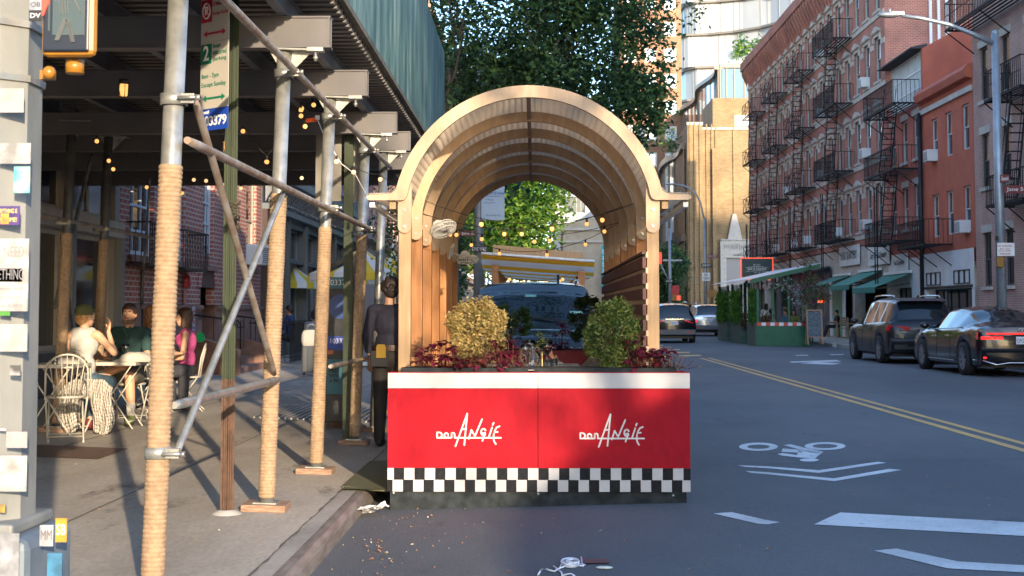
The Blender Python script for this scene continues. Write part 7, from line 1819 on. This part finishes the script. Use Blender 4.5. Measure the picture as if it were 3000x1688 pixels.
    HM=mat('hair_%.3f_%.3f'%hairc[:2],hairc,.55,var=.35,scale=60,stretch=(1,1,.15),bump=.4,bscale=60)
    b=MB(); 
    if hair!='bald':
        b.sphere(hp(0,.018,.044),(.085,.098,.092),16,12,Mh); b.sphere(hp(0,.055,-.015),(.078,.062,.075),14,10,Mh)
        for s in (1,-1): b.sphere(hp(.066*s,.02,.02),(.018,.045,.05),8,6,Mh)
        if hair=='curly':
            rn=random.Random(5)
            for i in range(60): a=rn.uniform(0,6.28); z=rn.uniform(-.02,.11); r_=math.sqrt(max(0,1-((z-.03)/.10)**2)); y=.03+.088*r_*math.sin(a); 
            for i in range(90):
                v=Vector((rn.gauss(0,1),rn.gauss(0,1)+.5,rn.gauss(0,1)+.4)).normalized(); 
                if v.y<-.55 and v.z<.55: continue
                b.sphere(hp(v.x*.094,.032+v.y*.100,.042+v.z*.098),.022,6,5)
        if hair in('long','longf'): 
            b.sphere(hp(0,.05,-.10),(.088,.055,.12),12,10,Mh); q=hp(0,.055,-.16); b.sphere(q,(.085,.045,.11)); b.sphere(q+V((.0,.01,-.10)),(.07,.035,.10))
            for s in (1,-1): b.sphere(hp(.072*s,.0,-.06),(.022,.04,.10),8,8,Mh)
        if hair=='bun': b.sphere(hp(0,.07,.10),.04)
        remesh(b,'hair',HM,t,.010,1)
    if face:
        b=MB()
        for s in (1,-1): b.sphere(hp(.030*s,-.079,.008),(.013,.008,.0075),8,6,Mh)
        ey=b.build('eye',mat('eye_white',(.7,.68,.65),.3),t); b=MB()
        for s in (1,-1): b.sphere(hp(.030*s,-.0865,.009),.0052,8,6)
        b.build('iris',mat('iris',(.03,.02,.015),.2),ey)
        b=MB()
        for s in (1,-1): b.tube([hp(.014*s,-.092,.026),hp(.030*s,-.090,.032),hp(.047*s,-.078,.027)],.0048,5)
        b.build('eyebrow',HM,t)
        b=MB(); b.tube([hp(-.024,-.088,-.056),hp(-.01,-.096,-.059),hp(.01,-.096,-.059),hp(.024,-.088,-.056)],.0045,5); b.build('lips',mat('lips',(.38,.14,.11),.5),t)
    t['_']=0; del t['_']; return t,hp,Mh,SK
WARM=(.58,.34,.22); TAN=(.50,.27,.16)
sgz=lambda x:sz(x)
# waiter
t,hp,Mh,_=person('man in navy shirt standing with his back to us beside the first arch post',(-1.56,14.75,sgz(-1.56)),PI*.96,STD,(.45,.25,.17),(.018,.018,.035),(.022,.018,.016),(.018,.012,.01),head=(R(14),0,R(28)),sleeve=.78,hair='curly',scale=1.03,over=dict(el=[(.235,.03,1.14),(-.25,.05,1.13)],wr=[(.225,-.06,.90),(-.20,-.05,.90)]),shoe=(.03,.02,.02))
b=MB(); b.lathe([(.175,1.0),(.178,1.03),(.175,1.06)],20); o=b.build('belt',mat('belt_brown',(.05,.02,.01),.5),t); o.scale=(1,.80,1)
b=MB(); b.box(-.02,.145,.84,.17,.16,1.0); b.build('apron_pocket',mat('apron_black',(.015,.015,.018),.7),t)
b=MB(); b.prism([(-.0,.162,.93),(.10,.162,.93),(.10,.162,1.04),(.085,.162,1.07),(.015,.162,1.07),(0,.162,1.04)],(0,.015,0)); b.build('gold_pouch',mat('gold',(.42,.27,.05),.3,.6),t)
# woman with cap, back to us
xw=-5.02; t,hp,Mh,_=person('woman in white tank top, jeans and olive cap seated with her back to us',(xw,15.2,sgz(xw)),PI*.93,SIT,WARM,(.40,.39,.37),(.045,.085,.12),(.42,.22,.08),fem=True,tank=True,sleeve=0,leg=.93,head=(R(-2),0,R(-22)),hair='short',over=dict(che=(0,-.0,.90),wr=[(.14,-.26,.70),(-.13,-.26,1.02)],el=[(.24,-.10,.72),(-.26,-.16,.80)],kn=[(.16,-.36,.50),(-.14,-.30,.48)],an=[(.20,-.05,.10),(-.14,.10,.10)]),shoe=(.14,.02,.02),scale=1.06,fdir=(None,(-.1,-.1,1)))
b=MB(); b.sphere(hp(0,.022,.055),(.094,.106,.082),16,10,Mh); b.sphere(hp(0,-.105,.062),(.068,.06,.010),12,6,Mh); b.build('cap',mat('cap_olive',(.10,.10,.035),.8,bump=.3,bscale=30),t)
# man in polo
xm=-4.86; t,hp,Mh,_=person('bearded man in dark green polo and shorts seated with legs crossed, looking up',(xm,16.35,sgz(xm)),R(4),SIT,(.52,.28,.17),(.018,.055,.055),(.10,.085,.06),(.05,.03,.02),head=(R(-7),R(0),R(-2)),sleeve=.33,leg=.40,hair='short',sock=True,shoe=(.13,.15,.06),scale=1.08,
  over=dict(che=(0,.03,.90),kn=[(.10,-.40,.52),(.02,-.36,.64)],an=[(.13,-.42,.09),(-.26,-.52,.50)],wr=[(.06,-.30,.66),(-.16,-.30,.70)],toe=[(0,-1,0),(-.55,-.5,-.7)]))
b=MB()
for k in range(26):
    a=R(-75+150*k/25); q=hp(.056*math.sin(a),-.03-.052*math.cos(a),-.078-.014*math.cos(a)); b.sphere(q,(.014,.012,.026),6,5,Mh)
b.sphere(hp(0,-.082,-.092),(.026,.016,.018),8,6,Mh); b.tube([hp(-.026,-.088,-.052),hp(0,-.099,-.046),hp(.026,-.088,-.052)],.0055,5); b.build('beard',mat('beard',(.16,.10,.07),.9),t)
b=MB(); b.prism([hp(-.0,0,0)*0+Vector(v) for v in ((-.06,-.115,1.04),(.0,-.135,.93),(.0,-.128,.97),(-.02,-.10,1.06))],(0,.006,0)); b.prism([(.06,-.115,1.04),(0,-.135,.93),(0,-.128,.97),(.02,-.10,1.06)],(0,.006,0)); b.build('collar',mat('top_%.3f_%.3f_%.3f'%(.018,.055,.055),(1,1,1)),t)
# auburn haired woman behind
xr_=-4.97; person('auburn haired woman in floral top seated behind the bearded man',(xr_,17.7,sgz(xr_)),PI*.8,SIT,WARM,(.42,.46,.36),(.04,.04,.05),(.26,.10,.035),fem=True,hair='long',sleeve=.3,scale=1.06)
# pink woman
xp=-4.68; person('dark haired woman in pink satin top seated behind nearest rope post',(xp,18.3,sgz(xp)),R(-80),SIT,WARM,(.42,.06,.20),(.012,.012,.02),(.07,.035,.02),fem=True,hair='long',sleeve=0,scale=1.05,over=dict(wr=[(.10,-.32,.66),(-.10,-.34,.70)],el=[(.22,-.02,.68),(-.22,-.04,.70)]))
# diner in the shelter
person('dark haired woman with bun seated in shelter behind green box shrub, raising a glass',(.62,13.35,.0),R(-75),SIT,(.42,.22,.14),(.20,.15,.12),(.03,.03,.06),(.02,.012,.01),fem=True,hair='bun',sleeve=.3,scale=1.05,over=dict(el=[(.20,-.22,.80),(-.2,-.2,.8)],wr=[(.08,-.40,.98),(-.1,-.42,.8)]))
# bench man
person('man in black clothes sitting on the wooden bench',(14.55,66.0,.26),R(-90),SIT,(.40,.22,.15),(.018,.018,.022),(.014,.014,.018),(.015,.012,.01),sleeve=.35,vox=.02,over=dict(kn=[(.12,-.44,.52),(-.12,-.44,.52)],an=[(.14,-.62,.09),(-.10,-.62,.09)]))
# green shelter diners
GRP='diners in the green shelter'
for px_,y,rot,tc,hc,l,fem,hr in ((2262,55.4,R(70),(.42,.45,.50),(.02,.015,.01),'dark haired diner in pale shirt seated at left in green shelter',False,'curly'),(2302,55.9,R(-60),(.12,.24,.36),(.05,.03,.02),'man in blue shirt seated in middle of green shelter',False,'short'),(2326,55.3,R(-20),(.17,.18,.05),(.03,.02,.015),'woman in olive top seated at right in green shelter',True,'long'),(2318,58.2,R(150),(.10,.25,.45),(.03,.02,.015),'person in blue top farther back in green shelter',True,'short')):
    x=atY(px_,940,y).x; person(l,(x,y,.28),rot,SIT,(.45,.25,.17),tc,(.03,.03,.04),hc,fem=fem,hair=hr,sleeve=.35,vox=.02,group=GRP)
x=atY(2245,940,57.5).x; person('woman in white top standing inside the green shelter',(x,57.5,.2),PI,STD,(.45,.25,.17),(.55,.57,.6),(.08,.12,.2),(.03,.018,.012),fem=True,hair='long',vox=.02,scale=.93)
# street crowd
x=atY(860,930,37.0).x; person('man in blue shirt seated by the dark shopfront',(x,36.4,.3),R(-100),SIT,(.4,.22,.15),(.02,.04,.12),(.03,.03,.04),(.02,.015,.01),vox=.02,scale=1.05)
x=atY(922,950,30.5).x; person('person in grey shirt seated with back to us behind suitcase',(x,30.5,.2),PI*.9,SIT,(.4,.22,.15),(.28,.31,.34),(.03,.03,.04),(.02,.015,.01),vox=.02,scale=1.03)
x=atY(1368,905,34).x; person('pedestrian in dark shirt walking beyond golden shrub',(x,34,.02),PI,STD,(.4,.22,.15),(.03,.05,.10),(.03,.03,.04),(.015,.012,.01),vox=.02,scale=1.0)
x=atY(2067,900,84).x; person('dark haired pedestrian behind silver suv by the street lamp',(x,84,.24),R(30),STD,(.45,.27,.2),(.10,.10,.12),(.03,.03,.04),(.015,.012,.01),fem=True,hair='long',vox=.022)
x=atY(2022,900,88).x; person('pedestrian beside the silver suv near glass pavilion',(x,88,.2),R(160),STD,(.4,.22,.15),(.05,.05,.06),(.03,.03,.04),(.015,.012,.01),vox=.022)
# ================= outdoor tables and chairs =================
CW=mat('cream_metal',(.42,.39,.33),.4)
def chair():
    t=empty('bistro_chair'); r=.010
    b=MB(); b.lathe([(0,.44),(.18,.44),(.195,.445),(.195,.46),(.18,.465),(0,.465)],24); b.build('seat',CW,t)
    b=MB(); hoop=[(-.205,.17,.46)]+[(-.205*math.cos(PI*i/12),.17+.05*math.sin(PI*i/12)*1.+.03,.70+.19*math.sin(PI*i/12)) for i in range(13)]+[(.205,.17,.46)]; b.tube(hoop,.011,7)
    for i in range(-3,4):
        x=i*.05; zt=.70+.19*math.sqrt(max(0,1-(x/.205)**2)); b.tube([(x*.75,.165,.46),(x*1.15,.245,zt)],.0055,5)
    b.build('backrest',CW,t)
    for s in (1,-1):
        b=MB(); b.tube([(s*.205,.17,.47),(s*.19,.05,.30),(s*.175,-.19,.03),(s*.175,-.215,.0)],r,6); b.build('leg',CW,t)
        b=MB(); b.tube([(s*.165,-.16,.45),(s*.165,-.02,.28),(s*.17,.20,.03),(s*.17,.23,0)],r,6); b.build('leg',CW,t)
    b=MB(); b.tube([(-.17,.19,.06),(.17,.19,.06)],.007,5); b.tube([(-.175,-.17,.06),(.175,-.17,.06)],.007,5); b.build('stretcher',CW,t)
    return t
c0=chair(); x0_=-4.80; c0.location=(x0_,14.0,sz(x0_)); c0.rotation_euler=(0,0,R(200)); 
def lab(o,l,g): o['label']=l; o['category']='chair'; o['group']=g
gname='cream metal bistro chairs'
lab(c0,'empty cream hoop backed metal chair nearest the signal pole',gname); c0.rotation_euler=(0,0,R(-160))
for (x,y,rot,l) in ((-5.02,15.18,PI*.93,'cream hoop backed chair under the woman with cap'),(-4.86,16.4,R(4),'cream hoop backed chair under the bearded man'),(-4.97,17.75,PI*.8,'cream chair under the auburn haired woman'),(-4.66,18.3,R(-80),'cream chair under the woman in pink')):
    c=copy_tree(c0,loc=(x,y,sz(x)),rz_=rot,label=l); c.location.y+=0
def btable():
    t=empty('bistro_table'); b=MB(); b.box(-.28,-.28,.735,.28,.28,.75); b.box(-.29,-.29,.715,.29,-.281,.752); b.box(-.29,.281,.715,.29,.29,.752); b.box(-.29,-.28,.715,-.281,.28,.752); b.box(.281,-.28,.715,.29,.28,.752); b.build('tabletop',CW,t)
    for s in (1,-1):
        b=MB(); b.bar((s*.24,-.24,.73),(s*.24,.25,.0),.02,.012); b.build('leg',CW,t); b=MB(); b.bar((s*.22,.24,.73),(s*.22,-.25,.0),.02,.012); b.build('leg',CW,t)
    b=MB(); b.tube([(-.24,.2,.08),(.24,.2,.08)],.006,5); b.tube([(-.22,-.2,.08),(.22,-.2,.08)],.006,5); b.build('stretcher',CW,t); return t
tb=btable(); tb.location=(-5.12,14.6,sz(-5.1)); tb.rotation_euler=(0,0,R(90)); tag(tb,'cream folding bistro table with napkins next to signal pole','table','cream bistro tables')
T2=copy_tree(tb,loc=(-4.78,15.62,sz(-4.78)),rz_=R(92),label='cream folding bistro table with red wine between woman with cap and bearded man')
T3=copy_tree(tb,loc=(-5.02,18.35,sz(-5.0)),rz_=R(80),label='cream folding bistro table beside the woman in pink')
def wineglass(loc,label,wine=True,g='wine glasses on the outdoor tables',s=1.):
    t=empty('wine_glass',loc,0,label,'glass',g); t.scale=(s,)*3
    b=MB(); b.lathe([(.0,.0),(.034,.001),(.032,.004),(.005,.008),(.004,.09),(.012,.10),(.038,.125),(.044,.155),(.040,.20),(.0385,.20),(.0425,.155),(.0365,.127),(.010,.102)],18); b.build('bowl',CLEAR,t,fixn=False)
    if wine: b=MB(); b.lathe([(0,.104),(.012,.104),(.035,.127),(.041,.150),(.0,.150)],18); b.build('wine',mat('red_wine',(.12,.004,.012),.1),t)
    return t
wineglass((-4.78,15.48,sz(-4.66)+.752),'wine glass half full of red wine on table before the bearded man',s=1.1)
wineglass((-4.68,15.62,sz(-4.66)+.752),'empty stemmed glass beside the red wine glass',False)
def napk(loc,l,s=1.,h=.07):
    b=MB(); rn=random.Random(int(loc[0]*100)); k=len(b.v); n=14
    pr=[(0.0,h),(.06,h*.95),(.11,h*.6),(.15,.012),(.165,.004)]
    for (r_,z) in pr:
        for i in range(n): a=2*PI*i/n; q=1+.22*math.sin(3*a+r_*20)+rn.uniform(-.06,.06); b.v.append((r_*q*s*1.2*math.cos(a),r_*q*s*.8*math.sin(a),z+(.012*math.sin(5*a) if r_ and z>.01 else 0)))
    for j in range(len(pr)-1):
        for i in range(n): l_=(i+1)%n; b.f.append((k+j*n+i,k+j*n+l_,k+(j+1)*n+l_,k+(j+1)*n+i)); b.m.append(0); b.sm.append(True)
    o=b.build('napkin',mat('linen',(.45,.42,.37),.9),None,fixn=False); o.location=loc; tag(o,l,'napkin')
napk((-5.0,14.5,sz(-5.1)+.752),'cream folded napkin heap on table nearest signal pole'); napk((-4.55,15.6,sz(-4.66)+.752),'rumpled cream napkin on table before the bearded man',1.3,.11)
b=MB(); b.lathe([(.028,0),(.034,.08),(.032,.08),(.026,.006)],12,(-5.05,14.36,sz(-5.1)+.753)); tag(b.build('tumbler',CLEAR,None,fixn=False),'small water tumbler beside napkin heap','glass')
# striped jacket draped over the chair
def strp():
    m,nt,b=_nt('striped_cloth'); L=nt.links.new; N=nt.nodes.new
    tc=N('ShaderNodeTexCoord'); nz=N('ShaderNodeTexNoise'); nz.inputs['Scale'].default_value=5; L(tc.outputs['Object'],nz.inputs[0])
    w=N('ShaderNodeTexWave'); w.bands_direction='X'; w.inputs['Scale'].default_value=14; w.inputs['Distortion'].default_value=3.; w.inputs['Detail Scale'].default_value=.6; L(tc.outputs['Object'],w.inputs[0])
    r=N('ShaderNodeValToRGB'); r.color_ramp.interpolation='CONSTANT'; r.color_ramp.elements[0].color=(.12,.10,.09,1); r.color_ramp.elements[1].color=(.44,.41,.36,1); r.color_ramp.elements[1].position=.10
    L(w.outputs[0],r.inputs[0]); L(r.outputs[0],b.inputs['Base Color']); b.inputs['Roughness'].default_value=.9; return m
b=MB(); Yj=14.80; n=26; m=16; G=[]
for i in range(n):
    u=i/(n-1); row=[]
    px_=172+u*158
    d=abs(u-.52); bottom=1155+ (125 if (u<.36) else (40 if u<.58 else 128))*1.0
    if .36<=u<.62: bottom=1168
    if u<.36: bottom=1275-30*abs(u-.18)/.18
    if u>=.62: bottom=1280-20*abs(u-.8)/.2
    top=1112+ (30*(1-min(1,u/.25)) if u<.25 else 0)+(25*max(0,(u-.8)/.2))
    for j in range(m):
        v=j/(m-1); py_=top+(bottom-top)*v; p=atY(px_+6*math.sin(v*7+u*3),py_,Yj+.05*math.sin(u*30+v*4)*(.3+v)-.05*math.sin(PI*v))
        row.append(p)
    G.append(row)
for i in range(n-1):
    for j in range(m-1): b.quad(G[i][j],G[i+1][j],G[i+1][j+1],G[i][j+1],sm=True)
o=b.build('striped_jacket',strp(),None,fixn=False); q=o.modifiers.new('s','SOLIDIFY'); q.thickness=.015; tag(o,'cream pinstriped jacket draped off the chair of the woman with cap','jacket')
# ================= table in the dining shelter =================
t=empty('dining_table',(-.02,12.9,.16),0,'dining table with white cloth crowded with glasses inside the arch shelter','table')
b=MB(); b.box(-.42,-.75,.80,.42,.6,.84); b.build('tabletop',CEDAR,t); 
for x in (-.38,.38):
    for y in (-.7,.55): b=MB(); b.box(x-.03,y-.03,-.1,x+.03,y+.03,.8); b.build('leg',CEDAR,t)
b=MB(); b.box(-.45,-.78,.842,.45,.63,.848); b.box(-.45,-.785,.62,.45,-.781,.847); tag(b.build('tablecloth',mat('linen',(1,1,1)),None),'white tablecloth on the table in the arch shelter','tablecloth'); col.objects['tablecloth'].location=(-.02,12.9,.16)
zt2=.16+.848
for k,(px_,py_,Y,l,wn) in enumerate(((1540,1000,12.3,'empty wine glass at left in table cluster',False),(1552,1000,12.6,'tall clear glass second from left in table cluster',False),(1578,1000,12.25,'wine glass with red wine in middle of table cluster',True),(1590,1000,12.7,'wine glass at back right of table cluster',False),(1566,1000,12.9,'wine glass farthest back on shelter table',False),(1602,1000,12.4,'wine glass rightmost in table cluster',True))):
    p=atY(px_,py_,Y); wineglass((p.x,Y,zt2),l,wn,'glasses on the shelter table',1.25 if k%2 else 1.1)
b=MB(); p=atY(1561,1040,12.2); b.lathe([(.03,0),(.055,.02),(.065,.07),(.05,.12),(.02,.16),(.03,.20)],14,(p.x,12.2,zt2)); tag(b.build('carafe',CLEAR,None,fixn=False),'round clear carafe with wine in front of the table glasses','carafe')
b=MB(); p=atY(1588,1040,12.15); b.lathe([(.035,0),(.03,.02),(.016,.06),(.012,.12),(.02,.16),(.018,.16)],14,(p.x,12.15,zt2)); t=b.build('bud_vase',mat('brass',(.45,.32,.14),.3,.8),None,fixn=False); tag(t,'small brass bud vase with green sprigs on shelter table','vase')
rn=random.Random(3); b=MB(); leaves(b,(p.x,12.15,zt2+.25),(.05,.04,.10),16,6,.02,.014,4,.0,rnd=rn); b.build('sprig',BOXG,t,fixn=False)
for k,(px_,Y,l) in enumerate(((1530,12.35,'salt glass at left front of shelter table'),(1608,12.3,'small tumbler right of bud vase'),(1624,12.5,'small tumbler farthest right on shelter table'))):
    p=atY(px_,1050,Y); b=MB(); b.lathe([(.025,0),(.032,.085),(.030,.085),(.023,.006)],12,(p.x,Y,zt2)); tag(b.build('tumbler',CLEAR,None,fixn=False),l,'glass','tumblers on the shelter table')
for k,(px_,Y,l) in enumerate(((1618,13.0,'stack of pale folded napkins at right of shelter table'),(1640,12.6,'white plate on right side of shelter table'))):
    p=atY(px_,1030,Y); b=MB(); b.box(p.x-.12,Y-.08,zt2,p.x+.1,Y+.08,zt2+.03) if k==0 else b.lathe([(0,.008),(.08,.008),(.12,.02),(.12,.025),(.08,.012),(0,.012)],20,(p.x,Y,zt2)); tag(b.build('napkin_stack' if k==0 else 'plate',mat('linen',(1,1,1)),None),l,'napkin' if k==0 else 'plate')
# remove helper customs on children
for o in bpy.data.objects:
    if o.parent is not None:
        for k in ('category','group'):
            if k in o: del o[k]
